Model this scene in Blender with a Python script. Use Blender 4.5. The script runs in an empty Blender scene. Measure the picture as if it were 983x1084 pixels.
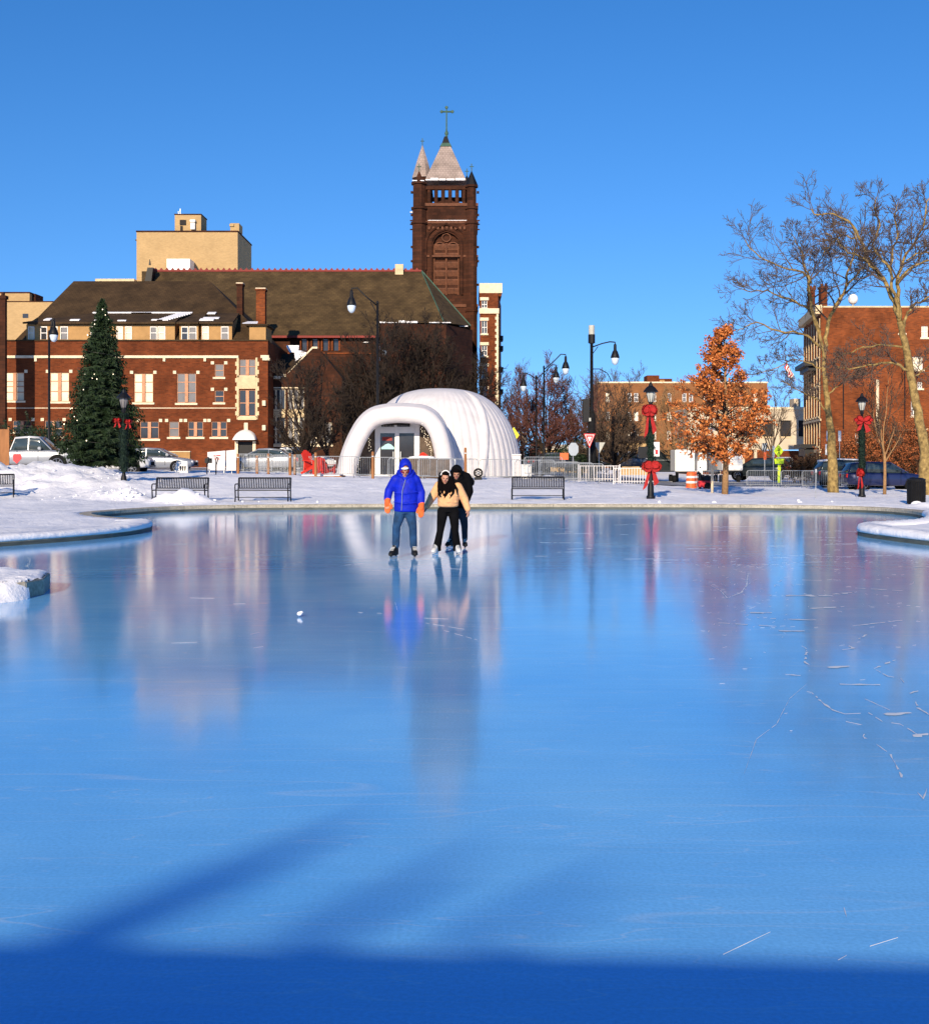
import bpy, bmesh, math, random
import numpy as np
from mathutils import Vector, Matrix, noise
from mathutils.geometry import tessellate_polygon

random.seed(7)
C = bpy.context.scene.collection
PI = math.pi
F = 1300.0                      # focal length in photo pixels; eye 1.8 m above the ice looking along +Y
EYE = 1.8
def X(px, d): return (px - 491.5) / F * d
def Z(py, d): return EYE - (py - 485.0) / F * d
def P(px, py, d): return Vector((X(px, d), d, Z(py, d)))

# ------------------------------------------------------------------ materials
def new_mat(name):
    m = bpy.data.materials.new(name); m.use_nodes = True
    nt = m.node_tree
    return m, nt, nt.nodes["Principled BSDF"]

def mat(name, col, rough=0.7, var=0.25, scale=3.0, bump=0.0, metal=0.0, spec=0.4, col2=None, stretch=(1,1,1), detail=6, fine=None):
    """plain surface with procedural mottling"""
    m, nt, b = new_mat(name)
    N = nt.nodes.new; L = nt.links.new
    b.inputs['Roughness'].default_value = rough
    b.inputs['Metallic'].default_value = metal
    b.inputs['Specular IOR Level'].default_value = spec
    tc = N('ShaderNodeTexCoord'); mp = N('ShaderNodeMapping'); mp.inputs['Scale'].default_value = stretch
    L(tc.outputs['Object'], mp.inputs['Vector'])
    nz = N('ShaderNodeTexNoise'); nz.inputs['Scale'].default_value = scale; nz.inputs['Detail'].default_value = detail
    nz.inputs['Roughness'].default_value = 0.65
    L(mp.outputs[0], nz.inputs['Vector'])
    rp = N('ShaderNodeValToRGB')
    c1 = [max(0, c * (1 - var)) for c in col]
    c2 = list(col2) if col2 else [min(1, c * (1 + var)) for c in col]
    rp.color_ramp.elements[0].position = 0.3; rp.color_ramp.elements[0].color = (*c1, 1)
    rp.color_ramp.elements[1].position = 0.7; rp.color_ramp.elements[1].color = (*c2, 1)
    L(nz.outputs['Fac'], rp.inputs['Fac'])
    out = rp.outputs['Color']
    if fine:
        n2 = N('ShaderNodeTexNoise'); n2.inputs['Scale'].default_value = fine; n2.inputs['Detail'].default_value = 3
        L(mp.outputs[0], n2.inputs['Vector'])
        mx = N('ShaderNodeMix'); mx.data_type = 'RGBA'; mx.blend_type = 'OVERLAY'; mx.inputs[0].default_value = 0.5
        L(out, mx.inputs[6]); L(n2.outputs['Fac'], mx.inputs[7]); out = mx.outputs[2]
    L(out, b.inputs['Base Color'])
    if bump:
        bp = N('ShaderNodeBump'); bp.inputs['Strength'].default_value = bump; bp.inputs['Distance'].default_value = 0.05
        L(nz.outputs['Fac'], bp.inputs['Height']); L(bp.outputs[0], b.inputs['Normal'])
    return m

def brick_mat(name, c1, c2, mortar, w=0.32, h=0.11, patch=0.25):
    """brick courses; u runs along x+y so that it works on every upright wall"""
    m, nt, b = new_mat(name)
    N = nt.nodes.new; L = nt.links.new
    b.inputs['Roughness'].default_value = 0.9; b.inputs['Specular IOR Level'].default_value = 0.15
    tc = N('ShaderNodeTexCoord'); sp = N('ShaderNodeSeparateXYZ'); L(tc.outputs['Object'], sp.inputs[0])
    ad = N('ShaderNodeMath'); ad.operation = 'ADD'; L(sp.outputs[0], ad.inputs[0]); L(sp.outputs[1], ad.inputs[1])
    cb = N('ShaderNodeCombineXYZ'); L(ad.outputs[0], cb.inputs[0]); L(sp.outputs[2], cb.inputs[1])
    br = N('ShaderNodeTexBrick'); L(cb.outputs[0], br.inputs['Vector'])
    br.inputs['Color1'].default_value = (*c1, 1); br.inputs['Color2'].default_value = (*c2, 1)
    br.inputs['Mortar'].default_value = (*mortar, 1)
    br.inputs['Scale'].default_value = 1.0; br.inputs['Mortar Size'].default_value = 0.012
    br.inputs['Brick Width'].default_value = w; br.inputs['Row Height'].default_value = h
    nz = N('ShaderNodeTexNoise'); nz.inputs['Scale'].default_value = 0.45; nz.inputs['Detail'].default_value = 8
    nz.inputs['Roughness'].default_value = 0.7
    L(tc.outputs['Object'], nz.inputs['Vector'])
    mr = N('ShaderNodeMapRange'); mr.inputs[1].default_value = 0.3; mr.inputs[2].default_value = 0.7
    mr.inputs[3].default_value = 1 - patch; mr.inputs[4].default_value = 1 + patch
    L(nz.outputs['Fac'], mr.inputs[0])
    vm = N('ShaderNodeVectorMath'); vm.operation = 'SCALE'; L(br.outputs['Color'], vm.inputs[0]); L(mr.outputs[0], vm.inputs['Scale'])
    L(vm.outputs[0], b.inputs['Base Color'])
    bp = N('ShaderNodeBump'); bp.inputs['Strength'].default_value = 0.3; bp.inputs['Distance'].default_value = 0.02
    L(br.outputs['Fac'], bp.inputs['Height']); bp.invert = True; bp.inputs['Strength'].default_value = .12; L(bp.outputs[0], b.inputs['Normal'])
    return m

def shingle_mat(name, c1, c2, row=0.3, snow=0.0):
    m, nt, b = new_mat(name)
    N = nt.nodes.new; L = nt.links.new
    b.inputs['Roughness'].default_value = 0.85; b.inputs['Specular IOR Level'].default_value = 0.2
    tc = N('ShaderNodeTexCoord')
    br = N('ShaderNodeTexBrick'); sp = N('ShaderNodeSeparateXYZ'); L(tc.outputs['Object'], sp.inputs[0])
    ad = N('ShaderNodeMath'); ad.operation = 'ADD'; L(sp.outputs[1], ad.inputs[0]); L(sp.outputs[2], ad.inputs[1])
    cb = N('ShaderNodeCombineXYZ'); L(sp.outputs[0], cb.inputs[0]); L(ad.outputs[0], cb.inputs[1])
    L(cb.outputs[0], br.inputs['Vector'])
    br.inputs['Scale'].default_value = 1; br.inputs['Brick Width'].default_value = row; br.inputs['Row Height'].default_value = row
    br.inputs['Mortar Size'].default_value = 0.02
    br.inputs['Color1'].default_value = (*c1, 1); br.inputs['Color2'].default_value = (*c2, 1)
    br.inputs['Mortar'].default_value = (*[c * 0.55 for c in c1], 1)
    nz = N('ShaderNodeTexNoise'); nz.inputs['Scale'].default_value = 0.7; nz.inputs['Detail'].default_value = 8
    L(tc.outputs['Object'], nz.inputs['Vector'])
    mr = N('ShaderNodeMapRange'); mr.inputs[1].default_value = 0.3; mr.inputs[2].default_value = 0.7
    mr.inputs[3].default_value = 0.65; mr.inputs[4].default_value = 1.3
    L(nz.outputs['Fac'], mr.inputs[0])
    vm = N('ShaderNodeVectorMath'); vm.operation = 'SCALE'; L(br.outputs['Color'], vm.inputs[0]); L(mr.outputs[0], vm.inputs['Scale'])
    L(vm.outputs[0], b.inputs['Base Color'])
    return m

def emit_mat(name, col, s):
    m, nt, b = new_mat(name)
    b.inputs['Base Color'].default_value = (*col, 1)
    b.inputs['Emission Color'].default_value = (*col, 1); b.inputs['Emission Strength'].default_value = s
    return m

M = {}
M['brick'] = brick_mat('red_brick', (0.165, 0.038, 0.011), (0.098, 0.022, 0.007), (0.115, 0.046, 0.022), patch=0.42)
M['brick_dark'] = brick_mat('brown_stone', (0.066, 0.023, 0.012), (0.036, 0.014, 0.008), (0.025, 0.013, 0.009), 0.6, 0.3, patch=0.45)
M['brick_orange'] = brick_mat('orange_brick', (0.23, 0.056, 0.014), (0.13, 0.032, 0.010), (0.14, 0.06, 0.03), patch=0.5)
M['brick_brown'] = brick_mat('tan_brown_brick', (0.26, 0.105, 0.035), (0.20, 0.075, 0.027), (0.22, 0.12, 0.06), patch=0.2)
M['brick_yellow'] = brick_mat('yellow_brick', (0.48, 0.32, 0.15), (0.41, 0.27, 0.125), (0.38, 0.27, 0.15), patch=0.1)
M['stone'] = mat('cream_limestone', (0.62, 0.47, 0.28), 0.8, 0.2, 2.0)
M['stone_lt'] = mat('pale_stone_trim', (0.72, 0.60, 0.42), 0.8, 0.15, 3.0)
M['stucco'] = mat('ochre_stucco', (0.40, 0.23, 0.09), 0.9, 0.15, 1.5)
M['cream'] = mat('cream_render', (0.54, 0.45, 0.33), 0.85, 0.1, 0.6)
M['roof'] = shingle_mat('brown_roof_shingle', (0.062, 0.037, 0.017), (0.045, 0.027, 0.013), 0.35)
M['roof_green'] = shingle_mat('mossy_slate', (0.088, 0.056, 0.024), (0.060, 0.038, 0.017), 0.4)
M['roof_pink'] = shingle_mat('pinkish_slate', (0.33, 0.26, 0.23), (0.28, 0.22, 0.19), 0.35)
M['ridge_red'] = mat('red_ridge_tile', (0.20, 0.022, 0.015), 0.7)
M['copper'] = mat('green_copper', (0.045, 0.10, 0.07), 0.6)
M['snow'] = None
M['black'] = mat('black_painted_metal', (0.006, 0.0065, 0.009), 0.5, 0.3, 6, spec=0.25)
M['black_matte'] = mat('black_rubber', (0.012, 0.012, 0.013), 0.9, 0.3, 6, spec=.1)
M['galv'] = mat('galvanised_steel', (0.42, 0.44, 0.45), 0.45, 0.25, 5, metal=0.6)
M['white_paint'] = mat('white_paint', (0.78, 0.77, 0.74), 0.5, 0.06, 2)
M['vinyl'] = mat('white_inflatable_vinyl', (0.66, 0.63, 0.63), 0.5, 0.10, 1.2, bump=0.25)
M['dark_in'] = mat('dark_interior', (0.015, 0.012, 0.012), 0.8)
def glass(name, col, rough=0.08):
    m, nt, b = new_mat(name)
    nz = nt.nodes.new('ShaderNodeTexNoise'); nz.inputs['Scale'].default_value = 1.3
    tc = nt.nodes.new('ShaderNodeTexCoord'); nt.links.new(tc.outputs['Object'], nz.inputs['Vector'])
    rp = nt.nodes.new('ShaderNodeValToRGB')
    rp.color_ramp.elements[0].color = (*[c * .6 for c in col], 1); rp.color_ramp.elements[1].color = (*[min(1, c * 1.4) for c in col], 1)
    nt.links.new(nz.outputs['Fac'], rp.inputs['Fac']); nt.links.new(rp.outputs['Color'], b.inputs['Base Color'])
    b.inputs['Roughness'].default_value = rough; b.inputs['Specular IOR Level'].default_value = 0.6
    bp = nt.nodes.new('ShaderNodeBump'); bp.inputs['Strength'].default_value = 0.04
    nt.links.new(nz.outputs['Fac'], bp.inputs['Height']); nt.links.new(bp.outputs[0], b.inputs['Normal'])
    return m
M['glass'] = glass('dark_window_glass', (0.035, 0.035, 0.04))
M['glass_grey'] = glass('grey_window_glass', (0.16, 0.15, 0.15), 0.2)
M['blind'] = mat('pale_window_blind', (0.74, 0.64, 0.46), 0.5, 0.18, 1.2)
M['carglass'] = glass('car_glass', (0.03, 0.045, 0.05), 0.05)
M['frame_pink'] = mat('terracotta_mullion', (0.50, 0.24, 0.13), 0.7)
M['bark'] = mat('brown_bark', (0.085, 0.055, 0.035), 0.9, 0.4, 8, 0.5)
M['bark_dark'] = mat('dark_bark', (0.026, 0.016, 0.010), 0.9, 0.4, 8, 0.5)
M['bark_red'] = mat('reddish_twig_bark', (0.12, 0.045, 0.035), 0.9, 0.35, 8)
M['bark_tan'] = mat('tan_bark', (0.30, 0.17, 0.075), 0.9, 0.3, 8, 0.4)
M['syc'] = mat('mottled_sycamore_bark', (0.19, 0.115, 0.04), 0.85, 0.6, 4.0, 0.3, col2=(0.42, 0.29, 0.10), fine=10)
M['twig'] = mat('grey_brown_twig', (0.105, 0.072, 0.055), 0.9, 0.35, 6)
M['needle'] = mat('spruce_needles', (0.016, 0.036, 0.012), 0.7, 0.4, 3)
M['needle2'] = mat('spruce_needles_light', (0.024, 0.050, 0.015), 0.7, 0.4, 3)
M['leaf1'] = mat('rust_leaf', (0.42, 0.115, 0.022), 0.7, 0.3, 5)
M['leaf2'] = mat('orange_leaf', (0.62, 0.21, 0.05), 0.7, 0.3, 5)
M['leaf3'] = mat('brown_leaf', (0.22, 0.06, 0.018), 0.8, 0.3, 5)
M['red_fabric'] = mat('red_ribbon', (0.32, 0.006, 0.006), 0.75, 0.45, 9, .4)
M['garland'] = mat('green_garland', (0.006, 0.022, 0.014), 0.8, 0.5, 30)
M['wood'] = mat('weathered_post_wood', (0.30, 0.13, 0.05), 0.85, 0.3, 4, 0.2, stretch=(1,1,.2))
M['red_plastic'] = mat('red_chair_plastic', (0.62, 0.03, 0.012), 0.45, 0.12, 3)
M['orange'] = mat('orange_plastic', (0.75, 0.13, 0.03), 0.5, 0.1, 3)
M['yellow'] = mat('yellow_sign', (0.80, 0.66, 0.02), 0.45, 0.05)
M['lime'] = mat('lime_sign', (0.62, 0.85, 0.02), 0.45, 0.05)
M['red_sign'] = mat('red_sign', (0.65, 0.02, 0.03), 0.45, 0.05)
M['sign_back'] = mat('grey_sign_back', (0.32, 0.37, 0.42), 0.5, 0.1)
M['hedge'] = mat('winter_shrub_brown', (0.09, 0.045, 0.02), 0.9, 0.5, 6)
M['ivy'] = mat('orange_brown_shrub', (0.34, 0.10, 0.03), 0.9, 0.4, 6)

# ------------------------------------------------------------------ mesh builder
class MB:
    def __init__(s): s.v = []; s.f = []; s.mi = []; s.cur = 0
    def add(s, vs, fs):
        o = len(s.v); s.v.extend([tuple(v) for v in vs]); s.f.extend([tuple(i + o for i in f) for f in fs]); s.mi.extend([s.cur] * len(fs))
        return s
    def box(s, x0, x1, y0, y1, z0, z1):
        vs = [(x, y, z) for z in (z0, z1) for y in (y0, y1) for x in (x0, x1)]
        return s.add(vs, [(0,2,3,1),(4,5,7,6),(0,1,5,4),(2,6,7,3),(0,4,6,2),(1,3,7,5)])
    def cbox(s, c, sx, sy, sz, R=None):
        vs = [Vector(((i & 1) - .5) for _ in (0,)) if False else Vector((((i & 1) - .5) * sx, ((i >> 1 & 1) - .5) * sy, ((i >> 2) - .5) * sz)) for i in range(8)]
        if R is not None: vs = [R @ v for v in vs]
        vs = [v + Vector(c) for v in vs]
        return s.add(vs, [(0,2,3,1),(4,5,7,6),(0,1,5,4),(2,6,7,3),(0,4,6,2),(1,3,7,5)])
    def quad(s, a, b, c, d): return s.add([a, b, c, d], [(0,1,2,3)])
    def poly(s, pts): return s.add(pts, [tuple(range(len(pts)))])
    def prism(s, pts, vec):
        """polygon (3-D points) swept along vec"""
        n = len(pts); vec = Vector(vec); a = [Vector(p) for p in pts]; b = [p + vec for p in a]
        fs = [tuple(range(n))[::-1], tuple(range(n, 2 * n))] + [(i, (i + 1) % n, n + (i + 1) % n, n + i) for i in range(n)]
        return s.add(a + b, fs)
    def tube(s, pts, rad, n=6, cap=True):
        pts = [Vector(p) for p in pts]
        if not hasattr(rad, '__len__'): rad = [rad] * len(pts)
        vs = []; prev = None
        for i, p in enumerate(pts):
            t = (pts[min(i + 1, len(pts) - 1)] - pts[max(i - 1, 0)])
            if t.length < 1e-9: t = Vector((0, 0, 1))
            t.normalize()
            if prev is None:
                a = Vector((0, 0, 1)) if abs(t.z) < 0.9 else Vector((1, 0, 0))
                u = t.cross(a).normalized()
            else:
                u = (prev - t * prev.dot(t))
                u = u.normalized() if u.length > 1e-6 else t.orthogonal().normalized()
            prev = u; w = t.cross(u)
            for k in range(n):
                a = 2 * PI * k / n
                vs.append(p + (u * math.cos(a) + w * math.sin(a)) * rad[i])
        fs = [(i * n + k, i * n + (k + 1) % n, (i + 1) * n + (k + 1) % n, (i + 1) * n + k) for i in range(len(pts) - 1) for k in range(n)]
        if cap and n > 2: fs += [tuple(range(n))[::-1], tuple((len(pts) - 1) * n + k for k in range(n))]
        return s.add(vs, fs)
    def lathe(s, prof, n=12, c=(0, 0, 0)):
        """prof: (radius, z) list"""
        vs = []
        for r, z in prof:
            for k in range(n):
                a = 2 * PI * k / n + PI / n
                vs.append((c[0] + r * math.cos(a), c[1] + r * math.sin(a), c[2] + z))
        fs = [(i * n + k, i * n + (k + 1) % n, (i + 1) * n + (k + 1) % n, (i + 1) * n + k) for i in range(len(prof) - 1) for k in range(n)]
        fs += [tuple(range(n))[::-1], tuple((len(prof) - 1) * n + k for k in range(n))]
        return s.add(vs, fs)
    def ell(s, c, rx, ry, rz, n=10, m=7, R=None):
        vs = []; c = Vector(c)
        for i in range(m + 1):
            th = PI * i / m
            for k in range(n):
                a = 2 * PI * k / n
                v = Vector((rx * math.sin(th) * math.cos(a), ry * math.sin(th) * math.sin(a), -rz * math.cos(th)))
                if R is not None: v = R @ v
                vs.append(c + v)
        fs = [(i * n + k, i * n + (k + 1) % n, (i + 1) * n + (k + 1) % n, (i + 1) * n + k) for i in range(m) for k in range(n)]
        return s.add(vs, fs)
    def loft(s, rings, cap=True):
        n = len(rings[0]); vs = [v for r in rings for v in r]
        fs = [(i * n + k, i * n + (k + 1) % n, (i + 1) * n + (k + 1) % n, (i + 1) * n + k) for i in range(len(rings) - 1) for k in range(n)]
        if cap: fs += [tuple(range(n))[::-1], tuple((len(rings) - 1) * n + k for k in range(n))]
        return s.add(vs, fs)
    def mesh(s, name, mats, off=(0, 0, 0), smooth=False):
        me = bpy.data.meshes.new(name)
        ox, oy, oz = off
        me.from_pydata([(x - ox, y - oy, z - oz) for x, y, z in s.v], [], s.f)
        if not isinstance(mats, (list, tuple)): mats = [mats]
        for m in mats: me.materials.append(m)
        if len(mats) > 1: me.polygons.foreach_set('material_index', s.mi)
        if smooth: me.polygons.foreach_set('use_smooth', [True] * len(me.polygons))
        me.update()
        return me
    def build(s, name, mats, parent=None, world=False, smooth=False, fix=True, bevel=0):
        off = (0, 0, 0)
        if world and parent is not None:
            p = parent
            while p.parent: p = p.parent
            off = p.location
        me = s.mesh(name, mats, off, smooth)
        if fix and len(s.v) < 60000:
            bm = bmesh.new(); bm.from_mesh(me)
            bmesh.ops.remove_doubles(bm, verts=bm.verts, dist=1e-5)
            bmesh.ops.recalc_face_normals(bm, faces=bm.faces)
            if bevel:
                es = [e for e in bm.edges if len(e.link_faces) == 2 and e.calc_face_angle(0) > 0.6]
                bmesh.ops.bevel(bm, geom=es, offset=bevel, segments=2, affect='EDGES', clamp_overlap=True)
            bm.to_mesh(me); bm.free()
        o = bpy.data.objects.new(name, me); C.objects.link(o)
        if parent is not None: o.parent = parent
        return o

def tag(o, label, cat, group=None, kind=None):
    o['label'] = label; o['category'] = cat
    if group: o['group'] = group
    if kind: o['kind'] = kind
    return o
def thing(name, label, cat, loc=(0, 0, 0), rz=0, group=None):
    o = bpy.data.objects.new(name, None); C.objects.link(o); o.location = loc; o.rotation_euler = (0, 0, rz)
    return tag(o, label, cat, group)
def copy_tree(o, parent=None):
    c = o.copy(); C.objects.link(c); c.parent = parent
    for ch in list(o.children): copy_tree(ch, c)
    return c
def place(proto, first, label, loc, rz=0, sc=None):
    o = proto if first else copy_tree(proto)
    o.location = loc; o.rotation_euler = (0, 0, rz); o['label'] = label
    if sc: o.scale = sc
    return o
def struct(mb, name, m, **k):
    o = mb.build(name, m, **k); o['kind'] = 'structure'; return o

# ------------------------------------------------------------------ snow and ice materials
def snow_mat():
    m, nt, b = new_mat('snow')
    N = nt.nodes.new; L = nt.links.new
    tc = N('ShaderNodeTexCoord')
    n1 = N('ShaderNodeTexNoise'); n1.inputs['Scale'].default_value = 2.2; n1.inputs['Detail'].default_value = 9; n1.inputs['Roughness'].default_value = 0.65
    L(tc.outputs['Object'], n1.inputs['Vector'])
    n2 = N('ShaderNodeTexNoise'); n2.inputs['Scale'].default_value = 0.35; n2.inputs['Detail'].default_value = 6
    L(tc.outputs['Object'], n2.inputs['Vector'])
    rp = N('ShaderNodeValToRGB'); rp.color_ramp.elements[0].position = 0.32; rp.color_ramp.elements[0].color = (0.76, 0.76, 0.79, 1)
    rp.color_ramp.elements[1].position = 0.62; rp.color_ramp.elements[1].color = (0.90, 0.89, 0.91, 1)
    L(n2.outputs['Fac'], rp.inputs['Fac']); L(rp.outputs['Color'], b.inputs['Base Color'])
    bp = N('ShaderNodeBump'); bp.inputs['Strength'].default_value = 0.55; bp.inputs['Distance'].default_value = 0.12
    L(n1.outputs['Fac'], bp.inputs['Height']); L(bp.outputs[0], b.inputs['Normal'])
    b.inputs['Roughness'].default_value = 0.75; b.inputs['Specular IOR Level'].default_value = 0.25
    return m
M['snow'] = snow_mat()

def ice_mat():
    m, nt, b = new_mat('ice')
    N = nt.nodes.new; L = nt.links.new
    tc = N('ShaderNodeTexCoord')
    big = N('ShaderNodeTexNoise'); big.inputs['Scale'].default_value = 0.22; big.inputs['Detail'].default_value = 6; big.inputs['Roughness'].default_value = 0.6
    L(tc.outputs['Object'], big.inputs['Vector'])
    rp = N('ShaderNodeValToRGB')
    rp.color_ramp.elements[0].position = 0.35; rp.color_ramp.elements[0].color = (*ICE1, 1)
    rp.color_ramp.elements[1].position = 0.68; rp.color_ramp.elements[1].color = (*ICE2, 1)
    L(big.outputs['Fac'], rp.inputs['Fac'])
    # resurfacing streaks: long thin noise across the ice
    mp = N('ShaderNodeMapping'); mp.inputs['Scale'].default_value = (0.6, 5.0, 1); mp.inputs['Rotation'].default_value = (0, 0, 0.10)
    L(tc.outputs['Object'], mp.inputs['Vector'])
    st = N('ShaderNodeTexNoise'); st.inputs['Scale'].default_value = 1.0; st.inputs['Detail'].default_value = 8; st.inputs['Roughness'].default_value = 0.7
    L(mp.outputs[0], st.inputs['Vector'])
    mp2 = N('ShaderNodeMapping'); mp2.inputs['Scale'].default_value = (5, 0.5, 1); mp2.inputs['Rotation'].default_value = (0, 0, 0.9)
    L(tc.outputs['Object'], mp2.inputs['Vector'])
    st2 = N('ShaderNodeTexNoise'); st2.inputs['Scale'].default_value = 1.6; st2.inputs['Detail'].default_value = 7
    L(mp2.outputs[0], st2.inputs['Vector'])
    mr = N('ShaderNodeMapRange'); mr.inputs[1].default_value = 0.3; mr.inputs[2].default_value = 0.7; mr.inputs[3].default_value = 0.96; mr.inputs[4].default_value = 1.05
    L(st.outputs['Fac'], mr.inputs[0])
    vm = N('ShaderNodeVectorMath'); vm.operation = 'SCALE'; L(rp.outputs['Color'], vm.inputs[0]); L(mr.outputs[0], vm.inputs['Scale'])
    # fine skate scratches: thin bright lines from stretched, rotated noise (three directions)
    prev = vm.outputs[0]
    for k, (ang, sc, thr) in enumerate(((0.25, 1.0, 0.008), (-0.5, 0.8, 0.007), (1.25, 0.9, 0.006), (0.7, 2.2, 0.008), (-1.0, 2.6, 0.008), (2.1, 3.4, 0.009))):
        mpk = N('ShaderNodeMapping'); mpk.inputs['Rotation'].default_value = (0, 0, ang); mpk.inputs['Location'].default_value = (k * 7.3, k * 3.1, 0)
        mpk.inputs['Scale'].default_value = (0.16 * sc, 1.3 * sc, 1)
        L(tc.outputs['Object'], mpk.inputs['Vector'])
        nn = N('ShaderNodeTexNoise'); nn.inputs['Scale'].default_value = 1.7; nn.inputs['Detail'].default_value = 1.5
        L(mpk.outputs[0], nn.inputs['Vector'])
        s1 = N('ShaderNodeMath'); s1.operation = 'SUBTRACT'; L(nn.outputs['Fac'], s1.inputs[0]); s1.inputs[1].default_value = 0.5
        s2 = N('ShaderNodeMath'); s2.operation = 'ABSOLUTE'; L(s1.outputs[0], s2.inputs[0])
        s3 = N('ShaderNodeMapRange'); s3.inputs[1].default_value = 0.0; s3.inputs[2].default_value = thr; s3.inputs[3].default_value = 1.0; s3.inputs[4].default_value = 0.0
        L(s2.outputs[0], s3.inputs[0])
        gate = N('ShaderNodeTexNoise'); gate.inputs['Scale'].default_value = 0.7; gate.inputs['Detail'].default_value = 4
        L(mpk.outputs[0], gate.inputs['Vector'])
        g2 = N('ShaderNodeMapRange'); g2.inputs[1].default_value = 0.48; g2.inputs[2].default_value = 0.7; g2.inputs[3].default_value = 0; g2.inputs[4].default_value = 0.35
        L(gate.outputs['Fac'], g2.inputs[0])
        mu = N('ShaderNodeMath'); mu.operation = 'MULTIPLY'; L(s3.outputs[0], mu.inputs[0]); L(g2.outputs[0], mu.inputs[1])
        mx = N('ShaderNodeMix'); mx.data_type = 'RGBA'; L(mu.outputs[0], mx.inputs[0]); L(prev, mx.inputs[6]); mx.inputs[7].default_value = (0.6, 0.68, 0.74, 1)
        prev = mx.outputs[2]
    gr = N('ShaderNodeTexNoise'); gr.inputs['Scale'].default_value = 55; gr.inputs['Detail'].default_value = 4; L(tc.outputs['Object'], gr.inputs['Vector'])
    gm_ = N('ShaderNodeMapRange'); gm_.inputs[1].default_value = .3; gm_.inputs[2].default_value = .7; gm_.inputs[3].default_value = .9; gm_.inputs[4].default_value = 1.1; L(gr.outputs['Fac'], gm_.inputs[0])
    vg = N('ShaderNodeVectorMath'); vg.operation = 'SCALE'; L(prev, vg.inputs[0]); L(gm_.outputs[0], vg.inputs['Scale'])
    L(vg.outputs[0], b.inputs['Base Color'])
    rr = N('ShaderNodeMapRange'); rr.inputs[1].default_value = 0.3; rr.inputs[2].default_value = 0.7
    rr.inputs[3].default_value = ICE_R0; rr.inputs[4].default_value = ICE_R1
    ad = N('ShaderNodeMath'); ad.operation = 'ADD'; L(st.outputs['Fac'], ad.inputs[0]); L(big.outputs['Fac'], ad.inputs[1])
    hf = N('ShaderNodeMath'); hf.operation = 'MULTIPLY'; hf.inputs[1].default_value = 0.5; L(ad.outputs[0], hf.inputs[0])
    L(hf.outputs[0], rr.inputs[0]); L(rr.outputs[0], b.inputs['Roughness'])
    b.inputs['IOR'].default_value = 1.5; b.inputs['Specular IOR Level'].default_value = 0.5
    bp = N('ShaderNodeBump'); bp.inputs['Strength'].default_value = 0.05; bp.inputs['Distance'].default_value = 0.02
    L(st2.outputs['Fac'], bp.inputs['Height']); L(bp.outputs[0], b.inputs['Normal'])
    return m
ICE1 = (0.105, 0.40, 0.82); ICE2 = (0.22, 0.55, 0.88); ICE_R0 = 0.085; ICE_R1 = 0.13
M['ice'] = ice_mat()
M['kerb'] = mat('kerb_concrete', (0.36, 0.32, 0.25), 0.85, 0.25, 2.5, 0.2, fine=20)
M['kerb_dark'] = mat('wet_kerb_concrete', (0.075, 0.085, 0.075), 0.6, 0.4, 2.0, 0.2, stretch=(1, 1, 6))
# ------------------------------------------------------------------ rink outline (world x, y), anticlockwise
def crom(pts, n=5):
    out = []
    for i in range(len(pts)):
        p0, p1, p2, p3 = (np.array(pts[(i + k) % len(pts)], float) for k in (-1, 0, 1, 2))
        for j in range(n):
            t = j / n
            out.append(tuple(0.5 * ((2 * p1) + (-p0 + p2) * t + (2 * p0 - 5 * p1 + 4 * p2 - p3) * t * t + (-p0 + 3 * p1 - 3 * p2 + p3) * t ** 3)))
    return out
OUT = [(0, 0.9), (6, 1.2), (11, 3.5), (13, 9), (12.4, 16), (10.6, 22), (9.6, 25.2), (9.25, 27), (9.15, 28.4), (9.55, 29.5), (10.4, 30.2),
       (11.6, 31.4), (12.7, 33.8), (13.6, 36.5), (13.8, 38.8), (13.0, 40.9), (10.8, 42.1), (7, 42.9), (0.3, 43.1), (-6.3, 42.6), (-9.4, 41.2), (-10.6, 38.9),
       (-11.0, 36.4), (-10.0, 34.2), (-8.7, 32.7), (-7.95, 31.2), (-7.75, 29.8), (-7.9, 28.2), (-8.5, 26.6), (-9.5, 24.9), (-10.9, 23), (-12, 20.6),
       (-11.8, 17), (-11.2, 13), (-10, 8), (-8, 2.4)]
OL = crom(OUT, 5)
OLA = np.array(OL)
def signed_dist(Xg, Yg):
    """distance to the rink outline, positive on the land side"""
    best = np.full(Xg.shape, 1e9); ins = np.zeros(Xg.shape, bool)
    n = len(OL)
    for i in range(n):
        ax, ay = OL[i]; bx, by = OL[(i + 1) % n]
        dx, dy = bx - ax, by - ay; l2 = dx * dx + dy * dy + 1e-12
        t = np.clip(((Xg - ax) * dx + (Yg - ay) * dy) / l2, 0, 1)
        d = np.hypot(Xg - ax - t * dx, Yg - ay - t * dy)
        best = np.minimum(best, d)
        c = ((ay > Yg) != (by > Yg)) & (Xg < dx * (Yg - ay) / (dy if abs(dy) > 1e-12 else 1e-12) + ax)
        ins ^= c
    return np.where(ins, -best, best)

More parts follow.
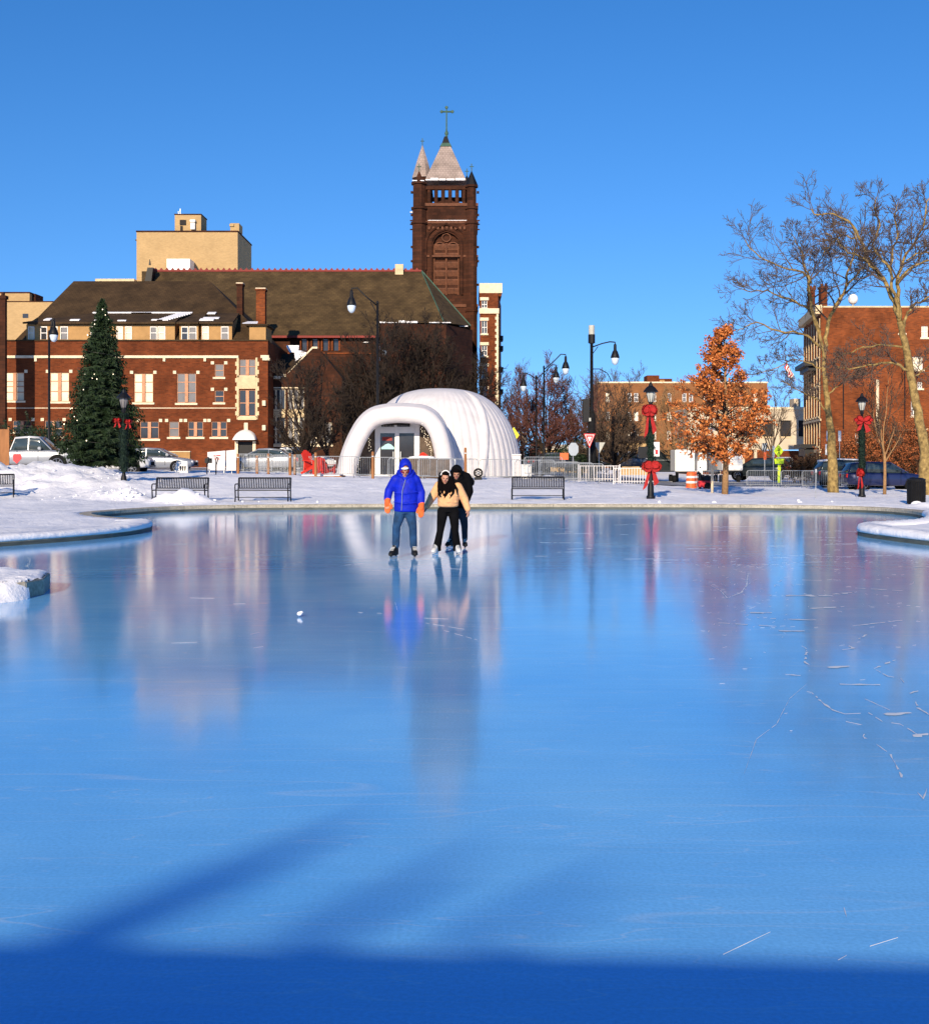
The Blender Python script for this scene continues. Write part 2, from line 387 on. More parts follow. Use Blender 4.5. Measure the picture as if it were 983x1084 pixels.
def sst(a, b, x):
    t = np.clip((x - a) / (b - a), 0, 1); return t * t * (3 - 2 * t)
MOUNDS = [(-18.0, 53.5, 0.74, 2.9, 2.7), (-21.5, 51.5, 0.5, 2.5, 2.0), (-15.0, 52.0, 0.22, 1.6, 2.2), (-14.2, 47.5, 0.22, 0.9, 0.8),
          (-12.6, 46.3, 0.42, 0.55, 0.5), (-13.4, 46.0, 0.25, 0.6, 0.5), (-10.3, 43.6, 0.38, 0.75, 0.42), (-9.6, 43.7, 0.2, 0.6, 0.4), (-24, 58, 0.45, 4, 3),
          (-14.9, 44.2, 0.12, 2.0, 0.8), (2.0, 66.0, 0.1, 1.6, 0.8), (4.6, 68.0, 0.35, 0.8, 0.6), (18.5, 60.0, 0.1, 3, 2), (15.3, 40.9, 0.16, 0.6, 0.35), (8.5, 52, 0.1, 1.5, 1.2)]
def height(Xg, Yg):
    a = np.interp(Xg, [-60, -20, -13, -5, 4, 9, 14, 60], [1.15, 1.05, 1.0, 0.78, 0.6, 0.25, -0.05, -0.05])
    t = sst(44.5, 61, Yg)
    h = 0.2 * (1 - t) + a * t
    far = sst(120, 260, Yg); h = h * (1 - far) + 0.2 * far
    for mx, my, am, sx, sy in MOUNDS:
        h = h + am * np.exp(-(((Xg - mx) / sx) ** 2 + ((Yg - my) / sy) ** 2) * 0.9)
    return h
def hz(x, y): return float(height(np.array([float(x)]), np.array([float(y)]))[0])

# near terrain, one sheet of varying density reaching the horizon
def axis(segs):
    out = []
    for a, b, s in segs: out += list(np.arange(a, b - 1e-6, s))
    return np.array(out + [segs[-1][1]])
xs = axis([(-1500, -300, 200), (-300, -60, 30), (-60, -28, 4), (-28, 24, 0.26), (24, 60, 3), (60, 300, 30), (300, 1500, 200)])
ys = axis([(-400, -60, 60), (-60, 0, 5), (0, 12, 0.8), (12, 26, 0.4), (26, 62, 0.26), (62, 80, 0.7), (80, 130, 5), (130, 400, 30), (400, 3000, 400)])
XG, YG = np.meshgrid(xs, ys)
SD = signed_dist(XG, YG)
HZ = height(XG, YG)
near = (np.abs(XG) < 30) & (YG > 10) & (YG < 80)
flat = XG.ravel(), YG.ravel(), HZ.ravel().copy(), near.ravel(), SD.ravel()
Zs = flat[2]
for i in np.nonzero(flat[3])[0]:
    x, y = flat[0][i], flat[1][i]
    d = flat[4][i]
    lum = sum(m[2] * math.exp(-(((x - m[0]) / (m[3] * 1.3)) ** 2 + ((y - m[1]) / (m[4] * 1.3)) ** 2)) for m in MOUNDS[:12])
    am = min(1.0, max(0.0, (d - 0.3) / 1.5))
    n1 = noise.fractal(Vector((x * 0.5, y * 0.5, 0.3)), 1.0, 2.0, 5)
    n2 = noise.fractal(Vector((x * 1.7, y * 1.7, 4.3)), 0.7, 2.1, 4)
    Zs[i] += am * (0.04 * n1 + 0.032 * n2 + 0.02 * noise.noise(Vector((x * 3.1, y * 3.1, 9)))) + lum * (0.30 * n2 + .15 * abs(n1)) + (0.012 * n2 if d > 0.45 else 0)
sdr = flat[4]
edge = sst(0.12, 0.36, sdr)
Zs[:] = np.where(sdr < 0.12, -0.4, 0.05 * (1 - edge) + Zs * edge)
nx, ny = len(xs), len(ys)
gm = bpy.data.meshes.new('snow_ground')
verts = np.column_stack([flat[0], flat[1], Zs])
idx = np.arange(nx * ny).reshape(ny, nx)
quads = np.stack([idx[:-1, :-1], idx[:-1, 1:], idx[1:, 1:], idx[1:, :-1]], -1).reshape(-1, 4)
gm.vertices.add(len(verts)); gm.vertices.foreach_set('co', verts.ravel())
gm.loops.add(quads.size); gm.loops.foreach_set('vertex_index', quads.ravel())
gm.polygons.add(len(quads)); gm.polygons.foreach_set('loop_start', np.arange(0, quads.size, 4)); gm.polygons.foreach_set('loop_total', np.full(len(quads), 4))
gm.polygons.foreach_set('use_smooth', np.ones(len(quads), bool))
gm.update(calc_edges=True); gm.validate()
gm.materials.append(M['snow'])
g = bpy.data.objects.new('snow_ground', gm); C.objects.link(g); g['kind'] = 'structure'

# ice sheet
mb = MB(); mb.poly([(x, y, 0.0) for x, y in OL])
mb = MB()
tri = tessellate_polygon([[Vector((x, y, 0)) for x, y in OL]])
mb.add([(x, y, 0.0) for x, y in OL], [tuple(t) for t in tri])
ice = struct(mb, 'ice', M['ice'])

# kerb round the rink: upright face, flat top, and the snow lip lying on it
def offset(i, s):
    n = len(OL); ax, ay = OL[(i - 1) % n]; bx, by = OL[(i + 1) % n]
    t = Vector((bx - ax, by - ay)); t.normalize()
    return OL[i][0] + t.y * s, OL[i][1] - t.x * s
kb = MB(); n = len(OL); R = []
for i in range(n):
    prof = [(0.0, -0.15), (0.0, 0.165), (0.025, 0.19), (0.36, 0.19), (0.40, 0.02)]
    R.append([(*offset(i, s), z) for s, z in prof])
R.append(R[0]); kb.loft(R, cap=False)
struct(kb, 'rink_kerb', M['kerb'])
kb = MB(); R = []
for i in range(n):
    R.append([(*offset(i, s), z) for s, z in [(-0.012, -0.1), (-0.012, 0.075 + 0.012 * noise.noise(Vector((OL[i][0], OL[i][1], 0)))), (0.004, 0.085), (0.01, -0.1)]])
R.append(R[0]); kb.loft(R, cap=False)
struct(kb, 'kerb_wet_band', M['kerb_dark'])
def lip(i0, i1, name, lo, hi, hgt_=.1):
    kb = MB(); R = []
    m = i1 - i0
    DL = []
    for i in range(i0, i1):
        for t in range(3):
            DL.append(i + t / 3)
    for q in DL:
        i = int(q) % n; f = q - int(q)
        a = [offset(i, s) for s in (lo, lo + .03, lo + .12, lo + .3, hi)]
        b = [offset((i + 1) % n, s) for s in (lo, lo + .03, lo + .12, lo + .3, hi)]
        zz = [0.172, 0.2 + hgt_ * .5, 0.2 + hgt_, 0.2 + hgt_ * .9, 0.205]
        j = 0.02 * noise.noise(Vector((q * 2.3, 1, 1))) + 0.012 * noise.noise(Vector((q * 7.3, 5, 1)))
        ring = []
        for k in range(5):
            x = a[k][0] * (1 - f) + b[k][0] * f; y = a[k][1] * (1 - f) + b[k][1] * f
            ring.append((x + j, y + j, zz[k] + j * (1.2 if k in (1, 2, 3) else .3)))
        ring.append((ring[4][0], ring[4][1], 0.1)); ring.append((ring[0][0], ring[0][1], 0.1))
        R.append(ring)
    kb.loft(R)
    o = kb.build(name, M['snow'], smooth=True); o['kind'] = 'structure'
lip(4 * 5, 13 * 5, 'snow_lip', -0.03, 0.75, .07)
lip(24 * 5 + 2, 33 * 5, 'snow_lip', -0.012, 0.85, .032)

# the small snow covered slab reaching in from the left, on its own fine grid
def cap_patch(name, x0, x1, y0, y1, st, zt=.2, thick=.05):
    xs_ = np.arange(x0, x1, st); ys_ = np.arange(y0, y1, st); A_, B_ = np.meshgrid(xs_, ys_); S_ = signed_dist(A_, B_)
    idx = -np.ones(A_.shape, int); vs = []
    for j in range(A_.shape[0]):
        for i in range(A_.shape[1]):
            if S_[j, i] < -.012:
                x, y, s_ = A_[j, i], B_[j, i], -S_[j, i]
                e = min(1, max(0, (s_ - .02) / .09)); nz_ = noise.fractal(Vector((x * 2.2, y * 2.2, 7)), .8, 2, 5)
                idx[j, i] = len(vs); vs.append((x, y, zt - .012 + (thick * e ** .6) * (1 + .5 * nz_)))
    fs = [(idx[j, i], idx[j, i + 1], idx[j + 1, i + 1], idx[j + 1, i]) for j in range(A_.shape[0] - 1) for i in range(A_.shape[1] - 1) if min(idx[j, i], idx[j, i + 1], idx[j + 1, i + 1], idx[j + 1, i]) >= 0]
    mb = MB(); mb.add(vs, fs); return mb.build(name, M['snow'], smooth=True, fix=False)
SLAB = [(-11, 18.4), (-6.4, 17.4), (-5.74, 17.02), (-5.55, 16.2), (-5.62, 15.75), (-6.1, 15.25), (-7.2, 14.3), (-11, 12.6)]
_keep = OL; OL = SLAB; cap = cap_patch('snow_cover', -11, -5.45, 12.5, 18.5, .035, .222, .05); OL = _keep
slab = tag(bpy.data.objects.new('concrete_ramp', None), 'snow covered concrete slab jutting onto the ice at the left frame edge', 'slab'); C.objects.link(slab); slab.location = (-7, 16.4, 0)
mb = MB(); mb.prism([(x, y, -.05) for x, y in SLAB], (0, 0, .26)); o = mb.build('slab', M['kerb'], slab, world=True, bevel=.012); 
drift = MB(); gk = []
for k in range(61):
    f = k / 60; ex, ey = -5.60 - f * 3.0, 15.80 - f * 2.25; row = []
    w_ = .05 + .42 * min(1, f * 5) ** .7 * (1 + .35 * noise.noise(Vector((f * 9, 2, 3))))
    for j in range(10):
        t = j / 9; nz_ = .03 * noise.fractal(Vector((ex * 4 + t, ey * 4, t * 3)), .8, 2, 4)
        row.append((ex - .18 * .59 + (w_ + .18) * t * .59, ey + .18 * .81 - (w_ + .18) * t * .81, max(-.01, (.262 if t < .35 else .262 * (1 - (t - .35) / .65) ** .75) + nz_ * (1 if t < .95 else 0))))
    gk.append(row)
vs_ = [v for r in gk for v in r]; drift.add(vs_, [(k * 10 + j, k * 10 + j + 1, (k + 1) * 10 + j + 1, (k + 1) * 10 + j) for k in range(60) for j in range(9)])
do = drift.build('snow_drift', M['snow'], slab, world=True, smooth=True, fix=False); do['kind'] = 'stuff'
cap.parent = slab; cap.location = (7, -16.4, 0)

# road and car park strips beyond the fences (mostly snow covered)
asph = mat('slushy_asphalt', (0.10, 0.10, 0.11), 0.7, 0.4, 0.6, col2=(0.42, 0.43, 0.46))
def strip(name, x0, x1, y0, y1, m, dz=0.02, nx=40, ny=3):
    mb = MB(); vs = []
    for j in range(ny + 1):
        for i in range(nx + 1):
            x = x0 + (x1 - x0) * i / nx; y = y0 + (y1 - y0) * j / ny
            vs.append((x, y, hz(x, y) + dz))
    mb.add(vs, [(j * (nx + 1) + i, j * (nx + 1) + i + 1, (j + 1) * (nx + 1) + i + 1, (j + 1) * (nx + 1) + i) for j in range(ny) for i in range(nx)])
    return struct(mb, name, m, smooth=True, fix=False)
strip('cross_street', -60, 60, 80.5, 93, asph, 0.025)
strip('side_street', 6, 16, 93, 300, asph, 0.025, 4, 40)

# snow scrapings and cracks on the ice: thin raised shavings
frost = mat('frost_shavings', (0.62, 0.66, 0.72), 0.8, 0.1, 8)
def ice_pt(px, py): d = EYE * F / (py - 485.0); return Vector((X(px, d), d, 0))
fb = MB()
def streak(pts, w, rough=0.8):
    w = w * .7
    P2 = [ice_pt(*p) for p in pts]
    dense = []
    for a, b in zip(P2[:-1], P2[1:]):
        k = max(2, int((b - a).length / 0.06))
        for j in range(k): dense.append(a.lerp(b, j / k))
    dense.append(P2[-1])
    nn = len(dense); L_, R_ = [], []
    for i, p in enumerate(dense):
        t = (dense[min(i + 1, nn - 1)] - dense[max(i - 1, 0)]); t.normalize(); s = Vector((-t.y, t.x, 0))
        e = math.sin(PI * min(1, max(0.02, (i + .5) / nn))) ** 0.5
        g = random.uniform(1 - rough, 1 + rough) * w * e
        q = p + s * random.uniform(-.4, .4) * w
        L_.append(q + s * g + Vector((0, 0, 0.004))); R_.append(q - s * g * random.uniform(.5, 1) + Vector((0, 0, 0.004)))
    for i in range(nn - 1):
        if random.random() < (0.1 if nn > 30 else .3) and nn > 6: continue
        m1 = (L_[i] + R_[i]) / 2 + Vector((0, 0, .0015)); m2 = (L_[i + 1] + R_[i + 1]) / 2 + Vector((0, 0, .0015))
        fb.quad(L_[i], L_[i + 1], m2, m1); fb.quad(m1, m2, R_[i + 1], R_[i])
Q = 983 / 263.0
def zq(x, y): return (720 + x / 3.738, 580 + y / 3.738)
streak([zq(478, 566), zq(520, 575), zq(556, 610), zq(605, 645), zq(650, 660), zq(712, 657)], 0.014)
streak([zq(655, 690), zq(715, 703), zq(738, 725), zq(722, 748), zq(742, 768)], 0.012)
streak([zq(775, 780), zq(830, 820), zq(858, 870), zq(875, 912), zq(925, 957), zq(962, 998)], 0.009)
streak([zq(120, 150), zq(160, 172), zq(185, 200), zq(240, 178), zq(262, 150), zq(268, 95)], 0.012)
streak([zq(690, 640), zq(745, 655), zq(800, 690), zq(870, 700), zq(940, 742)], 0.007)
streak([zq(480, 390), zq(500, 402), zq(492, 455), zq(520, 470)], 0.014)
streak([zq(500, 540), zq(430, 600), zq(380, 700), zq(300, 760), zq(250, 900)], 0.0025)
streak([zq(640, 405), zq(688, 398), zq(665, 390)], 0.03)
streak([zq(705, 362), zq(742, 342)], 0.02); streak([zq(765, 480), zq(800, 465), zq(850, 445)], 0.018)
streak([zq(775, 485), zq(820, 510), zq(870, 518), zq(885, 535)], 0.012)
for a, b, w in (((415, 190), (600, 190), .11), ((275, 257), (362, 258), .06), ((355, 281), (535, 287), .05), ((390, 330), (490, 330), .04), ((480, 243), (650, 234), .05),
                ((585, 476), (670, 470), .045), ((630, 541), (790, 544), .035), ((415, 503), (475, 507), .03), ((808, 662), (912, 655), .045),
                ((918, 748), (983, 738), .04), ((150, 298), (380, 312), .03), ((680, 310), (880, 288), .025), ((600, 185), (700, 176), .04), ((920, 76), (983, 76), .05),
                ((690, 160), (900, 172), .03), ((480, 128), (560, 130), .03), ((730, 600), (830, 645), .006), ((905, 578), (938, 568), .012)):
    streak([zq(*a), zq((a[0] + b[0]) / 2, (a[1] + b[1]) / 2), zq(*b)], w)
streak([zq(930, 612), zq(938, 635), zq(983, 662)], 0.014)
streak([zq(975, 955), zq(958, 998)], 0.006)
streak([(877, 1023), (905, 1008), (950, 994)], 0.0025); streak([(765, 1012), (790, 1000), (815, 988)], 0.0022); streak([(893, 962), (896, 972)], 0.0025)
rs = random.Random(5)
_st = streak
def streak(p, w, r=.5): _st(p, w * .45, .8)
for k in range(85):
    cx = rs.gauss(790, 26); cy = rs.uniform(598, 670)
    streak([(cx, cy), (cx + rs.uniform(-4, 5), cy + rs.uniform(-1.5, 2))], rs.uniform(.006, .018))
for k in range(150):
    cx = rs.uniform(735, 980); cy = 585 + abs(rs.gauss(0, 60))
    streak([(cx, cy), (cx + rs.uniform(-5, 6), cy + rs.uniform(-1, 1))], rs.uniform(.003, .011))
for k in range(40):
    cx = rs.uniform(560, 980); cy = rs.uniform(553, 600); w = rs.uniform(8, 60)
    streak([(cx, cy), (cx + w, cy + rs.uniform(-1.2, 1.2))], rs.uniform(.012, .035), .5)
for k in range(9):
    cx = rs.uniform(60, 520); cy = rs.uniform(595, 700); w = rs.uniform(8, 46)
    streak([(cx, cy), (cx + w, cy + rs.uniform(-3, 3))], rs.uniform(.0015, .005), .5)
streak([(418, 638), (421, 648)], .012); streak([(470, 668), (505, 678)], .006); streak([(450, 660), (500, 668)], .004)
o = fb.build('frost_shavings', frost, fix=False); tag(o, 'white frost shavings and crack lines scattered over the ice', 'frost', kind='stuff')
p = ice_pt(317, 653)
sb = MB(); sb.ell((p.x, p.y, .035), .03, .028, .025, 9, 7); sb.ell((p.x + .02, p.y, .05), .02, .02, .016, 9, 7)
tag(sb.build('snow_lump', M['snow'], smooth=True), 'small lone lump of snow lying on the open ice', 'snow lump')

# thin joints between the kerb stones
jb = MB(); acc = 0.0
for i in range(len(OL)):
    acc += math.dist(OL[i], OL[i - 1])
    if acc > 1.4:
        acc = 0.0; t_ = (Vector(OL[(i + 1) % len(OL)]) - Vector(OL[i])).normalized() * .008; q0, q1 = offset(i, -.003), offset(i, .362)
        jb.add([(q0[0] - t_.x, q0[1] - t_.y, .09), (q0[0] + t_.x, q0[1] + t_.y, .09), (q1[0] + t_.x, q1[1] + t_.y, .15), (q1[0] - t_.x, q1[1] - t_.y, .15),
                (q0[0] - t_.x, q0[1] - t_.y, .168), (q0[0] + t_.x, q0[1] + t_.y, .168), (q1[0] + t_.x, q1[1] + t_.y, .1925), (q1[0] - t_.x, q1[1] - t_.y, .1925)], [(4, 5, 6, 7), (0, 1, 5, 4), (1, 2, 6, 5), (3, 0, 4, 7)])
struct(jb, 'kerb_joints', M['kerb_dark'])
# broken chunks of ploughed snow along the shore and on the banks
cb2 = MB(); rc = random.Random(77)
for k in range(170):
    if k % 9 == 0: x, y = rc.uniform(-19, 20), rc.uniform(43.6, 46)
    elif k % 9 < 9: m_ = MOUNDS[rc.choice((0, 0, 0, 1, 2, 3, 4, 5, 6))]; x, y = rc.gauss(m_[0], m_[3] * .8), rc.gauss(m_[1] - .3, m_[4] * .7)
    else: x, y = rc.uniform(-19, 20), rc.uniform(50, 62)
    if float(signed_dist(np.array([x]), np.array([y]))[0]) < .6: continue
    r_ = rc.uniform(.02, .075); R_ = Matrix.Rotation(rc.uniform(0, 3), 3, 'Z') @ Matrix.Rotation(rc.uniform(-.6, .6), 3, 'X')
    cb2.ell((x, y, hz(x, y) + r_ * .3), r_ * rc.uniform(.8, 1.6), r_ * rc.uniform(.7, 1.2), r_ * rc.uniform(.5, .9), 6, 4, R_)
tag(cb2.build('snow_chunks', M['snow'], fix=False), 'loose lumps of ploughed snow scattered over the far bank', 'snow', kind='stuff')
# ------------------------------------------------------------------ walls with real openings
class Fr:
    """upright wall plane: origin O (x,y), unit direction U; depth goes into the building"""
    def __init__(s, O, U=(1, 0)):
        s.O = Vector((O[0], O[1], 0)); s.U = Vector((U[0], U[1], 0)).normalized(); s.N = Vector((s.U.y, -s.U.x, 0))
    def p(s, u, z, dep=0.0): return s.O + s.U * u - s.N * dep + Vector((0, 0, z))
def wall_holes(mb, fr, u0, u1, z0, z1, holes, rev=0.18):
    us = sorted({u0, u1, *[h[0] for h in holes], *[h[1] for h in holes]}); zs = sorted({z0, z1, *[h[2] for h in holes], *[h[3] for h in holes]})
    us = [u for u in us if u0 <= u <= u1]; zs = [z for z in zs if z0 <= z <= z1]
    for a, b in zip(us[:-1], us[1:]):
        for c, d in zip(zs[:-1], zs[1:]):
            m, q = (a + b) / 2, (c + d) / 2
            if any(h[0] < m < h[1] and h[2] < q < h[3] for h in holes): continue
            mb.quad(fr.p(a, c), fr.p(b, c), fr.p(b, d), fr.p(a, d))
    for a, b, c, d in holes:
        mb.quad(fr.p(a, c), fr.p(b, c), fr.p(b, c, rev), fr.p(a, c, rev)); mb.quad(fr.p(a, d), fr.p(b, d), fr.p(b, d, rev), fr.p(a, d, rev))
        mb.quad(fr.p(a, c), fr.p(a, d), fr.p(a, d, rev), fr.p(a, c, rev)); mb.quad(fr.p(b, c), fr.p(b, d), fr.p(b, d, rev), fr.p(b, c, rev))
def fbox(mb, fr, u0, u1, z0, z1, d0, d1):
    """box between depths d0 (outer, negative = proud) and d1"""
    a = [fr.p(u, z, d) for z in (z0, z1) for d in (d0, d1) for u in (u0, u1)]
    mb.add(a, [(0,2,3,1),(4,5,7,6),(0,1,5,4),(2,6,7,3),(0,4,6,2),(1,3,7,5)])
def window(root, fr, u0, u1, z0, z1, pane, frame, sill=None, cols=2, rows=(0.5,), fw=0.06, label=None, dep=0.1, mull=None, keys=None, lintel=None):
    mb = MB()
    fbox(mb, fr, u0 + .001, u0 + fw, z0 + .001, z1 - .001, dep, dep + .07); fbox(mb, fr, u1 - fw, u1 - .001, z0 + .001, z1 - .001, dep, dep + .07)
    fbox(mb, fr, u0 + fw, u1 - fw, z0 + .001, z0 + fw, dep + .002, dep + .07); fbox(mb, fr, u0 + fw, u1 - fw, z1 - fw, z1 - .001, dep + .002, dep + .07)
    for r in rows:
        zz = z0 + (z1 - z0) * r; fbox(mb, fr, u0 + fw, u1 - fw, zz - .03, zz + .03, dep + .006, dep + .06)
    for k in range(1, cols):
        uu = u0 + (u1 - u0) * k / cols; w = mull or .035
        fbox(mb, fr, uu - w, uu + w, z0 + fw, z1 - fw, dep - (.06 if mull else -.004), dep + .075)
    w = mb.build('window', frame, root, world=True)
    if label: w['label'] = label
    pb = MB(); pb.quad(fr.p(u0, z0, dep + .05), fr.p(u1, z0, dep + .05), fr.p(u1, z1, dep + .05), fr.p(u0, z1, dep + .05))
    child(pb, 'pane', pane, w)
    if sill:
        sb = MB(); fbox(sb, fr, u0 - .12, u1 + .12, z0 - .16, z0 - .003, -.08, .1); child(sb, 'sill', sill, w)
    if keys:
        kb_ = MB()
        for uu in (u0 - .16, u1 + .16): kb_ = MB(); fbox(kb_, fr, uu - .13, uu + .13, z1 - .05, z1 + .2, -.05, .05); child(kb_, 'corner_block', keys, w)
    return w
def child(mb, name, m, parent, **k):
    return mb.build(name, m, parent, world=True, **k)
def part(root, name, m, fn, **k):
    mb = MB(); fn(mb); return mb.build(name, m, root, world=True, **k)
def px(a, d): return X(a, d)

# ================================================================== A: brick parish hall
d = 100.0; Zg = hz(-20, 100) - 0.3
A = thing('brick_hall', 'long red brick hall with ochre dormers under a low brown hipped roof', 'building', (X(120, d), d, Zg))
fr = Fr((0, d)); u = lambda a: X(a, d); z = lambda a: Z(a, d)
uL, uR = X(-90, d), X(283.5, d)
holes = []; wins = []
def W(a0, a1, b0, b1, pane, cols=2, rows=(.33, .66), lab=None, keys=True):
    h = (u(a0), u(a1), z(b1), z(b0)); holes.append(h); wins.append((h, pane, cols, rows, lab, keys))
bl, gg, gd = M['blind'], M['glass_grey'], M['glass']
W(5, 25.5, 394, 424, bl, 2, (.3, .5, .68)); W(52.5, 73, 394, 425, bl, 2, (.35, .7)); W(141.5, 162, 395, 426, bl, 2, (.35, .7)); W(187, 207.5, 395, 426.5, gg, 2, (.35, .7))
W(-45, -25, 394, 425, gg); 
W(227, 237, 385, 399, gg, 1, (.5,)); W(227, 237, 413, 426, gd, 1, (.5,))
W(13, 33, 445, 457, gd, 2, (.5,)); W(47, 66, 445, 462, gd, 2, (.5,)); W(86, 105, 445, 465, gd, 2, (.5,)); W(148, 168, 446, 464.5, gd, 2, (.66,)); W(178.5, 189.5, 446, 462.5, gg, 1, (.55,))
W(198.5, 215, 446, 462.5, gd, 2, (.5,)); W(223.5, 240, 446, 462.5, gd, 2, (.5,))
W(253, 270.5, 380, 397.5, gg, 2, (.55,), keys=False); W(253, 270.5, 412.5, 440.5, gd, 2, (.5,), keys=False)
door = (u(252), u(267.5), Zg + .2, z(467.5)); 
def wa(mb):
    wall_holes(mb, fr, uL, uR, Zg - 1, z(361), holes + [door])
    D = 12
    mb.quad(fr.p(uR, Zg - 1), fr.p(uR, Zg - 1, D), fr.p(uR, z(361), D), fr.p(uR, z(361))); mb.quad(fr.p(uL, Zg - 1), fr.p(uL, Zg - 1, D), fr.p(uL, z(361), D), fr.p(uL, z(361)))
    mb.quad(fr.p(uL, Zg - 1, D), fr.p(uR, Zg - 1, D), fr.p(uR, z(361), D), fr.p(uL, z(361), D))
part(A, 'wall', M['brick'], wa)
for h, pane, c, r, lab, k in wins:
    window(A, fr, *h, pane, M['frame_pink'], M['stone_lt'], c, r, mull=.13, keys=M['stone_lt'] if k else None)
dp = part(A, 'door', M['black'], lambda mb: (fbox(mb, fr, door[0], door[1], door[2], door[3], .12, .16)))
mb = MB(); fbox(mb, fr, door[0] + .75, door[0] + .8, Zg + 1.1, Zg + 1.3, .08, .12); child(mb, 'handle', M['galv'], dp)
part(A, 'doorway_surround', M['stone_lt'], lambda mb: (fbox(mb, fr, door[0] - .25, door[0] - .003, Zg, z(467), -.1, .1), fbox(mb, fr, door[1] + .003, door[1] + .25, Zg, z(467), -.1, .1),
      fbox(mb, fr, u(258.5), u(262.5), z(456), z(447.5), -.12, .05)))
def awn(mb):
    c = u(260); R = (u(272) - u(248)) / 2; n = 12; rings = []
    for j in range(5):
        a = PI / 2 * j / 4
        rings.append([fr.p(c + R * math.cos(PI * i / n), z(466) + (z(455) - z(466)) * math.sin(PI * i / n) * math.cos(a) + .02, -.06 - .9 * math.sin(a)) for i in range(n + 1)])
    for j in range(4):
        for i in range(n): mb.quad(rings[j][i], rings[j][i + 1], rings[j + 1][i + 1], rings[j + 1][i])
    mb.poly([fr.p(c + R * math.cos(PI * i / n), z(466) + .02, -.06 - .9 * 1.0 * (math.sin(PI * i / n))) for i in range(n + 1)][::-1])
part(A, 'door_awning', M['white_paint'], awn, smooth=True)['label'] = 'rounded white awning over the side door'
def bands(mb):
    fbox(mb, fr, uL, u(252.5), z(379), z(376.3), -.14, .02); fbox(mb, fr, u(276), uR + .1, z(379), z(376), -.16, .02); fbox(mb, fr, u(278), uR + .18, z(381.5), z(379) - .002, -.22, .02)
    for q in (38, 92, 174, 217): fbox(mb, fr, u(q) - .1, u(q) + .1, z(382.5), z(379) - .002, -.12, .02)
    fbox(mb, fr, uL, u(250), z(432.3), z(431.5), -.03, .02)
part(A, 'stone_band', M['stone_lt'], bands)
def bay(mb):
    fbox(mb, fr, u(253), u(270.5), z(411.5), z(398), -.09, .05)
    for i in range(15):
        zt = z(378.5) - (z(378.5) - z(444)) * i / 15; zb = z(378.5) - (z(378.5) - z(444)) * (i + 1) / 15; w = .17 if i % 2 else .05
        fbox(mb, fr, u(251) - w + .03, u(253) - .003, zb + .003, zt, -.08, .05); fbox(mb, fr, u(270.5) + .003, u(272) + w, zb + .003, zt, -.08, .05)
    fbox(mb, fr, u(252), u(271.5), z(444.5), z(441.2), -.12, .05)
part(A, 'bay_surround', M['stone'], bay)
part(A, 'wall_light', M['stone_lt'], lambda mb: [fbox(mb, fr, u(278), u(281.5), z(b + 5.5), z(b), -.3, .02) for b in (424, 450)])
# roof: parapet coping, mansard band, dormers, main hip
part(A, 'coping', M['roof'], lambda mb: fbox(mb, fr, uL, uR + .06, z(361), z(359.6), -.1, .6))
def mroof(mb):
    y0 = d + .7; ze = z(359.7); zr = Z(300, d + 10); yr = d + 8.5
    l0, l1 = X(-60, d), X(78, yr); r1, r0 = X(222, yr), X(281, d)
    e = [(l0, y0, ze), (r0, y0, ze), (r0, y0 + 15.6, ze), (l0, y0 + 15.6, ze)]; 
    A1, B1 = (X(78, yr), yr, zr), (X(222, yr), yr, zr); l = (X(12, d), y0, ze)
    mb.quad(l, e[1], B1, A1); mb.add([e[1], e[2], B1], [(0, 1, 2)]); mb.quad(e[2], (l[0], y0 + 15.6, ze), A1, B1); mb.add([(l[0], y0 + 15.6, ze), l, A1], [(0, 1, 2)])
    mb.quad(l, e[1], e[2], (l[0], y0 + 15.6, ze))
part(A, 'roof', M['roof'], mroof)
fd = Fr((0, d + .75))
def dormer(a0, a1, yt_px, slope_px, wl):
    """shed dormer: front wall between pixels, its little roof running back into the hip"""
    dd = d + .75; hs = [(X(w[0], dd), X(w[1], dd), Z(359.2, dd), Z(345.5, dd)) for w in wl]
    zt = Z(343.5, dd); zb = Z(360, dd)
    def f(mb):
        wall_holes(mb, fd, X(a0, dd), X(a1, dd), zb, zt, hs, .1)
        for q in (a0, a1):
            mb.quad(fd.p(X(q, dd), zb), fd.p(X(q, dd), zb, 2.6), fd.p(X(q, dd), zt + .9, 2.6), fd.p(X(q, dd), zt))
    dm = part(A, 'dormer', M['stucco'], f)
    for h, w in zip(hs, wl):
        ww = MB(); fbox(ww, fd, h[0], h[0] + .05, h[2], h[3], -.03, .08); fbox(ww, fd, h[1] - .05, h[1], h[2], h[3], -.03, .08); fbox(ww, fd, h[0] + .05, h[1] - .05, (h[2] + h[3]) / 2 - .03, (h[2] + h[3]) / 2 + .03, 0, .08)
        fbox(ww, fd, h[0] + .05, h[1] - .05, h[3] - .08, h[3], -.02, .08)
        ww.quad(fd.p(h[0], h[2], .06), fd.p(h[1], h[2], .06), fd.p(h[1], h[3], .06), fd.p(h[0], h[3], .06)) if False else None
        child(ww, 'window', M['white_paint'], dm)
        pb = MB(); pb.quad(fd.p(h[0], h[2], .07), fd.p(h[1], h[2], .07), fd.p(h[1], h[3], .07), fd.p(h[0], h[3], .07)); child(pb, 'pane', w[2], dm)
    zt2 = Z(yt_px, d + 3.4)
    rf = MB()
    a = [fd.p(X(a0 - 2, dd), zt + .02, -.45), fd.p(X(a1 + 2, dd), zt + .02, -.45), fd.p(X(a1 + 1, dd), zt2, 2.9), fd.p(X(a0 + slope_px, dd), zt2, 2.9)]
    rf.prism(a, (0, 0, .14)); child(rf, 'dormer_roof', M['roof'], dm)
    return dm, zt, zt2
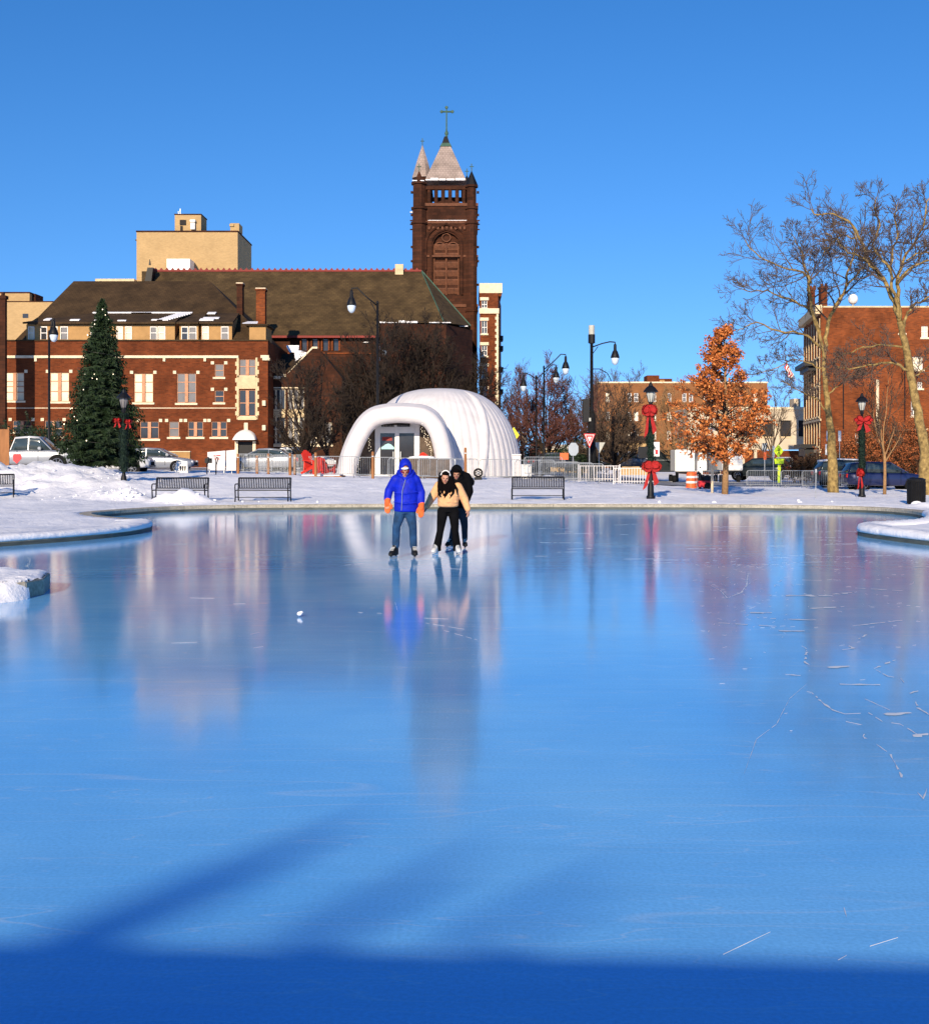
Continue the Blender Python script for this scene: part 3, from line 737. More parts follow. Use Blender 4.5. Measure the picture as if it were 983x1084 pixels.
G_, B_, K_ = M['glass_grey'], M['blind'], M['glass']
dormer(28, 185, 332.5, 60, [(30, 36.5, B_), (43, 50, K_), (57, 61, B_), (64, 72, G_), (96, 104, K_), (123.5, 130, B_), (132.5, 139.5, B_), (159, 166, G_), (167, 175, B_)])
dormer(190, 210, 333.5, 8, [(192, 199, K_), (200, 208, G_)])
dormer(213, 245.5, 332.5, 6, [(214, 221, B_), (234, 242, G_)])
def snowroof(mb):
    def patch(a0, a1, t0, t1, sk=0):
        dd = d + .75; zt = Z(343.5, dd) + .17; z2 = Z(332.5, d + 3.4) + .15
        f = lambda q, t, s: fd.p(X(q + s * t, dd), zt + (z2 - zt) * t + .03, -.4 + 3.25 * t)
        mb.prism([f(a0, t0, sk), f(a1, t0, sk), f(a1, t1, sk), f(a0, t1, sk)], (0, 0, .06))
    patch(88, 196, .90, .98); patch(130, 152, .90, .98); 
    for k in range(10): patch(166 + k * 1.6, 178 + k * 1.9, .12 + k * .075, .20 + k * .075)
    patch(211, 226, .1, .28); patch(213, 230, .28, .42); patch(213, 222, .8, .97); patch(160, 172, .12, .2); patch(74, 84, .1, .2); patch(45, 52, .12, .3, 6); patch(100, 108, .1, .2); patch(125, 134, .05, .12)
part(A, 'roof_snow', M['snow'], snowroof)
# chimneys
def chim(a0, a1, ytop, ybot, dd, m, cap=True):
    def f(mb):
        mb.box(X(a0, dd), X(a1, dd), dd, dd + .8, Z(ybot, dd), Z(ytop + 2, dd))
        mb.box(X(a0, dd) - .07, X(a1, dd) + .07, dd - .07, dd + .87, Z(ytop + 2, dd), Z(ytop, dd))
    c = part(A, 'chimney', m, f)
    mb = MB(); mb.box(X(a0, dd) - .05, X(a1, dd) + .05, dd - .05, dd + .85, Z(ytop, dd) + .003, Z(ytop - 1, dd)); child(mb, 'chimney_cap', M['stone_lt'], c)
chim(250.5, 256.5, 300, 340, d + 4, M['brick_dark']); chim(271, 280.5, 305.5, 345, d + 3, M['brick_orange'])
part(A, 'stair_head', M['stucco'], lambda mb: mb.box(X(262, d), X(280, d + .2), d + .8, d + 4, z(362), z(344)))
part(A, 'stair_head_roof', M['roof'], lambda mb: mb.box(X(258, d), X(283, d + .2), d + .5, d + 4.2, z(344) + .01, z(342)))
part(A, 'stair_head_snow', M['snow'], lambda mb: mb.prism([(X(255, d), d + .5, z(342) + .02), (X(271, d), d + .5, z(342) + .02), (X(268, d), d + 2, z(338)), (X(257, d), d + 2, z(338))], (0, .3, .1)))
# left corner dark chimney stack at the frame edge
L = thing('corner_chimney_block', 'dark brick chimney stack at the far left edge of the hall', 'chimney', (X(3, 96), 96, Z(480, 96)))
part(L, 'shaft', M['brick_dark'], lambda mb: (mb.box(X(-14, 96), X(5.5, 96), 96, 96.4, Z(500, 96), Z(297, 96)), mb.box(X(-15, 96), X(6.5, 96), 95.9, 96.5, Z(297, 96), Z(293.5, 96)), mb.box(X(1, 96), X(3.5, 96), 96.05, 96.35, Z(293.5, 96), Z(289.5, 96))))
L.location.z = Zg

# gabled link wing with big windows and snowy slate, between hall and church
d = 103.0; fr = Fr((0, d)); u = lambda a: X(a, d); z = lambda a: Z(a, d)
Bw = thing('gabled_brick_wing', 'brick wing with a stepped stone gable and wide mullioned windows beside the hall', 'building', (u(320), d, Zg))
hs = [(u(287), u(302), z(470), z(412)), (u(304.5), u(322), z(470), z(412)), (u(326), u(351), z(470), z(447))]
part(Bw, 'wall', M['brick_dark'], lambda mb: (wall_holes(mb, fr, u(284), u(362), Zg - 1, z(400), hs), mb.quad(fr.p(u(362), Zg - 1), fr.p(u(362), Zg - 1, 7), fr.p(u(362), z(400), 7), fr.p(u(362), z(400))),
     mb.prism([fr.p(u(284), z(400) + .002), fr.p(u(362), z(400) + .002), fr.p(u(336), z(368)), fr.p(u(330), z(368)), fr.p(u(306), z(394)), fr.p(u(284), z(394))], (0, .4, 0))))
for h, r in zip(hs, ((.27, .5, .6), (.27, .5, .6), (.5,))): window(Bw, fr, *h, M['glass'] if h is hs[0] else M['glass_grey'], M['stone_lt'], M['stone_lt'], 3, r, mull=.07)
part(Bw, 'window_panel', M['stone'], lambda mb: [fbox(mb, fr, a, b, z(442), z(433), -.03, .13) for a, b in ((u(287) + .01, u(302) - .01), (u(304.5) + .01, u(322) - .01))])
part(Bw, 'gable_coping', M['stone_lt'], lambda mb: (mb.prism([fr.p(u(304), z(396), -.1), fr.p(u(306), z(393.5), -.1), fr.p(u(330.5), z(367), -.1), fr.p(u(336), z(367), -.1), fr.p(u(336), z(369), -.1), fr.p(u(331), z(369), -.1)], (0, .6, 0)),
     fbox(mb, fr, u(285), u(289), z(399), z(396.5), -.12, .3), fbox(mb, fr, u(290), u(297), z(401), z(398), -.13, .3), fbox(mb, fr, u(298), u(303), z(399), z(396), -.12, .3), fbox(mb, fr, u(285), u(352), z(473), z(471.2), -.1, .05),
     fbox(mb, fr, u(285), u(322), z(411), z(409.8), -.06, .05)))
part(Bw, 'roof', M['roof'], lambda mb: (mb.quad((u(284), d + .4, z(398)), (u(306), d + .4, z(392)), (u(312), d + 5, z(369)), (u(284), d + 5, z(369))), mb.quad((u(306), d + .41, z(394)), (u(333), d + .41, z(367)), (u(333), d + 7, z(367)), (u(306), d + 7, z(394))),
     mb.quad((u(333), d + .41, z(367)), (u(362), d + .41, z(400)), (u(362), d + 7, z(400)), (u(333), d + 7, z(367)))))
part(Bw, 'roof_snow', M['snow'], lambda mb: (mb.prism([(u(296), d + 4, z(357) - .3), (u(309.5), d + 4, z(357) - .3), (u(309.5), d + 3.6, z(369)), (u(300), d + 3.6, z(369)), (u(296), d + 3.8, z(362))], (0, .3, 0)),
     mb.prism([(u(310), d + .6, z(370)), (u(316), d + 1, z(370)), (u(324), d + .6, z(373)), (u(312), d + .3, z(382))], (0, .2, .05))))

# ================================================================== B: church nave, apse and aisle
Cn = thing('church_nave', 'brownstone church hall under a huge mossy slate roof with a red tile ridge', 'church', (X(360, 112), 112, Zg))
de, dr = 110.5, 119.0
zr = Z(287, dr); ze = Z(355, de); za = Z(341.5, de)
def nroof(mb):
    r0, r1 = (X(150, dr), dr, zr), (X(446, dr), dr, zr)
    e0 = (X(150, de), de, ze); e1 = (X(401, de), de, ze); a1 = (X(401, de + 1.3), de + 1.6, Z(341.5, de + 1.6))
    a2 = (X(470, de + 1.6), de + 1.6, Z(341.5, de + 1.6)); h2 = (X(498, dr - 2), dr - 2, Z(345, dr - 2)); h3 = (X(498, dr - 2), dr + 9, Z(345, dr - 2)); b0 = (X(150, de), dr + 8, ze)
    mb.add([e0, e1, a1, a2, r1, r0], [(0, 1, 2, 5), (2, 3, 4, 5)]); mb.add([a2, h2, r1], [(0, 1, 2)]); mb.add([h2, h3, r1], [(0, 1, 2)]); mb.add([h3, b0, r0, r1], [(0, 1, 2, 3)]); mb.add([e0, b0, r0], [(0, 1, 2)])
part(Cn, 'roof', M['roof_green'], nroof)
def rid(mb):
    mb.box(X(162, dr), X(446, dr), dr - .15, dr + .15, zr - .05, zr + .12)
    x = X(163, dr)
    while x < X(444, dr):
        mb.prism([(x, dr - .1, zr + .12), (x + .34, dr - .1, zr + .12), (x + .17, dr - .1, zr + .34)], (0, .2, 0)); x += .55
part(Cn, 'ridge', M['ridge_red'], rid)
part(Cn, 'hip_flashing', M['copper'], lambda mb: (mb.tube([(X(446, dr), dr, zr + .02), (X(470, de + 1.6), de + 1.6, Z(341.5, de + 1.6) + .02)], .05, 5), mb.tube([(X(446, dr), dr, zr + .05), (X(498, dr - 2), dr - 2, Z(345, dr - 2) + .02)], .08, 5)))
part(Cn, 'vent', M['stone'], lambda mb: mb.box(X(418.5, dr), X(427, dr), dr - .6, dr + .4, zr - .4, Z(280.5, dr)))
part(Cn, 'end_stack', M['black'], lambda mb: mb.prism([(X(152, dr - 2), dr - 2, Z(302, dr - 2)), (X(159.5, dr - 2), dr - 2, Z(302, dr - 2)), (X(162, dr - 2), dr - 2, Z(283, dr - 2)), (X(156, dr - 2), dr - 2, Z(283, dr - 2))], (0, 1.2, 0)))
part(Cn, 'end_finial', M['black'], lambda mb: mb.tube([(X(158.5, dr - 1.5), dr - 1.5, Z(283, dr)), (X(158.5, dr - 1.5), dr - 1.5, Z(277, dr))], [.12, .03], 5))
fr = Fr((0, de + .6)); dd = de + .6
arches = [(X(a - 2.6, dd), X(a + 2.6, dd), Z(371, dd), Z(360, dd)) for a in (322, 333.5, 344.5, 355.5)]
def nwall(mb):
    wall_holes(mb, fr, X(240, dd), X(402, dd), Zg - 1, ze + .3, arches, .3)
    # raised aisle wall under the apse roof, facets turning away on the right
    p = [(X(402, dd), dd + .2), (X(472, dd + 1), dd + 1.2), (X(500, dr - 1.6), dr - 1.6), (X(500, dr - 1.6), dr + 9)]
    zt = Z(342, de + 1.6)
    for a, b in zip(p[:-1], p[1:]): mb.quad((*a, Zg - 1), (*b, Zg - 1), (*b, zt - .1), (*a, zt - .1))
part(Cn, 'wall', M['brick_dark'], nwall)
for h in arches:
    c = (h[0] + h[1]) / 2; r = (h[1] - h[0]) / 2
    def f(mb):
        pts = [fr.p(h[0], h[3], -.02)] + [fr.p(c - r * math.cos(t) * (1.0), h[3] + 1.5 * r * math.sin(t), -.02) for t in (0.5, 1.0, PI / 2, PI - 1, PI - .5)] + [fr.p(h[1], h[3], -.02)]
        mb.prism(pts, (0, .02, 0)); mb.quad(fr.p(h[0], h[2], .2), fr.p(h[1], h[2], .2), fr.p(h[1], h[3], .2), fr.p(h[0], h[3], .2))
    w = part(Cn, 'clerestory_window', M['glass'], f)
    def f2(mb):
        for s in (-1, 1): mb.tube([fr.p(c + s * (r + .1), h[2], -.05), fr.p(c + s * (r + .1), h[3], -.05), fr.p(c + s * r * .62, h[3] + r * 1.1, -.05), fr.p(c, h[3] + r * 1.7, -.05)], .09, 5)
    mb = MB(); f2(mb); child(mb, 'arch_moulding', M['brick_orange'], w)
part(Cn, 'eaves', M['ridge_red'], lambda mb: mb.box(X(240, de), X(401, de), de - .12, de + .1, ze - .22, ze - .02))
def esnow(mb):
    rr = random.Random(3); x = X(402, de + 1.6); y = de + 1.5; zz = Z(341.7, de + 1.6)
    while x < X(468, y):
        w = rr.uniform(.3, 1.2)
        if rr.random() < .8: mb.box(x, x + w, y - .1, y + .25, zz - .02, zz + rr.uniform(.05, .2))
        x += w + rr.uniform(0, .25)
    mb.box(X(486, dr - 3), X(495, dr - 3), dr - 3, dr - 2.8, Z(345.5, dr - 3), Z(344.6, dr - 3))
    mb.box(X(384, dd), X(391, dd), dd - .3, dd - .05, Z(363, dd), Z(362, dd))
part(Cn, 'eaves_snow', M['snow'], esnow)
part(Cn, 'stone_band', M['brick_orange'], lambda mb: fbox(mb, fr, X(300, dd), X(401, dd), Z(374.5, dd), Z(373.3, dd), -.1, .05))

M['louvre'] = mat('brown_louvre', (0.12, 0.042, 0.018), .8, .4, 3)
# ================================================================== C: church tower
d = 128.0; u = lambda a: X(a, d); z = lambda a: Z(a, d); fr = Fr((0, d))
T = thing('church_tower', 'tall dark brownstone bell tower with a pale pyramid spire and cross', 'tower', (u(472), d + 3, Zg))
cx = u(472); hw = (u(505) - u(439.5)) / 2; dep = hw * 2
aw, ah0, ah1 = (u(486.5) - u(458)) / 2 + .0, z(312), z(262)
acx = u(472.3)
def arch_pts(c, w, z0, zs, rise, dpt, n=8):
    pts = [fr.p(c - w, z0, dpt), fr.p(c - w, zs, dpt)]
    for i in range(1, n): t = i / n; a = PI / 2 * t; pts.append(fr.p(c - w * math.cos(a) ** 1.0 * (1 - 0.0 * t), zs + rise * math.sin(a) ** 0.85, dpt))
    left = pts[2:]; pts.append(fr.p(c, zs + rise * 1.06, dpt))
    pts += [fr.p(2 * c - q.x, q.z, dpt) for q in reversed(left)]
    pts += [fr.p(c + w, zs, dpt), fr.p(c + w, z0, dpt)]
    return pts
def tbody(mb):
    zt = z(218)
    outer = [fr.p(cx - hw, Zg - 1), fr.p(cx + hw, Zg - 1), fr.p(cx + hw, zt), fr.p(cx - hw, zt)]
    hole = arch_pts(acx, aw, ah0, ah1, z(246) - z(262), 0)
    tri = tessellate_polygon([outer, hole]); allp = outer + hole
    mb.add(allp, [tuple(t) for t in tri])
    n = len(hole)
    for i in range(n):
        a, b = hole[i], hole[(i + 1) % n]; mb.quad(a, b, b + Vector((0, .7, 0)), a + Vector((0, .7, 0)))
    for x in (cx - hw, cx + hw): mb.quad((x, d, Zg - 1), (x, d + dep, Zg - 1), (x, d + dep, zt), (x, d, zt))
    mb.quad((cx - hw, d + dep, Zg - 1), (cx + hw, d + dep, Zg - 1), (cx + hw, d + dep, zt), (cx - hw, d + dep, zt))
    mb.quad((cx - hw, d, zt), (cx + hw, d, zt), (cx + hw, d + dep, zt), (cx - hw, d + dep, zt))
part(T, 'wall', M['brick_dark'], tbody)
louv = part(T, 'arch_window', M['brick_dark'], lambda mb: mb.prism(arch_pts(acx, aw, ah0, ah1, z(246) - z(262), .45), (0, .1, 0)))
def tracery(mb):
    for k in range(6):
        zz = ah0 + .15 + k * (ah1 - ah0) / 5.4
        for s in (-1, 1): mb.prism([fr.p(acx + s * (aw * .50) - aw * .42, zz, .40), fr.p(acx + s * (aw * .50) + aw * .42, zz, .40), fr.p(acx + s * (aw * .5) + aw * .42, zz + .5, .22), fr.p(acx + s * aw * .5 - aw * .42, zz + .5, .22)], (0, 0, .12))
    mb.tube([fr.p(acx, ah0, .3), fr.p(acx, ah1 + .5, .3)], .12, 6)
    for s in (-1, 1): mb.tube([fr.p(acx + s * aw * .9, ah0, .3), fr.p(acx + s * aw * .9, ah1, .3)], .1, 6)
    for s in (-1, 1): mb.tube([fr.p(acx + s * aw * (.5 + .42 * math.cos(t)), ah1 + .75 * math.sin(t) * .8, .3) for t in [PI * i / 8 for i in range(9)]], .08, 5)
    mb.tube([fr.p(acx + .45 * math.cos(t), ah1 + 1.1 + .42 * math.sin(t), .3) for t in [2 * PI * i / 10 for i in range(11)]], .08, 5)
mb = MB(); tracery(mb); child(mb, 'louvre', M['louvre'], louv)
def archm(mb):
    for o_, dpt, r in ((.22, -.06, .16), (.75, -.1, .14)):
        pts = arch_pts(acx, aw + o_, ah0 + (0 if o_ < .5 else 2.6), ah1 + .1, z(246) - z(262) + o_ * .9, dpt)
        mb.tube(pts, r, 6)
part(T, 'arch_moulding', M['brick_dark'], archm)
def belts(mb):
    for zz, h in ((z(218), .3), (z(236.5), .28), (z(272), .2), (z(325), .3)):
        mb.box(cx - hw - .12, cx + hw + .12, d - .12, d + dep + .12, zz, zz + h)
    x = u(453)
    while x < u(493): mb.box(x, x + .22, d - .2, d - .01, z(243), z(240)); x += .46
part(T, 'belt_course', M['louvre'], belts)
part(T, 'belt_snow', M['snow'], lambda mb: (mb.box(u(453), u(494), d - .16, d + .1, z(236.5) + .285, z(236.5) + .34), mb.box(u(434), u(439), d - .1, d + .3, z(225), z(224))))
def front(mb):
    # stepped gable parapet under the belfry
    mb.prism([fr.p(u(454), z(218) + .31, .3), fr.p(u(492), z(218) + .31, .3), fr.p(u(492), z(214.5), .3), fr.p(u(480), z(212.5), .3), fr.p(u(477), z(210.5), .3), fr.p(u(468), z(210.5), .3), fr.p(u(465), z(212.5), .3), fr.p(u(454), z(215), .3)], (0, .4, 0))
part(T, 'belfry_parapet', M['brick_dark'], front)
def cols(mb):
    zb, zt = z(218) + .3, z(200)
    y0, y1 = d + .35, d + dep - .35; x0, x1 = u(454), u(491)
    for i in range(6):
        x = x0 + (x1 - x0) * i / 5
        for y in (y0, y1): mb.tube([(x, y, zb), (x, y, zt)], .2, 8)
        y = y0 + (y1 - y0) * i / 5
        for xx in (x0, x1): mb.tube([(xx, y, zb), (xx, y, zt)], .2, 8)
    mb.box(x0 - .3, x1 + .3, y0 - .25, y0 + .3, zt, z(196)); mb.box(x0 - .3, x1 + .3, y1 - .3, y1 + .25, zt, z(196))
    mb.box(x0 - .3, x0 + .3, y0 + .3, y1 - .3, zt, z(196)); mb.box(x1 - .3, x1 + .3, y0 + .3, y1 - .3, zt, z(196))
part(T, 'belfry_columns', M['brick_dark'], cols)
pcy = d + dep / 2
def pyr(mb, c, zb, zt, hb, ht):
    b = [(c[0] + sx * hb, c[1] + sy * hb, zb) for sx, sy in ((-1, -1), (1, -1), (1, 1), (-1, 1))]; t = [(c[0] + sx * ht, c[1] + sy * ht, zt) for sx, sy in ((-1, -1), (1, -1), (1, 1), (-1, 1))]
    mb.loft([b, t])
hb = (X(493, pcy) - X(450, pcy)) / 2
spire = part(T, 'spire', M['roof_pink'], lambda mb: pyr(mb, (X(471.8, pcy), pcy), Z(195.5, pcy), Z(152.5, pcy), hb, .38))
mb = MB(); pyr(mb, (X(471.8, pcy), pcy), Z(156, pcy), Z(152, pcy), .62, .42); child(mb, 'spire_collar', M['copper'], spire)
mb = MB(); pyr(mb, (X(471.8, pcy), pcy), Z(152, pcy), Z(144.5, pcy), .40, .16); child(mb, 'spire_cap', M['black'], spire)
def cross(mb):
    x = X(472.5, pcy); mb.tube([(x, pcy, Z(145, pcy)), (x, pcy, Z(136, pcy)), (x, pcy, Z(112.5, pcy))], [.16, .09, .07], 6)
    mb.tube([(X(467, pcy), pcy, Z(118, pcy)), (X(479, pcy), pcy, Z(118, pcy))], .1, 6)
    for q in ((467.3, 118), (478.7, 118), (472.5, 113.5)): mb.ell((X(q[0], pcy), pcy, Z(q[1], pcy)), .18, .1, .18, 6, 5)
    mb.ell((x, pcy, Z(141, pcy)), .2, .2, .3, 8, 6)
mb = MB(); cross(mb); child(mb, 'cross', M['copper'], spire)
part(T, 'spire_snow', M['snow'], lambda mb: [mb.box(X(a, pcy), X(b, pcy), pcy - hb - .12, pcy - hb + .25, Z(195.7, pcy), Z(c, pcy)) for a, b, c in ((451, 456, 194.6), (456, 464, 193.2), (465, 472, 194), (473, 481, 194), (482, 492, 193.4))])
def turret(c, r, ztop, zapex, m, fin=True, cone_r=None):
    def f(mb):
        mb.lathe([(r, Zg - 1 - 0), (r, z(330)), (r + .1, z(330)), (r + .1, z(328.5)), (r - .03, z(328.5)), (r - .03, z(238)), (r + .13, z(237)), (r + .13, z(235)), (r - .05, z(234.5)), (r - .05, z(222)), (r + .1, z(221.5)), (r + .1, z(219.5)), (r - .12, z(219)), (r - .12, ztop - .25), (r + .08, ztop - .2), (r + .08, ztop)], 8, (c[0], c[1], 0))
    t = part(T, 'turret', M['brick_dark'], f)
    cr = cone_r or r + .05
    mb = MB(); mb.lathe([(cr, ztop + .01), (cr * .5, ztop + (zapex - ztop) * .55), (.05, zapex)], 8, (c[0], c[1], 0)); child(mb, 'turret_cap', m, t)
    if fin:
        mb = MB(); mb.tube([(c[0], c[1], zapex - .1), (c[0], c[1], zapex + .8)], .05, 5); mb.tube([(c[0] - .22, c[1], zapex + .5), (c[0] + .22, c[1], zapex + .5)], .045, 5); child(mb, 'finial', M['copper'], t)
    return t
tl = turret((u(443.5), d + .1), (u(451.5) - u(435.5)) / 2, z(193), z(181), M['brick_dark'], cone_r=.55)
tr = turret((u(499), d + .1), (u(505.5) - u(492.5)) / 2, z(196), z(181), M['black'])
turret((X(447, d + dep), d + dep), .9, Z(189, d + dep), Z(154, d + dep), M['roof_pink'], cone_r=1.2)
tr4 = turret((X(494, d + dep), d + dep), .6, Z(197, d + dep), Z(186, d + dep), M['black'])
mb = MB(); mb.box(u(436.5), u(441.5), d - .7, d + .1, z(193) + .01, z(192)); mb.box(u(445), u(449), d - .7, d + .1, z(193) + .01, z(192.1)); mb.box(u(436), u(439), d + dep - .9, d + dep, z(189), z(187)); child(mb, 'turret_snow', M['snow'], tl)
def garg(mb):
    for s, a in ((-1, 437), (1, 504.5)):
        for q in (232.5, 236.5, 242): mb.box(min(u(a), u(a + s * 3.2)), max(u(a), u(a + s * 3.2)), d, d + .25, z(q + 1), z(q))
        for q in (202, 226, 260, 275, 300): mb.box(min(u(a), u(a + s * 2.4)), max(u(a), u(a + s * 2.4)), d, d + .4, z(q + 2), z(q))
part(T, 'gargoyle', M['brick_dark'], garg)

# ================================================================== D, E: yellow brick blocks
d = 170.0; u = lambda a: X(a, d); z = lambda a: Z(a, d); fr = Fr((0, d))
Y1 = thing('yellow_block', 'tall yellow brick block with a penthouse rising behind the hall roof', 'building', (u(200), d + 5, Zg))
part(Y1, 'wall', M['brick_yellow'], lambda mb: mb.box(u(144.5), u(251.5), d, d + 11, Zg, z(245.5)))
part(Y1, 'coping', M['brick_dark'], lambda mb: mb.box(u(144), u(252), d - .1, d + 11.1, z(245.5), z(244)))
ph = part(Y1, 'penthouse', M['brick_yellow'], lambda mb: mb.box(u(183.5), u(211.5), d + .8, d + 4.5, z(244) + .01, z(226)))
mb = MB(); mb.box(u(183), u(212), d + .7, d + 4.6, z(226), z(225)); child(mb, 'penthouse_roof', M['brick_dark'], ph)
mb = MB(); mb.box(u(189), u(195.5), d + .68, d + .82, z(237), z(231.5)); mb.box(u(189.5), u(192), d + .68, d + .82, z(244), z(238)); child(mb, 'vent_opening', M['dark_in'], ph)
mb = MB(); mb.box(u(201), u(205.5), d + .3, d + .8, z(242), z(235)); mb.box(u(200.5), u(206), d + .25, d + .8, z(234), z(231.8)); child(mb, 'air_unit', M['white_paint'], ph)
mb = MB(); mb.tube([(u(189), d + 1, z(225)), (u(189), d + 1, z(219))], .06, 5); mb.tube([(u(187), d + 1, z(225)), (u(187), d + 1, z(222))], .05, 5); child(mb, 'aerial', M['galv'], ph)
part(Y1, 'chimney', M['brick_yellow'], lambda mb: (mb.box(u(243), u(252.5), d + .4, d + 3, z(244) + .02, z(235.5)), mb.box(u(242.5), u(247), d + .2, d + 1, z(239), z(236.5))))
part(Y1, 'parapet_hut', M['white_paint'], lambda mb: mb.box(u(182), u(206), d - 3, d - .2, z(292), z(277.5)))
part(Y1, 'low_wing', M['stone'], lambda mb: mb.box(u(103), u(144), d - 1, d + 8, Zg, z(296)))
part(Y1, 'side_bracket', M['black'], lambda mb: mb.box(u(142.5), u(144.4), d + .3, d + .6, z(254), z(252.8)))
d = 160.0; u = lambda a: X(a, d); z = lambda a: Z(a, d)
Y2 = thing('yellow_annexe', 'low yellow brick annexe showing left of the hipped roof', 'building', (u(20), d + 4, Zg))
part(Y2, 'wall', M['brick_yellow'], lambda mb: (mb.box(u(-60), u(56), d, d + 9, Zg, z(319.5)), mb.box(u(-30), u(25.5), d + 2, d + 7, z(319.5) + .02, z(308))))
part(Y2, 'coping', M['brick_dark'], lambda mb: (mb.box(u(-61), u(56.6), d - .1, d + 1.9, z(319.5) + .003, z(318.6)), mb.box(u(-31), u(26), d + 1.9, d + 7.1, z(308) + .003, z(306.7))))
part(Y2, 'window', M['glass'], lambda mb: mb.box(u(24), u(30), d - .03, d + .02, z(336.5), z(332)))
part(Y2, 'side_chimney', M['brick_dark'], lambda mb: mb.box(u(25.5) + .02, u(29), d + 3, d + 6, z(319.5) + .02, z(307.5)))

# ================================================================== F: apartment block right of the tower
d = 124.0; u = lambda a: X(a, d); z = lambda a: Z(a, d); fr = Fr((0, d))
Fb = thing('brick_apartments', 'narrow red brick apartment block with cream cornice right of the tower', 'building', (u(510), d + 4, Zg))
hs = []
for b in (359, 367): pass
for zt_, zb_ in ((318, 326), (339.5, 353), (365.5, 376.5), (388, 400), (412, 424), (436, 448)):
    for a in (509.5,): hs.append((u(a), u(a + 6), z(zb_), z(zt_)))
part(Fb, 'wall', M['brick'], lambda mb: (wall_holes(mb, fr, u(507.5), u(527), Zg - 1, z(310), hs, .2), mb.quad((u(527), d, Zg - 1), (u(533), d + 9, Zg - 1), (u(533), d + 9, z(312)), (u(527), d, z(310))), mb.quad((u(507.5), d, z(310)), (u(527), d, z(310)), (u(533), d + 9, z(312)), (u(507.5), d + 9, z(312)))))
part(Fb, 'top_storey', M['brick_orange'], lambda mb: mb.box(u(507.5), u(531), d + 1.2, d + 8.8, z(312) + .02, z(306)))
part(Fb, 'cornice', M['stone_lt'], lambda mb: (mb.box(u(507.5), u(531.8), d + 1.05, d + 9, z(308.5), z(298)), mb.box(u(507), u(528), d - .2, d + .2, z(332), z(326.5))))
for h in hs: window(Fb, fr, *h, M['glass'], M['white_paint'], M['stone_lt'], 2, (.5,), lintel=1)
part(Fb, 'quoins', M['stone_lt'], lambda mb: [mb.box(u(524) if i % 2 else u(525.3), u(527.4), d - .08, d + .05, z(332 + 3.2 * (i + 1)) + .01, z(332 + 3.2 * i)) for i in range(44)])
part(Fb, 'lintel', M['stone_lt'], lambda mb: [mb.box(h[0] - .15, h[1] + .15, d - .09, d + .02, h[3] + .01, h[3] + .32) for h in hs])
for q in (352, 363, 386, 410): part(Fb, 'balcony', M['black'], lambda mb: mb.box(u(528.5), u(533.5), d + 3, d + 5, z(q + 5), z(q)))

# ================================================================== G: far tan brick block
d = 210.0; u = lambda a: X(a, d); z = lambda a: Z(a, d); fr = Fr((0, d))
G = thing('tan_brick_block', 'distant three storey tan brick block behind the red bow lamp', 'building', (u(700), d + 5, .1))
hs = [(u(a), u(a + 4.2), z(b + 9.5), z(b)) for b in (416, 436, 456) for a in (641, 664, 671, 690, 706, 722, 729, 745, 760, 767, 782, 797)]
part(G, 'wall', M['brick_brown'], lambda mb: (wall_holes(mb, fr, u(632), u(812), -1, z(405.5), hs, .2), mb.quad((u(632), d, -1), (u(632), d + 12, -1), (u(632), d + 12, z(405.5)), (u(632), d, z(405.5))), mb.quad((u(632), d, z(405.5)), (u(632), d + 12, z(405.5)), (u(812), d + 12, z(405.5)), (u(812), d, z(405.5)))))
for h in hs: window(G, fr, *h, M['blind'] if random.random() < .5 else M['glass_grey'], M['white_paint'], None, 1, (.5,), fw=.09)
part(G, 'coping', M['stone_lt'], lambda mb: mb.box(u(631.5), u(812.5), d - .12, d + .3, z(405.5) + .003, z(404)))
part(G, 'rooftop_hut', M['brick'], lambda mb: (mb.box(u(687.5), u(700.5), d + 3, d + 7, z(404.5), z(396)), mb.box(u(700.5) + .02, u(714.5), d + 3.2, d + 7, z(404.5), z(399.5))))
part(G, 'rooftop_box', M['stucco'], lambda mb: mb.box(u(700.8), u(706), d + 2.9, d + 3.18, z(404.3), z(401)))

# yellow low house beyond the white picket fence
d = 135.0; u = lambda a: X(a, d); z = lambda a: Z(a, d); fr = Fr((0, d))
H2 = thing('low_yellow_house', 'low yellow shopfront beyond the street, left of the black trailer', 'building', (u(675), d + 3, .1))
hs = [(u(a), u(a + 4), z(493), z(484)) for a in (662, 670, 677)]
part(H2, 'wall', M['brick_yellow'], lambda mb: (wall_holes(mb, fr, u(655), u(688), -.5, z(468), hs, .2), mb.quad((u(655), d, -.5), (u(655), d + 6, -.5), (u(655), d + 6, z(468)), (u(655), d, z(468)))))
for h in hs: window(H2, fr, *h, M['glass'], M['white_paint'], None, 1, (.5,))
part(H2, 'roof', M['roof'], lambda mb: mb.prism([(u(653), d - .4, z(468)), (u(690), d - .4, z(468)), (u(690), d + 3, z(462)), (u(653), d + 3, z(462))], (0, 0, .1)))
H3 = thing('low_cream_house', 'low cream house far down the street beyond the lamp posts', 'building', (X(605, 150), 153, .3))
d = 150.0; u = lambda a: X(a, d); z = lambda a: Z(a, d); fr = Fr((0, d))
hs = [(u(a), u(a + 4), z(489), z(482)) for a in (572, 583, 594, 612)]
part(H3, 'wall', M['brick_yellow'], lambda mb: (wall_holes(mb, fr, u(560), u(622), -.5, z(476), hs, .2),))
for h in hs: window(H3, fr, *h, M['glass'], M['white_paint'], None, 1, (.5,))
part(H3, 'roof', M['stone_lt'], lambda mb: mb.prism([(u(559), d - .4, z(476)), (u(623), d - .4, z(476)), (u(619), d + 3, z(471)), (u(563), d + 3, z(471))], (0, 0, .1)))

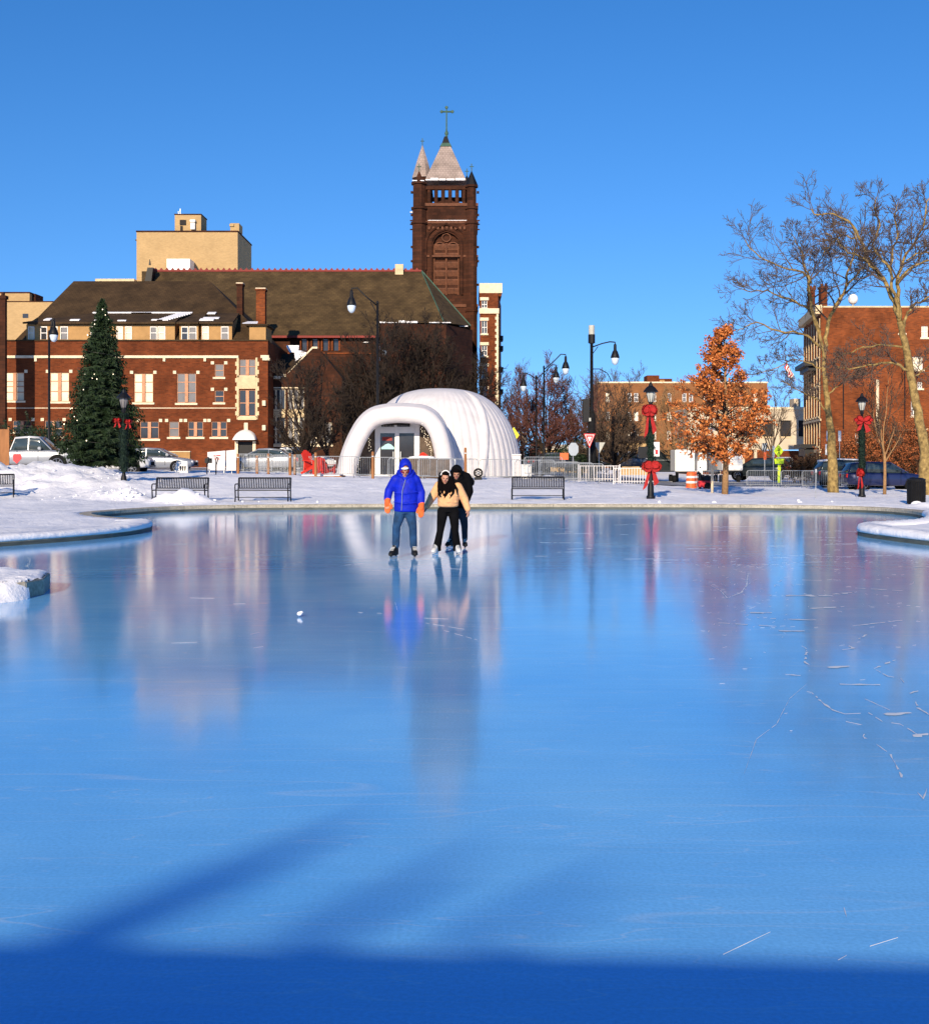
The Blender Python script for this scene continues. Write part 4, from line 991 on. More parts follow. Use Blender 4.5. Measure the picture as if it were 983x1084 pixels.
# ================================================================== H: cream low block
d = 140.0; u = lambda a: X(a, d); z = lambda a: Z(a, d); fr = Fr((0, d))
H = thing('cream_block', 'low cream rendered block with square dark windows left of the brick mansion', 'building', (u(810), d + 5, .0))
hs = [(u(a), u(b), z(462), z(445)) for a, b in ((760, 771), (783, 793), (806.5, 818), (825.5, 837), (845, 856))]
part(H, 'wall', M['cream'], lambda mb: (wall_holes(mb, fr, u(728), u(872), z(476), z(432), hs, .35), mb.quad((u(728), d, z(476)), (u(728), d + 9, z(476)), (u(728), d + 9, z(432)), (u(728), d, z(432))), mb.quad((u(728), d, z(432)), (u(728), d + 9, z(432)), (u(872), d + 9, z(432)), (u(872), d, z(432)))))
for h in hs: window(H, fr, *h, M['glass'], M['black'], M['stone'], 1, (), fw=.08, dep=.2)
part(H, 'base_wall', M['brick'], lambda mb: (mb.box(u(728), u(800), d + .4, d + 8, -1, z(476) - .01), mb.box(u(800) + .02, u(872), d + .1, d + 8, -1, z(477)), ))
part(H, 'pier', M['cream'], lambda mb: [mb.box(u(a), u(a + 3), d + .0, d + .39, -1, z(476) - .01) for a in (735, 760, 785, 798)])
part(H, 'coping', M['stone_lt'], lambda mb: (mb.box(u(727.5), u(872), d - .12, d + .3, z(432) + .003, z(430.8)), mb.box(u(795), u(872), d - .14, d - .003, z(433.5), z(432))))
part(H, 'roof_hut', M['cream'], lambda mb: mb.box(u(845), u(852), d + 2, d + 4, z(431), z(421)))

# ================================================================== I: brick mansion on the right
d = 110.0; u = lambda a: X(a, d); z = lambda a: Z(a, d); fr = Fr((0, d))
I = thing('brick_mansion', 'large orange brick mansion block with chimneys behind the bare sycamores', 'building', (u(930), d + 6, -.05))
xc = u(868.5)
hs = [(u(951.5), u(957.5), z(352.5), z(345)), (u(975), u(982), z(357), z(345)), (u(965.5), u(976.5), z(391), z(377.5)), (u(971), u(976), z(411), z(404)), (u(964), u(970), z(440), z(424)), (u(990), u(1000), z(391), z(377)), (u(990), u(1000), z(440), z(424)), (u(1015), u(1025), z(391), z(377)), (u(1015), u(1025), z(440), z(424)), (u(905), u(911), z(470), z(458))]
xb, yb = X(850.5, 122), 122.0
fl = Fr((xb, yb), (xc - xb, d - yb)); Lf = math.hypot(xc - xb, d - yb)
lh = []
for r_, (zb, zt) in enumerate(((8.4, 10.2), (5.6, 7.6), (2.9, 5.0), (11.0, 12.4), (.3, 2.2))):
    for k in range(6): lh.append((.6 + k * (Lf - 1) / 6, .6 + k * (Lf - 1) / 6 + 1.1, zb, zt))
ztop = z(325.5)
def wI(mb):
    wall_holes(mb, fr, xc, u(1160), -1, ztop, hs, .15); wall_holes(mb, fl, 0, Lf, -1, ztop - .8, lh, .25)
    mb.quad((xc, d, ztop), (u(1160), d, ztop), (u(1160), d + 12, ztop), (xb, yb, ztop)); mb.add([fl.p(0, ztop - .8), fl.p(Lf, ztop - .8), fl.p(Lf, ztop), fl.p(0, ztop)], [(0, 1, 2, 3)])
    mb.quad((xb, yb, -1), (u(1160), yb, -1), (u(1160), yb, ztop), (xb, yb, ztop))
part(I, 'wall', M['brick_orange'], wI)
for h in hs: window(I, fr, *h, M['blind'] if h[2] > 9 else M['glass_grey'], M['white_paint'], M['stone_lt'], 2, (.5,))
for h in lh: window(I, fl, *h, M['glass'], M['stone'], M['stone'], 2, (.5,))
part(I, 'cornice', M['stone'], lambda mb: (fbox(mb, fl, -.2, Lf + .1, ztop - .55, ztop + .25, -.5, .1), fbox(mb, fl, 0, Lf, 2.3, 2.6, -.12, .05), fbox(mb, fl, 0, Lf, 5.15, 5.35, -.08, .05), fbox(mb, fr, xc, u(1160), ztop + .003, ztop + .14, -.08, .3)))
part(I, 'stone_base', M['stone'], lambda mb: (fbox(mb, fl, 0, Lf, -.9, .28, -.05, .02), [fbox(mb, fl, u0, u0 + .25, .3, ztop - .9, -.06, .02) for u0 in [.25 + k * (Lf - 1) / 6 for k in range(7)]]))
part(I, 'balcony_roof', M['black'], lambda mb: (fbox(mb, fl, 2, 9.5, 10.3, 10.7, -1.1, 0), fbox(mb, fl, 2.6, 9, 9.9, 10.3, -.7, 0)))
part(I, 'entrance_canopy', M['black'], lambda mb: (fbox(mb, fl, 3, 8.5, 2.75, 3.1, -1.3, 0), fbox(mb, fl, 3.4, 8.1, 2.0, 2.7, -.9, -.1)))
def ch2(a0, a1, yt, dd):
    c = part(I, 'chimney', M['brick'], lambda mb: (mb.box(X(a0, dd), X(a1, dd), dd, dd + .9, ztop - 1, Z(yt + 2, dd)), mb.box(X(a0 - .6, dd), X(a1 + .6, dd), dd - .1, dd + 1, Z(yt + 2, dd) + .003, Z(yt, dd))))
    mb = MB(); [mb.lathe([(.16, Z(yt, dd)), (.12, Z(yt, dd) + .3)], 8, (X(a0, dd) + .2 + k * .35, dd + .45, 0)) for k in range(2)]; child(mb, 'chimney_pot', M['brick_orange'], c)
ch2(857, 862.5, 305, 118.5); ch2(869, 875.5, 303, 110.6)
ob = part(I, 'roof_dome', M['white_paint'], lambda mb: (mb.ell((u(917.5), d + 4, z(310.5)), .45, .45, .5, 12, 9),))
mb = MB(); mb.tube([(u(917.5), d + 4, ztop), (u(917.5), d + 4, z(313))], .12, 6); mb.lathe([(.2, z(325)), (.2, z(320)), (.05, z(318.5))], 8, (u(909.5), d + 4, 0)); child(mb, 'vent_pipe', M['galv'], ob)
part(I, 'downpipe', M['stone_lt'], lambda mb: (mb.tube([fr.p(u(928), z(478), -.1), fr.p(u(928), z(402), -.1)], .14, 6),))
part(I, 'iron_pipe', M['black'], lambda mb: (mb.tube([fr.p(u(957), z(455), -.1), fr.p(u(957), z(385), -.1)], .05, 6), mb.tube([fr.p(u(892), z(480), -.1), fr.p(u(892), z(400), -.1)], .05, 6)))
part(I, 'low_annexe', M['brick_orange'], lambda mb: mb.box(u(948), u(1100), d - 6, d - .05, -1, Z(455, d - 6)))
mb = MB(); mb.box(u(947), u(1101), d - 6.1, d - .06, Z(455, d - 6) + .003, Z(453.5, d - 6)); mb.build('annexe_coping', M['stone'], I, world=True)

# building behind the viewer, whose roof edge throws the blue shade over the near ice
Pv = thing('rink_pavilion', 'low flat roofed brick pavilion standing on the near shore', 'building', (-3, -6.5, .2))
part(Pv, 'wall', M['brick'], lambda mb: mb.box(-15, 8, -9.5, -4.4, -.2, 2.85))
part(Pv, 'roof', M['roof'], lambda mb: mb.add([(-15.6, -3.15, 2.86), (8.6, -4.45, 2.86), (8.6, -10, 2.86), (-15.6, -10, 2.86), (-15.6, -3.15, 3.12), (8.6, -4.45, 3.12), (8.6, -10, 3.12), (-15.6, -10, 3.12)],
     [(0, 1, 2, 3), (4, 5, 6, 7), (0, 1, 5, 4), (1, 2, 6, 5), (2, 3, 7, 6), (3, 0, 4, 7)]))
for a in (-13, -9.5, -6, -2.5, 1, 4.5):
    f_ = Fr((0, -4.4), (-1, 0))
    w = part(Pv, 'window', M['white_paint'], lambda mb: (mb.box(a, a + .06, -4.398, -4.33, 1.0, 2.3), mb.box(a + 1.64, a + 1.7, -4.398, -4.33, 1.0, 2.3), mb.box(a + .06, a + 1.64, -4.398, -4.33, 1.0, 1.06), mb.box(a + .06, a + 1.64, -4.398, -4.33, 2.24, 2.3), mb.box(a + .82, a + .88, -4.398, -4.34, 1.06, 2.24)))
    mb = MB(); mb.box(a + .06, a + 1.64, -4.397, -4.37, 1.06, 2.24); child(mb, 'pane', M['glass'], w)
# ------------------------------------------------------------------ trees
def rvec(rg): return Vector((rg.gauss(0, 1), rg.gauss(0, 1), rg.gauss(0, 1))).normalized()
class Tree:
    def __init__(s, seed): s.r = random.Random(seed); s.big = MB(); s.tw = MB(); s.tips = []
    def branch(s, p, dr, L, r, lvl, up=0.25, wob=0.22, kids=(6, 5, 4), rmin=0.008, lens=0.55, big_lvl=0):
        rg = s.r; n = 5 if lvl < 2 else 4
        pts = [p]; q = p; dd = dr.normalized()
        for i in range(n):
            dd = (dd + rvec(rg) * wob + Vector((0, 0, up * .35))).normalized()
            q = q + dd * (L / n); pts.append(q)
        rad = [max(rmin, r * (1 - .72 * i / n)) for i in range(n + 1)]
        (s.big if lvl <= big_lvl else s.tw).tube(pts, rad, 5 if lvl <= 1 else 3, cap=False)
        s.spawn(pts, rad, L, lvl, up, wob, kids, rmin, lens, big_lvl)
        if lvl >= len(kids): s.tips.append((pts[-1], dd)); s.tips.append((pts[-2], dd))
        return pts
    def spawn(s, pts, rad, L, lvl, up, wob, kids, rmin, lens, big_lvl, t0=0.25, spread=(0.5, 1.1)):
        if lvl >= len(kids): return
        rg = s.r; k = kids[lvl]; n = len(pts) - 1
        for j in range(k):
            t = t0 + (1 - t0) * (j + rg.random() * .9) / k
            t = min(t, .999); i = int(t * n); f = t * n - i
            p = pts[i].lerp(pts[i + 1], f); ax = (pts[i + 1] - pts[i]).normalized()
            side = rvec(rg); side = (side - ax * side.dot(ax)).normalized()
            a = rg.uniform(*spread); dv = ax * math.cos(a) + side * math.sin(a) + Vector((0, 0, up * .5))
            rr = (rad[i] * (1 - f) + rad[i + 1] * f) * .62
            s.branch(p, dv, L * lens * rg.uniform(.7, 1.25) * (1.15 - .5 * t), max(rmin, rr), lvl + 1, up, wob, kids, rmin, lens, big_lvl)
    def out(s, name, label, loc, bark, twig, rz=0, group=None, cat='tree', world=True):
        t = thing(name, label, cat, loc, 0, group)
        s.big.build('trunk', bark, t, world=world, smooth=True, fix=False)
        if s.tw.v: s.tw.build('crown', twig, t, world=world, smooth=True, fix=False)
        return t

def sycamore(name, label, base_px, d, trunk, limbs, seed, zb, kids=(7, 6, 4), Lf=.40):
    T_ = Tree(seed); rg = T_.r
    def conv(pl, y0=0, dy=0):
        pl = [(a, b if b > 300 else 300 + (b - 300) * .86) for a, b in pl]
        return [Vector((X(a, d + y0 + dy * i / len(pl)), d + y0 + dy * i / len(pl), Z(b, d + y0 + dy * i / len(pl)))) for i, (a, b) in enumerate(pl)]
    tp = conv([q[:2] for q in trunk]); tp[0].z = zb - .15
    def dense(pts, rad, j):
        P_, R_ = [], []
        for i in range(len(pts) - 1):
            for k in range(3):
                f = k / 3; v = pts[i].lerp(pts[i + 1], f)
                if k: v = v + rvec(rg) * j
                P_.append(v); R_.append(rad[i] * (1 - f) + rad[i + 1] * f)
        P_.append(pts[-1]); R_.append(rad[-1]); return P_, R_
    P_, R_ = dense(tp, [q[2] * .87 for q in trunk], .04); T_.big.tube(P_, R_, 9)
    for pl, r0, dy in limbs:
        pts = conv(pl, 0, dy); nn = len(pts); rad = [r0 * .8 * (1 - .85 * i / (nn - 1)) + .012 for i in range(nn)]
        P_, R_ = dense(pts, rad, .07); T_.big.tube(P_, R_, 6)
        L = sum((a - b).length for a, b in zip(pts[:-1], pts[1:]))
        T_.spawn(P_, R_, max(L * Lf * 1.35, 2.0), 0, .14, .28, (15, 7, 5), .0105, .55, -1, t0=.2, spread=(.5, 1.2))
        T_.branch(pts[-1], (pts[-1] - pts[-2]).normalized(), .8, .02, 1, .2, .3, kids, .0085, .55, -1)
    t = T_.out(name, label, (tp[0].x, d, zb), M['syc'], M['twig'])
    rot = MB()
    return t
D1 = 66.0
sycamore('sycamore_tree', 'bare mottled sycamore leaning left, its trunk in front of the mansion corner', 882, D1,
    [(882, 519, .36), (881, 495, .31), (880, 465, .25), (877, 440, .20), (874, 415, .16), (872, 392, .14), (872, 372, .12)],
    [([(872, 372), (875, 352), (879, 333), (886, 320), (895, 304), (897, 285), (903, 268), (906, 245), (902, 228)], .13, 1.5),
     ([(872, 374), (866, 350), (858, 325), (855, 305), (857, 296), (850, 286), (828, 280), (810, 271), (794, 257), (788, 246)], .11, -1.5),
     ([(869, 368), (858, 358), (846, 353), (823, 350), (801, 341), (786, 348), (777, 350)], .075, -1),
     ([(868, 352), (862, 335), (852, 324), (835, 316), (812, 307), (795, 309), (782, 305)], .075, 1.2),
     ([(858, 300), (852, 283), (850, 265), (842, 250), (838, 240)], .06, 1.5), ([(895, 304), (906, 292), (915, 279), (918, 262)], .06, -2),
     ([(877, 440), (868, 425), (850, 416), (838, 410), (828, 404)], .045, 1.0), ([(874, 420), (884, 410), (895, 402), (905, 396)], .05, -1), ([(869, 390), (855, 384), (838, 380), (815, 392), (800, 396)], .04, 1.5)],
    11, hz(X(882, D1), D1))
D2 = 60.0
sycamore('sycamore_tree', 'tallest bare sycamore with pale forked limbs at the right frame edge', 978, D2,
    [(979, 522, .44), (979, 498, .34), (979, 480, .30), (976, 460, .27), (972, 442, .25), (968, 420, .23), (964, 400, .22), (961, 382, .21), (957, 360, .19), (952, 340, .17)],
    [([(952, 340), (947, 320), (938, 301), (926, 282), (916, 266), (908, 242), (898, 223), (882, 214), (862, 215), (858, 208)], .13, 1.5),
     ([(952, 338), (948, 318), (943, 300), (941, 280), (930, 265), (923, 252), (931, 228), (926, 208), (928, 193)], .10, -1.5),
     ([(952, 338), (950, 315), (950, 290), (957, 268), (968, 250), (977, 230), (980, 205), (985, 188)], .12, 1.0),
     ([(955, 348), (959, 335), (965, 324), (978, 317), (1000, 305), (1015, 280)], .09, -1), ([(950, 300), (962, 282), (980, 272), (1005, 262), (1020, 240)], .08, 1.5),
     ([(926, 282), (912, 268), (897, 262), (886, 245), (874, 238)], .06, -1.5), ([(941, 285), (944, 262), (950, 240), (946, 215), (950, 200)], .07, 1.0),
     ([(963, 396), (952, 386), (937, 384), (919, 386), (898, 391), (886, 388)], .085, -2), ([(957, 366), (945, 366), (928, 365), (906, 370), (890, 376), (882, 384)], .06, -1),
     ([(964, 402), (975, 392), (990, 385)], .05, 1), ([(905, 244), (892, 240), (880, 250), (872, 262), (868, 270)], .045, 1.5), ([(959, 272), (972, 262), (985, 262), (1002, 250)], .05, 1)],
    23, hz(X(978, D2), D2), Lf=.36)

def bare_tree(name, label, pxx, pyb, ytop, d, wpx, seed, bark, twig, r0=.13, fork=.25, kids=(7, 6, 5, 3), n0=6, multi=1, up=.3, zb=None, spread=.65, wob=.2, rmin=.009, group=None, extra=1.0):
    T_ = Tree(seed); rg = T_.r
    x = X(pxx, d); zb = hz(x, d) - .1 if zb is None else zb
    H_ = Z(ytop, d) - zb; Wd = wpx / F * d / 2
    for m_ in range(multi):
        a = rg.uniform(0, 2 * PI); lean = Vector((math.cos(a), math.sin(a), 0)) * (.0 if multi == 1 else .35)
        p = Vector((x, d, zb)) + lean * .25
        hf = H_ * fork; q = p + Vector((0, 0, hf)) + lean * hf * .5
        T_.big.tube([p, p.lerp(q, .5) + rvec(rg) * .04, q], [r0 * 1.25, r0, r0 * .9], 8)
        for k in range(n0):
            a = 2 * PI * (k + rg.random() * .6) / n0; el = rg.uniform(.25, 1.0) if k else 0.05
            s_ = math.sin(el * spread * PI / 2) ; dv = Vector((math.cos(a) * s_, math.sin(a) * s_, math.cos(el * spread * PI / 2)))
            L = min((H_ - hf) / max(.25, dv.z), Wd / max(.15, abs(s_))) * rg.uniform(.68, .88)
            st = p.lerp(q, rg.uniform(.75, 1))
            T_.branch(st, dv, L, r0 * .6, 0, up, wob, kids, rmin, .48, 0)
    return T_.out(name, label, (x, d, zb), bark, twig, group=group)

bare_tree('crabapple_tree', 'dark dense bare tree between the gabled wing and the red chairs', 322, 480, 372, 76, 70, 31, M['bark_dark'], M['bark_dark'], .13, .18, (7, 7, 5), 8, 2, .3, spread=.75, rmin=.013)
bare_tree('crabapple_tree', 'dark bare tree directly left of the white dome', 346, 480, 366, 79, 75, 37, M['bark_dark'], M['bark_dark'], .13, .2, (7, 7, 5), 8, 1, .3, spread=.75, rmin=.013)
bare_tree('bare_tree', 'broad dark bare tree behind the left of the dome, in front of the church', 395, 480, 352, 92, 110, 41, M['bark_dark'], M['bark_dark'], .17, .2, (10, 8, 6), 15, 1, .3, spread=.8, rmin=.017)
bare_tree('bare_tree', 'broad dark bare tree right behind the top of the dome', 440, 480, 338, 95, 130, 43, M['bark_dark'], M['bark_dark'], .2, .2, (10, 8, 6), 16, 1, .3, spread=.8, rmin=.017)
bare_tree('bare_tree', 'dark bare tree behind the dome at the foot of the tower', 487, 480, 350, 97, 100, 47, M['bark_dark'], M['bark_dark'], .18, .2, (10, 8, 6), 15, 1, .3, spread=.8, rmin=.017)
bare_tree('bare_tree', 'reddish bare tree at the right end of the dome below the apartments', 530, 480, 392, 100, 75, 53, M['bark_dark'], M['bark_red'], .14, .2, (7, 7, 4), 8, 1, .3, spread=.8, rmin=.015)
bare_tree('bare_tree', 'reddish bare tree directly behind the pair of hooked street lights', 580, 478, 392, 103, 100, 59, M['bark_dark'], M['bark_red'], .16, .2, (10, 8, 6), 15, 1, .3, spread=.8, rmin=.017)
bare_tree('bare_tree', 'thin tall bare tree rising left of the hooked street lights', 553, 478, 374, 120, 60, 61, M['bark'], M['bark'], .14, .25, (6, 6, 4), 7, 1, .35)
bare_tree('bare_tree', 'dark red bare tree between the street lights and the tall traffic pole', 612, 480, 402, 118, 60, 67, M['bark_dark'], M['bark_red'], .14, .2, (8, 7, 5), 9, 1, .3, rmin=.014)
bare_tree('bare_tree', 'brown round bare tree right of the tall traffic pole', 655, 482, 402, 92, 90, 71, M['bark_dark'], M['bark'], .16, .2, (9, 8, 5), 9, 2, .3, spread=.85, rmin=.015)
bare_tree('bare_tree', 'thin bare tree poking above the tan block roofline', 656, 480, 376, 225, 70, 73, M['bark'], M['bark'], .2, .3, (6, 6, 4), 7, 1, .35, rmin=.02)
bare_tree('bare_tree', 'pale twiggy tree left of the tall traffic pole top', 632, 480, 388, 180, 70, 79, M['bark'], M['bark'], .2, .25, (6, 6, 4), 7, 1, .35, rmin=.02)
bare_tree('bare_tree', 'rusty brown thin tree behind the upper red bow', 716, 480, 408, 96, 62, 83, M['bark_dark'], M['bark_tan'], .12, .2, (8, 7, 4), 9, 1, .3, rmin=.013)
bare_tree('bare_tree', 'brown bare tree between the orange oak and the cream block', 817, 482, 398, 112, 62, 89, M['bark'], M['bark'], .13, .25, (6, 5, 3), 7, 1, .3, rmin=.012)
bare_tree('bare_tree', 'slender young bare tree with tan trunk in front of the blue car', 936, 521, 378, 62, 56, 97, M['bark_tan'], M['bark'], .075, .32, (6, 5, 4), 7, 1, .55, spread=.4)
bare_tree('bare_tree', 'wispy bare treetop right of the apartments', 541, 478, 376, 140, 36, 101, M['bark'], M['bark'], .15, .3, (6, 5, 4), 6, 1, .35, rmin=.012)

# orange oak
def oak():
    d = 60.0; x = X(767, d); zb = hz(x, d) - .08; T_ = Tree(5); rg = T_.r
    top = Z(345, d)
    tr = [Vector((x, d, zb)), Vector((x + .05, d, Z(490, d))), Vector((x - .02, d, Z(460, d))), Vector((x + .08, d, Z(430, d))), Vector((x + .02, d, Z(400, d))), Vector((x, d, Z(370, d))), Vector((x, d, top))]
    rad = [.17, .14, .12, .09, .06, .035, .015]
    T_.big.tube(tr, rad, 9)
    prof = [(478, 40), (468, 60), (450, 66), (430, 58), (415, 48), (400, 34), (385, 22), (365, 18), (350, 9)]
    LV = MB(); 
    n = 78
    for k in range(n):
        t = (k + rg.random()) / n; py = 480 - (480 - 350) * t ** 1.1
        w = np.interp(-py, [-p_[0] for p_ in prof], [p_[1] for p_ in prof]) / F * d
        a = rg.uniform(0, 2 * PI) ; z_ = Z(py, d); w *= 1 - .22 * max(0, math.cos(a)); w *= rg.choice((1, 1, .85))
        i = 0
        st = Vector((x, d, z_ - w * .42))
        if st.z < Z(490, d): st.z = Z(490, d) + rg.random() * .3
        en = Vector((x + math.cos(a) * w * rg.uniform(.75, 1.1), d + math.sin(a) * w * rg.uniform(.6, 1.0), z_ + rg.uniform(-.15, .2)))
        T_.branch(st, (en - st), (en - st).length, .035, 0, .05, .13, (7, 3), .008, .36, -1)
    cen = Vector((x, d, Z(430, d)))
    for p, dd in T_.tips:
        if rg.random() < .30: continue
        k = rg.randint(4, 9)
        for j in range(k):
            c = p + rvec(rg) * rg.uniform(.03, .24); s_ = rg.uniform(.05, .10); u_ = rvec(rg); v_ = rvec(rg).cross(u_).normalized()
            LV.cur = 0 if rg.random() < .5 else (1 if rg.random() < .6 else 2)
            LV.quad(c - u_ * s_, c - v_ * s_ * .55, c + u_ * s_, c + v_ * s_ * .55)
    t = thing('oak_tree', 'small oak still holding rusty orange leaves', 'tree', (x, d, zb))
    T_.big.build('trunk', M['bark_tan'], t, world=True, smooth=True, fix=False)
    T_.tw.build('branches', M['bark_dark'], t, world=True, smooth=True, fix=False)
    LV.build('crown', [M['leaf1'], M['leaf2'], M['leaf3']], t, world=True, fix=False)
oak()

# spruce with lights
def spruce():
    d = 60.0; x = X(108, d); zb = hz(x, d); top = Z(318, d); H_ = top - zb; rg = random.Random(9)
    t = thing('spruce_tree', 'tall dark green spruce dressed with small lights', 'tree', (x, d, zb))
    mb = MB(); mb.tube([(x, d, zb - .1), (x, d, zb + H_ * .5), (x, d, top)], [.2, .12, .015], 8); mb.build('trunk', M['bark_dark'], t, world=True, smooth=True)
    LV = MB(); Wm = 43.0 / F * d
    prof = [(0, .0), (.04, .10), (.1, .18), (.2, .33), (.35, .52), (.5, .68), (.65, .82), (.8, .93), (.9, 1.0), (.97, .92), (1, .75)]
    bulbs = []
    nb = 1150
    for k in range(nb):
        s = (k + rg.random()) / nb; s = s ** .72
        w = np.interp(s, [p_[0] for p_ in prof], [p_[1] for p_ in prof]) * Wm
        z_ = top - s * H_ * .97; a = rg.uniform(0, 2 * PI)
        w *= rg.uniform(.66, 1.08) * (1 + .30 * noise.noise(Vector((math.cos(a) * 1.3, math.sin(a) * 1.3, z_ * 1.1))))
        o = Vector((x, d, z_ + .1 + w * .12)); dr = Vector((math.cos(a), math.sin(a), -.22)); tip = o + dr * w + Vector((0, 0, .10 * w))
        seg = max(4, int(w / .13))
        for j in range(seg):
            f = (j + .6) / seg
            if f < .18 and w > .6: continue
            c = o.lerp(tip, f); wd = (1.05 - f) * .36 * min(1, w) + .10
            sd = Vector((-dr.y, dr.x, 0))
            for sg in (-1, 1):
                for q in range(3):
                    e = c + (dr.normalized() * rg.uniform(.04, .14) + sd * sg * wd * rg.uniform(.5, 1.1) + Vector((0, 0, rg.uniform(-.20, .10))))
                    n_ = Vector((rg.uniform(-.3, .3), rg.uniform(-.3, .3), 1)) * rg.uniform(.022, .045)
                    pr = (e - c).cross(Vector((0, 0, 1))); pr = pr.normalized() * .035 if pr.length > 1e-4 else Vector((.035, 0, 0))
                    LV.cur = 1 if rg.random() < .3 else 0
                    LV.add([c - pr, c + pr, e + n_ * .4], [(0, 1, 2)]); LV.add([c - n_, c + n_, e], [(0, 1, 2)])
        if math.sin(a) < -.1 and rg.random() < .006: bulbs.append(tip + Vector((0, -.03, 0)))
    LV.build('crown', [M['needle'], M['needle2']], t, world=True, fix=False)
    s = thing('string_lights', 'warm string light bulbs scattered over the dark spruce', 'string lights', (x, d, zb + .5))
    for bx, by in ((106, 321), (110, 328), (113, 334), (97, 342), (103, 344), (116, 338), (94, 355), (108, 398), (106, 402), (111, 403), (97, 414), (84, 433), (88, 442), (104, 467), (97, 398), (92, 446)):
        zz = Z(by, d); sfr = (top - zz) / (H_ * .97); w = np.interp(sfr, [p_[0] for p_ in prof], [p_[1] for p_ in prof]) * Wm
        xx = X(bx, d) - x; yy = math.sqrt(max(0, w * w - xx * xx)); bulbs.append(Vector((x + xx * (1 - yy / d), d - yy, zz)))
    wb = MB(); bulbs.sort(key=lambda v: -v.z)
    for q in bulbs:
        bb = MB(); r_ = rg.uniform(.018, .03); bb.ell(q, r_, r_, r_ * 1.3, 7, 5); bb.build('bulb', M['bulb'], s, world=True, smooth=True)
    pts = []
    turns = 9
    for i in range(turns * 22):
        sfr = .03 + .95 * i / (turns * 22); w = np.interp(sfr, [p_[0] for p_ in prof], [p_[1] for p_ in prof]) * Wm * 1.0; a = i * 2 * PI / 22
        pts.append((x + math.cos(a) * w, d + math.sin(a) * w, top - sfr * H_ * .97))
    wb.tube(pts, .008, 3); wb.build('cable', M['black'], s, world=True)
M['bulb'] = emit_mat('warm_bulb', (1.0, 0.85, 0.6), 1.6)
spruce()

# shrubs
def shrub(name, label, pxx, d, wpx, hgt, seed, m, leaves=None, dep=.8, zb=None, dens=1.0, group=None):
    T_ = Tree(seed); rg = T_.r; x = X(pxx, d); zb = hz(x, d) - .05 if zb is None else zb; W_ = wpx / F * d
    k = int(26 * dens * max(1, W_ / 1.5))
    for i in range(k):
        p = Vector((x + rg.uniform(-.5, .5) * W_ * .9, d + rg.uniform(-.5, .5) * dep, zb))
        T_.branch(p, Vector((rg.uniform(-.5, .5), rg.uniform(-.5, .5), 1)), hgt * rg.uniform(.6, 1), .02, 0, .1, .25, (5, 4), .009, .5, -1)
    t = thing(name, label, 'shrub', (x, d, zb), 0, group)
    T_.tw.build('stems', m, t, world=True, smooth=True, fix=False)
    if leaves:
        LV = MB()
        for p, dd in T_.tips:
            for j in range(3):
                c = p + rvec(rg) * rg.uniform(.02, .15); s_ = rg.uniform(.05, .09); u_ = rvec(rg); v_ = rvec(rg).cross(u_).normalized(); LV.quad(c - u_ * s_, c - v_ * s_ * .6, c + u_ * s_, c + v_ * s_ * .6)
        LV.build('leaves', leaves, t, world=True, fix=False)
    return t
shrub('winter_shrub', 'dark brown twiggy shrub right of the lime crossing sign', 853, 92, 30, 1.8, 201, M['hedge'], M['hedge'])
shrub('winter_shrub', 'dark brown hedge behind the sycamore trunk', 868, 98, 44, 2.0, 202, M['hedge'], M['hedge'])
shrub('russet_shrub', 'orange brown leafy shrub behind the right lantern', 900, 100, 36, 3.6, 203, M['hedge'], M['ivy'])
shrub('russet_shrub', 'orange brown leafy shrub against the mansion, right of the downpipe', 947, 101, 46, 4.8, 204, M['hedge'], M['ivy'], dens=1.3)
shrub('russet_shrub', 'orange brown leafy shrub right of the slender young tree', 975, 99, 30, 3.4, 205, M['hedge'], M['ivy'])
shrub('dark_evergreen_shrub', 'dark evergreen shrub below the blue gap in the trees', 606, 120, 26, 2.4, 206, M['needle'], M['needle2'])
shrub('dark_evergreen_shrub', 'dark evergreen shrub behind the dome right end', 556, 110, 22, 2.2, 207, M['needle'], M['needle2'])
shrub('dark_evergreen_shrub', 'dark evergreen shrub between the traffic pole and octagonal sign', 617, 100, 30, 2.6, 208, M['needle'], M['needle'])
shrub('dark_evergreen_shrub', 'dark bushy evergreen behind the white pickup', 40, 84, 50, 3.0, 209, M['needle'], M['needle'])
shrub('winter_shrub', 'brown hedge running behind the banner boards and spruce', 120, 86, 70, 1.6, 210, M['hedge'], M['needle'])
shrub('winter_shrub', 'brown hedge in front of the church wall behind the dome', 455, 104, 120, 3.0, 211, M['hedge'], None)
shrub('winter_shrub', 'brown thicket left behind the dome beside the gabled wing', 385, 100, 60, 2.6, 212, M['hedge'], None)

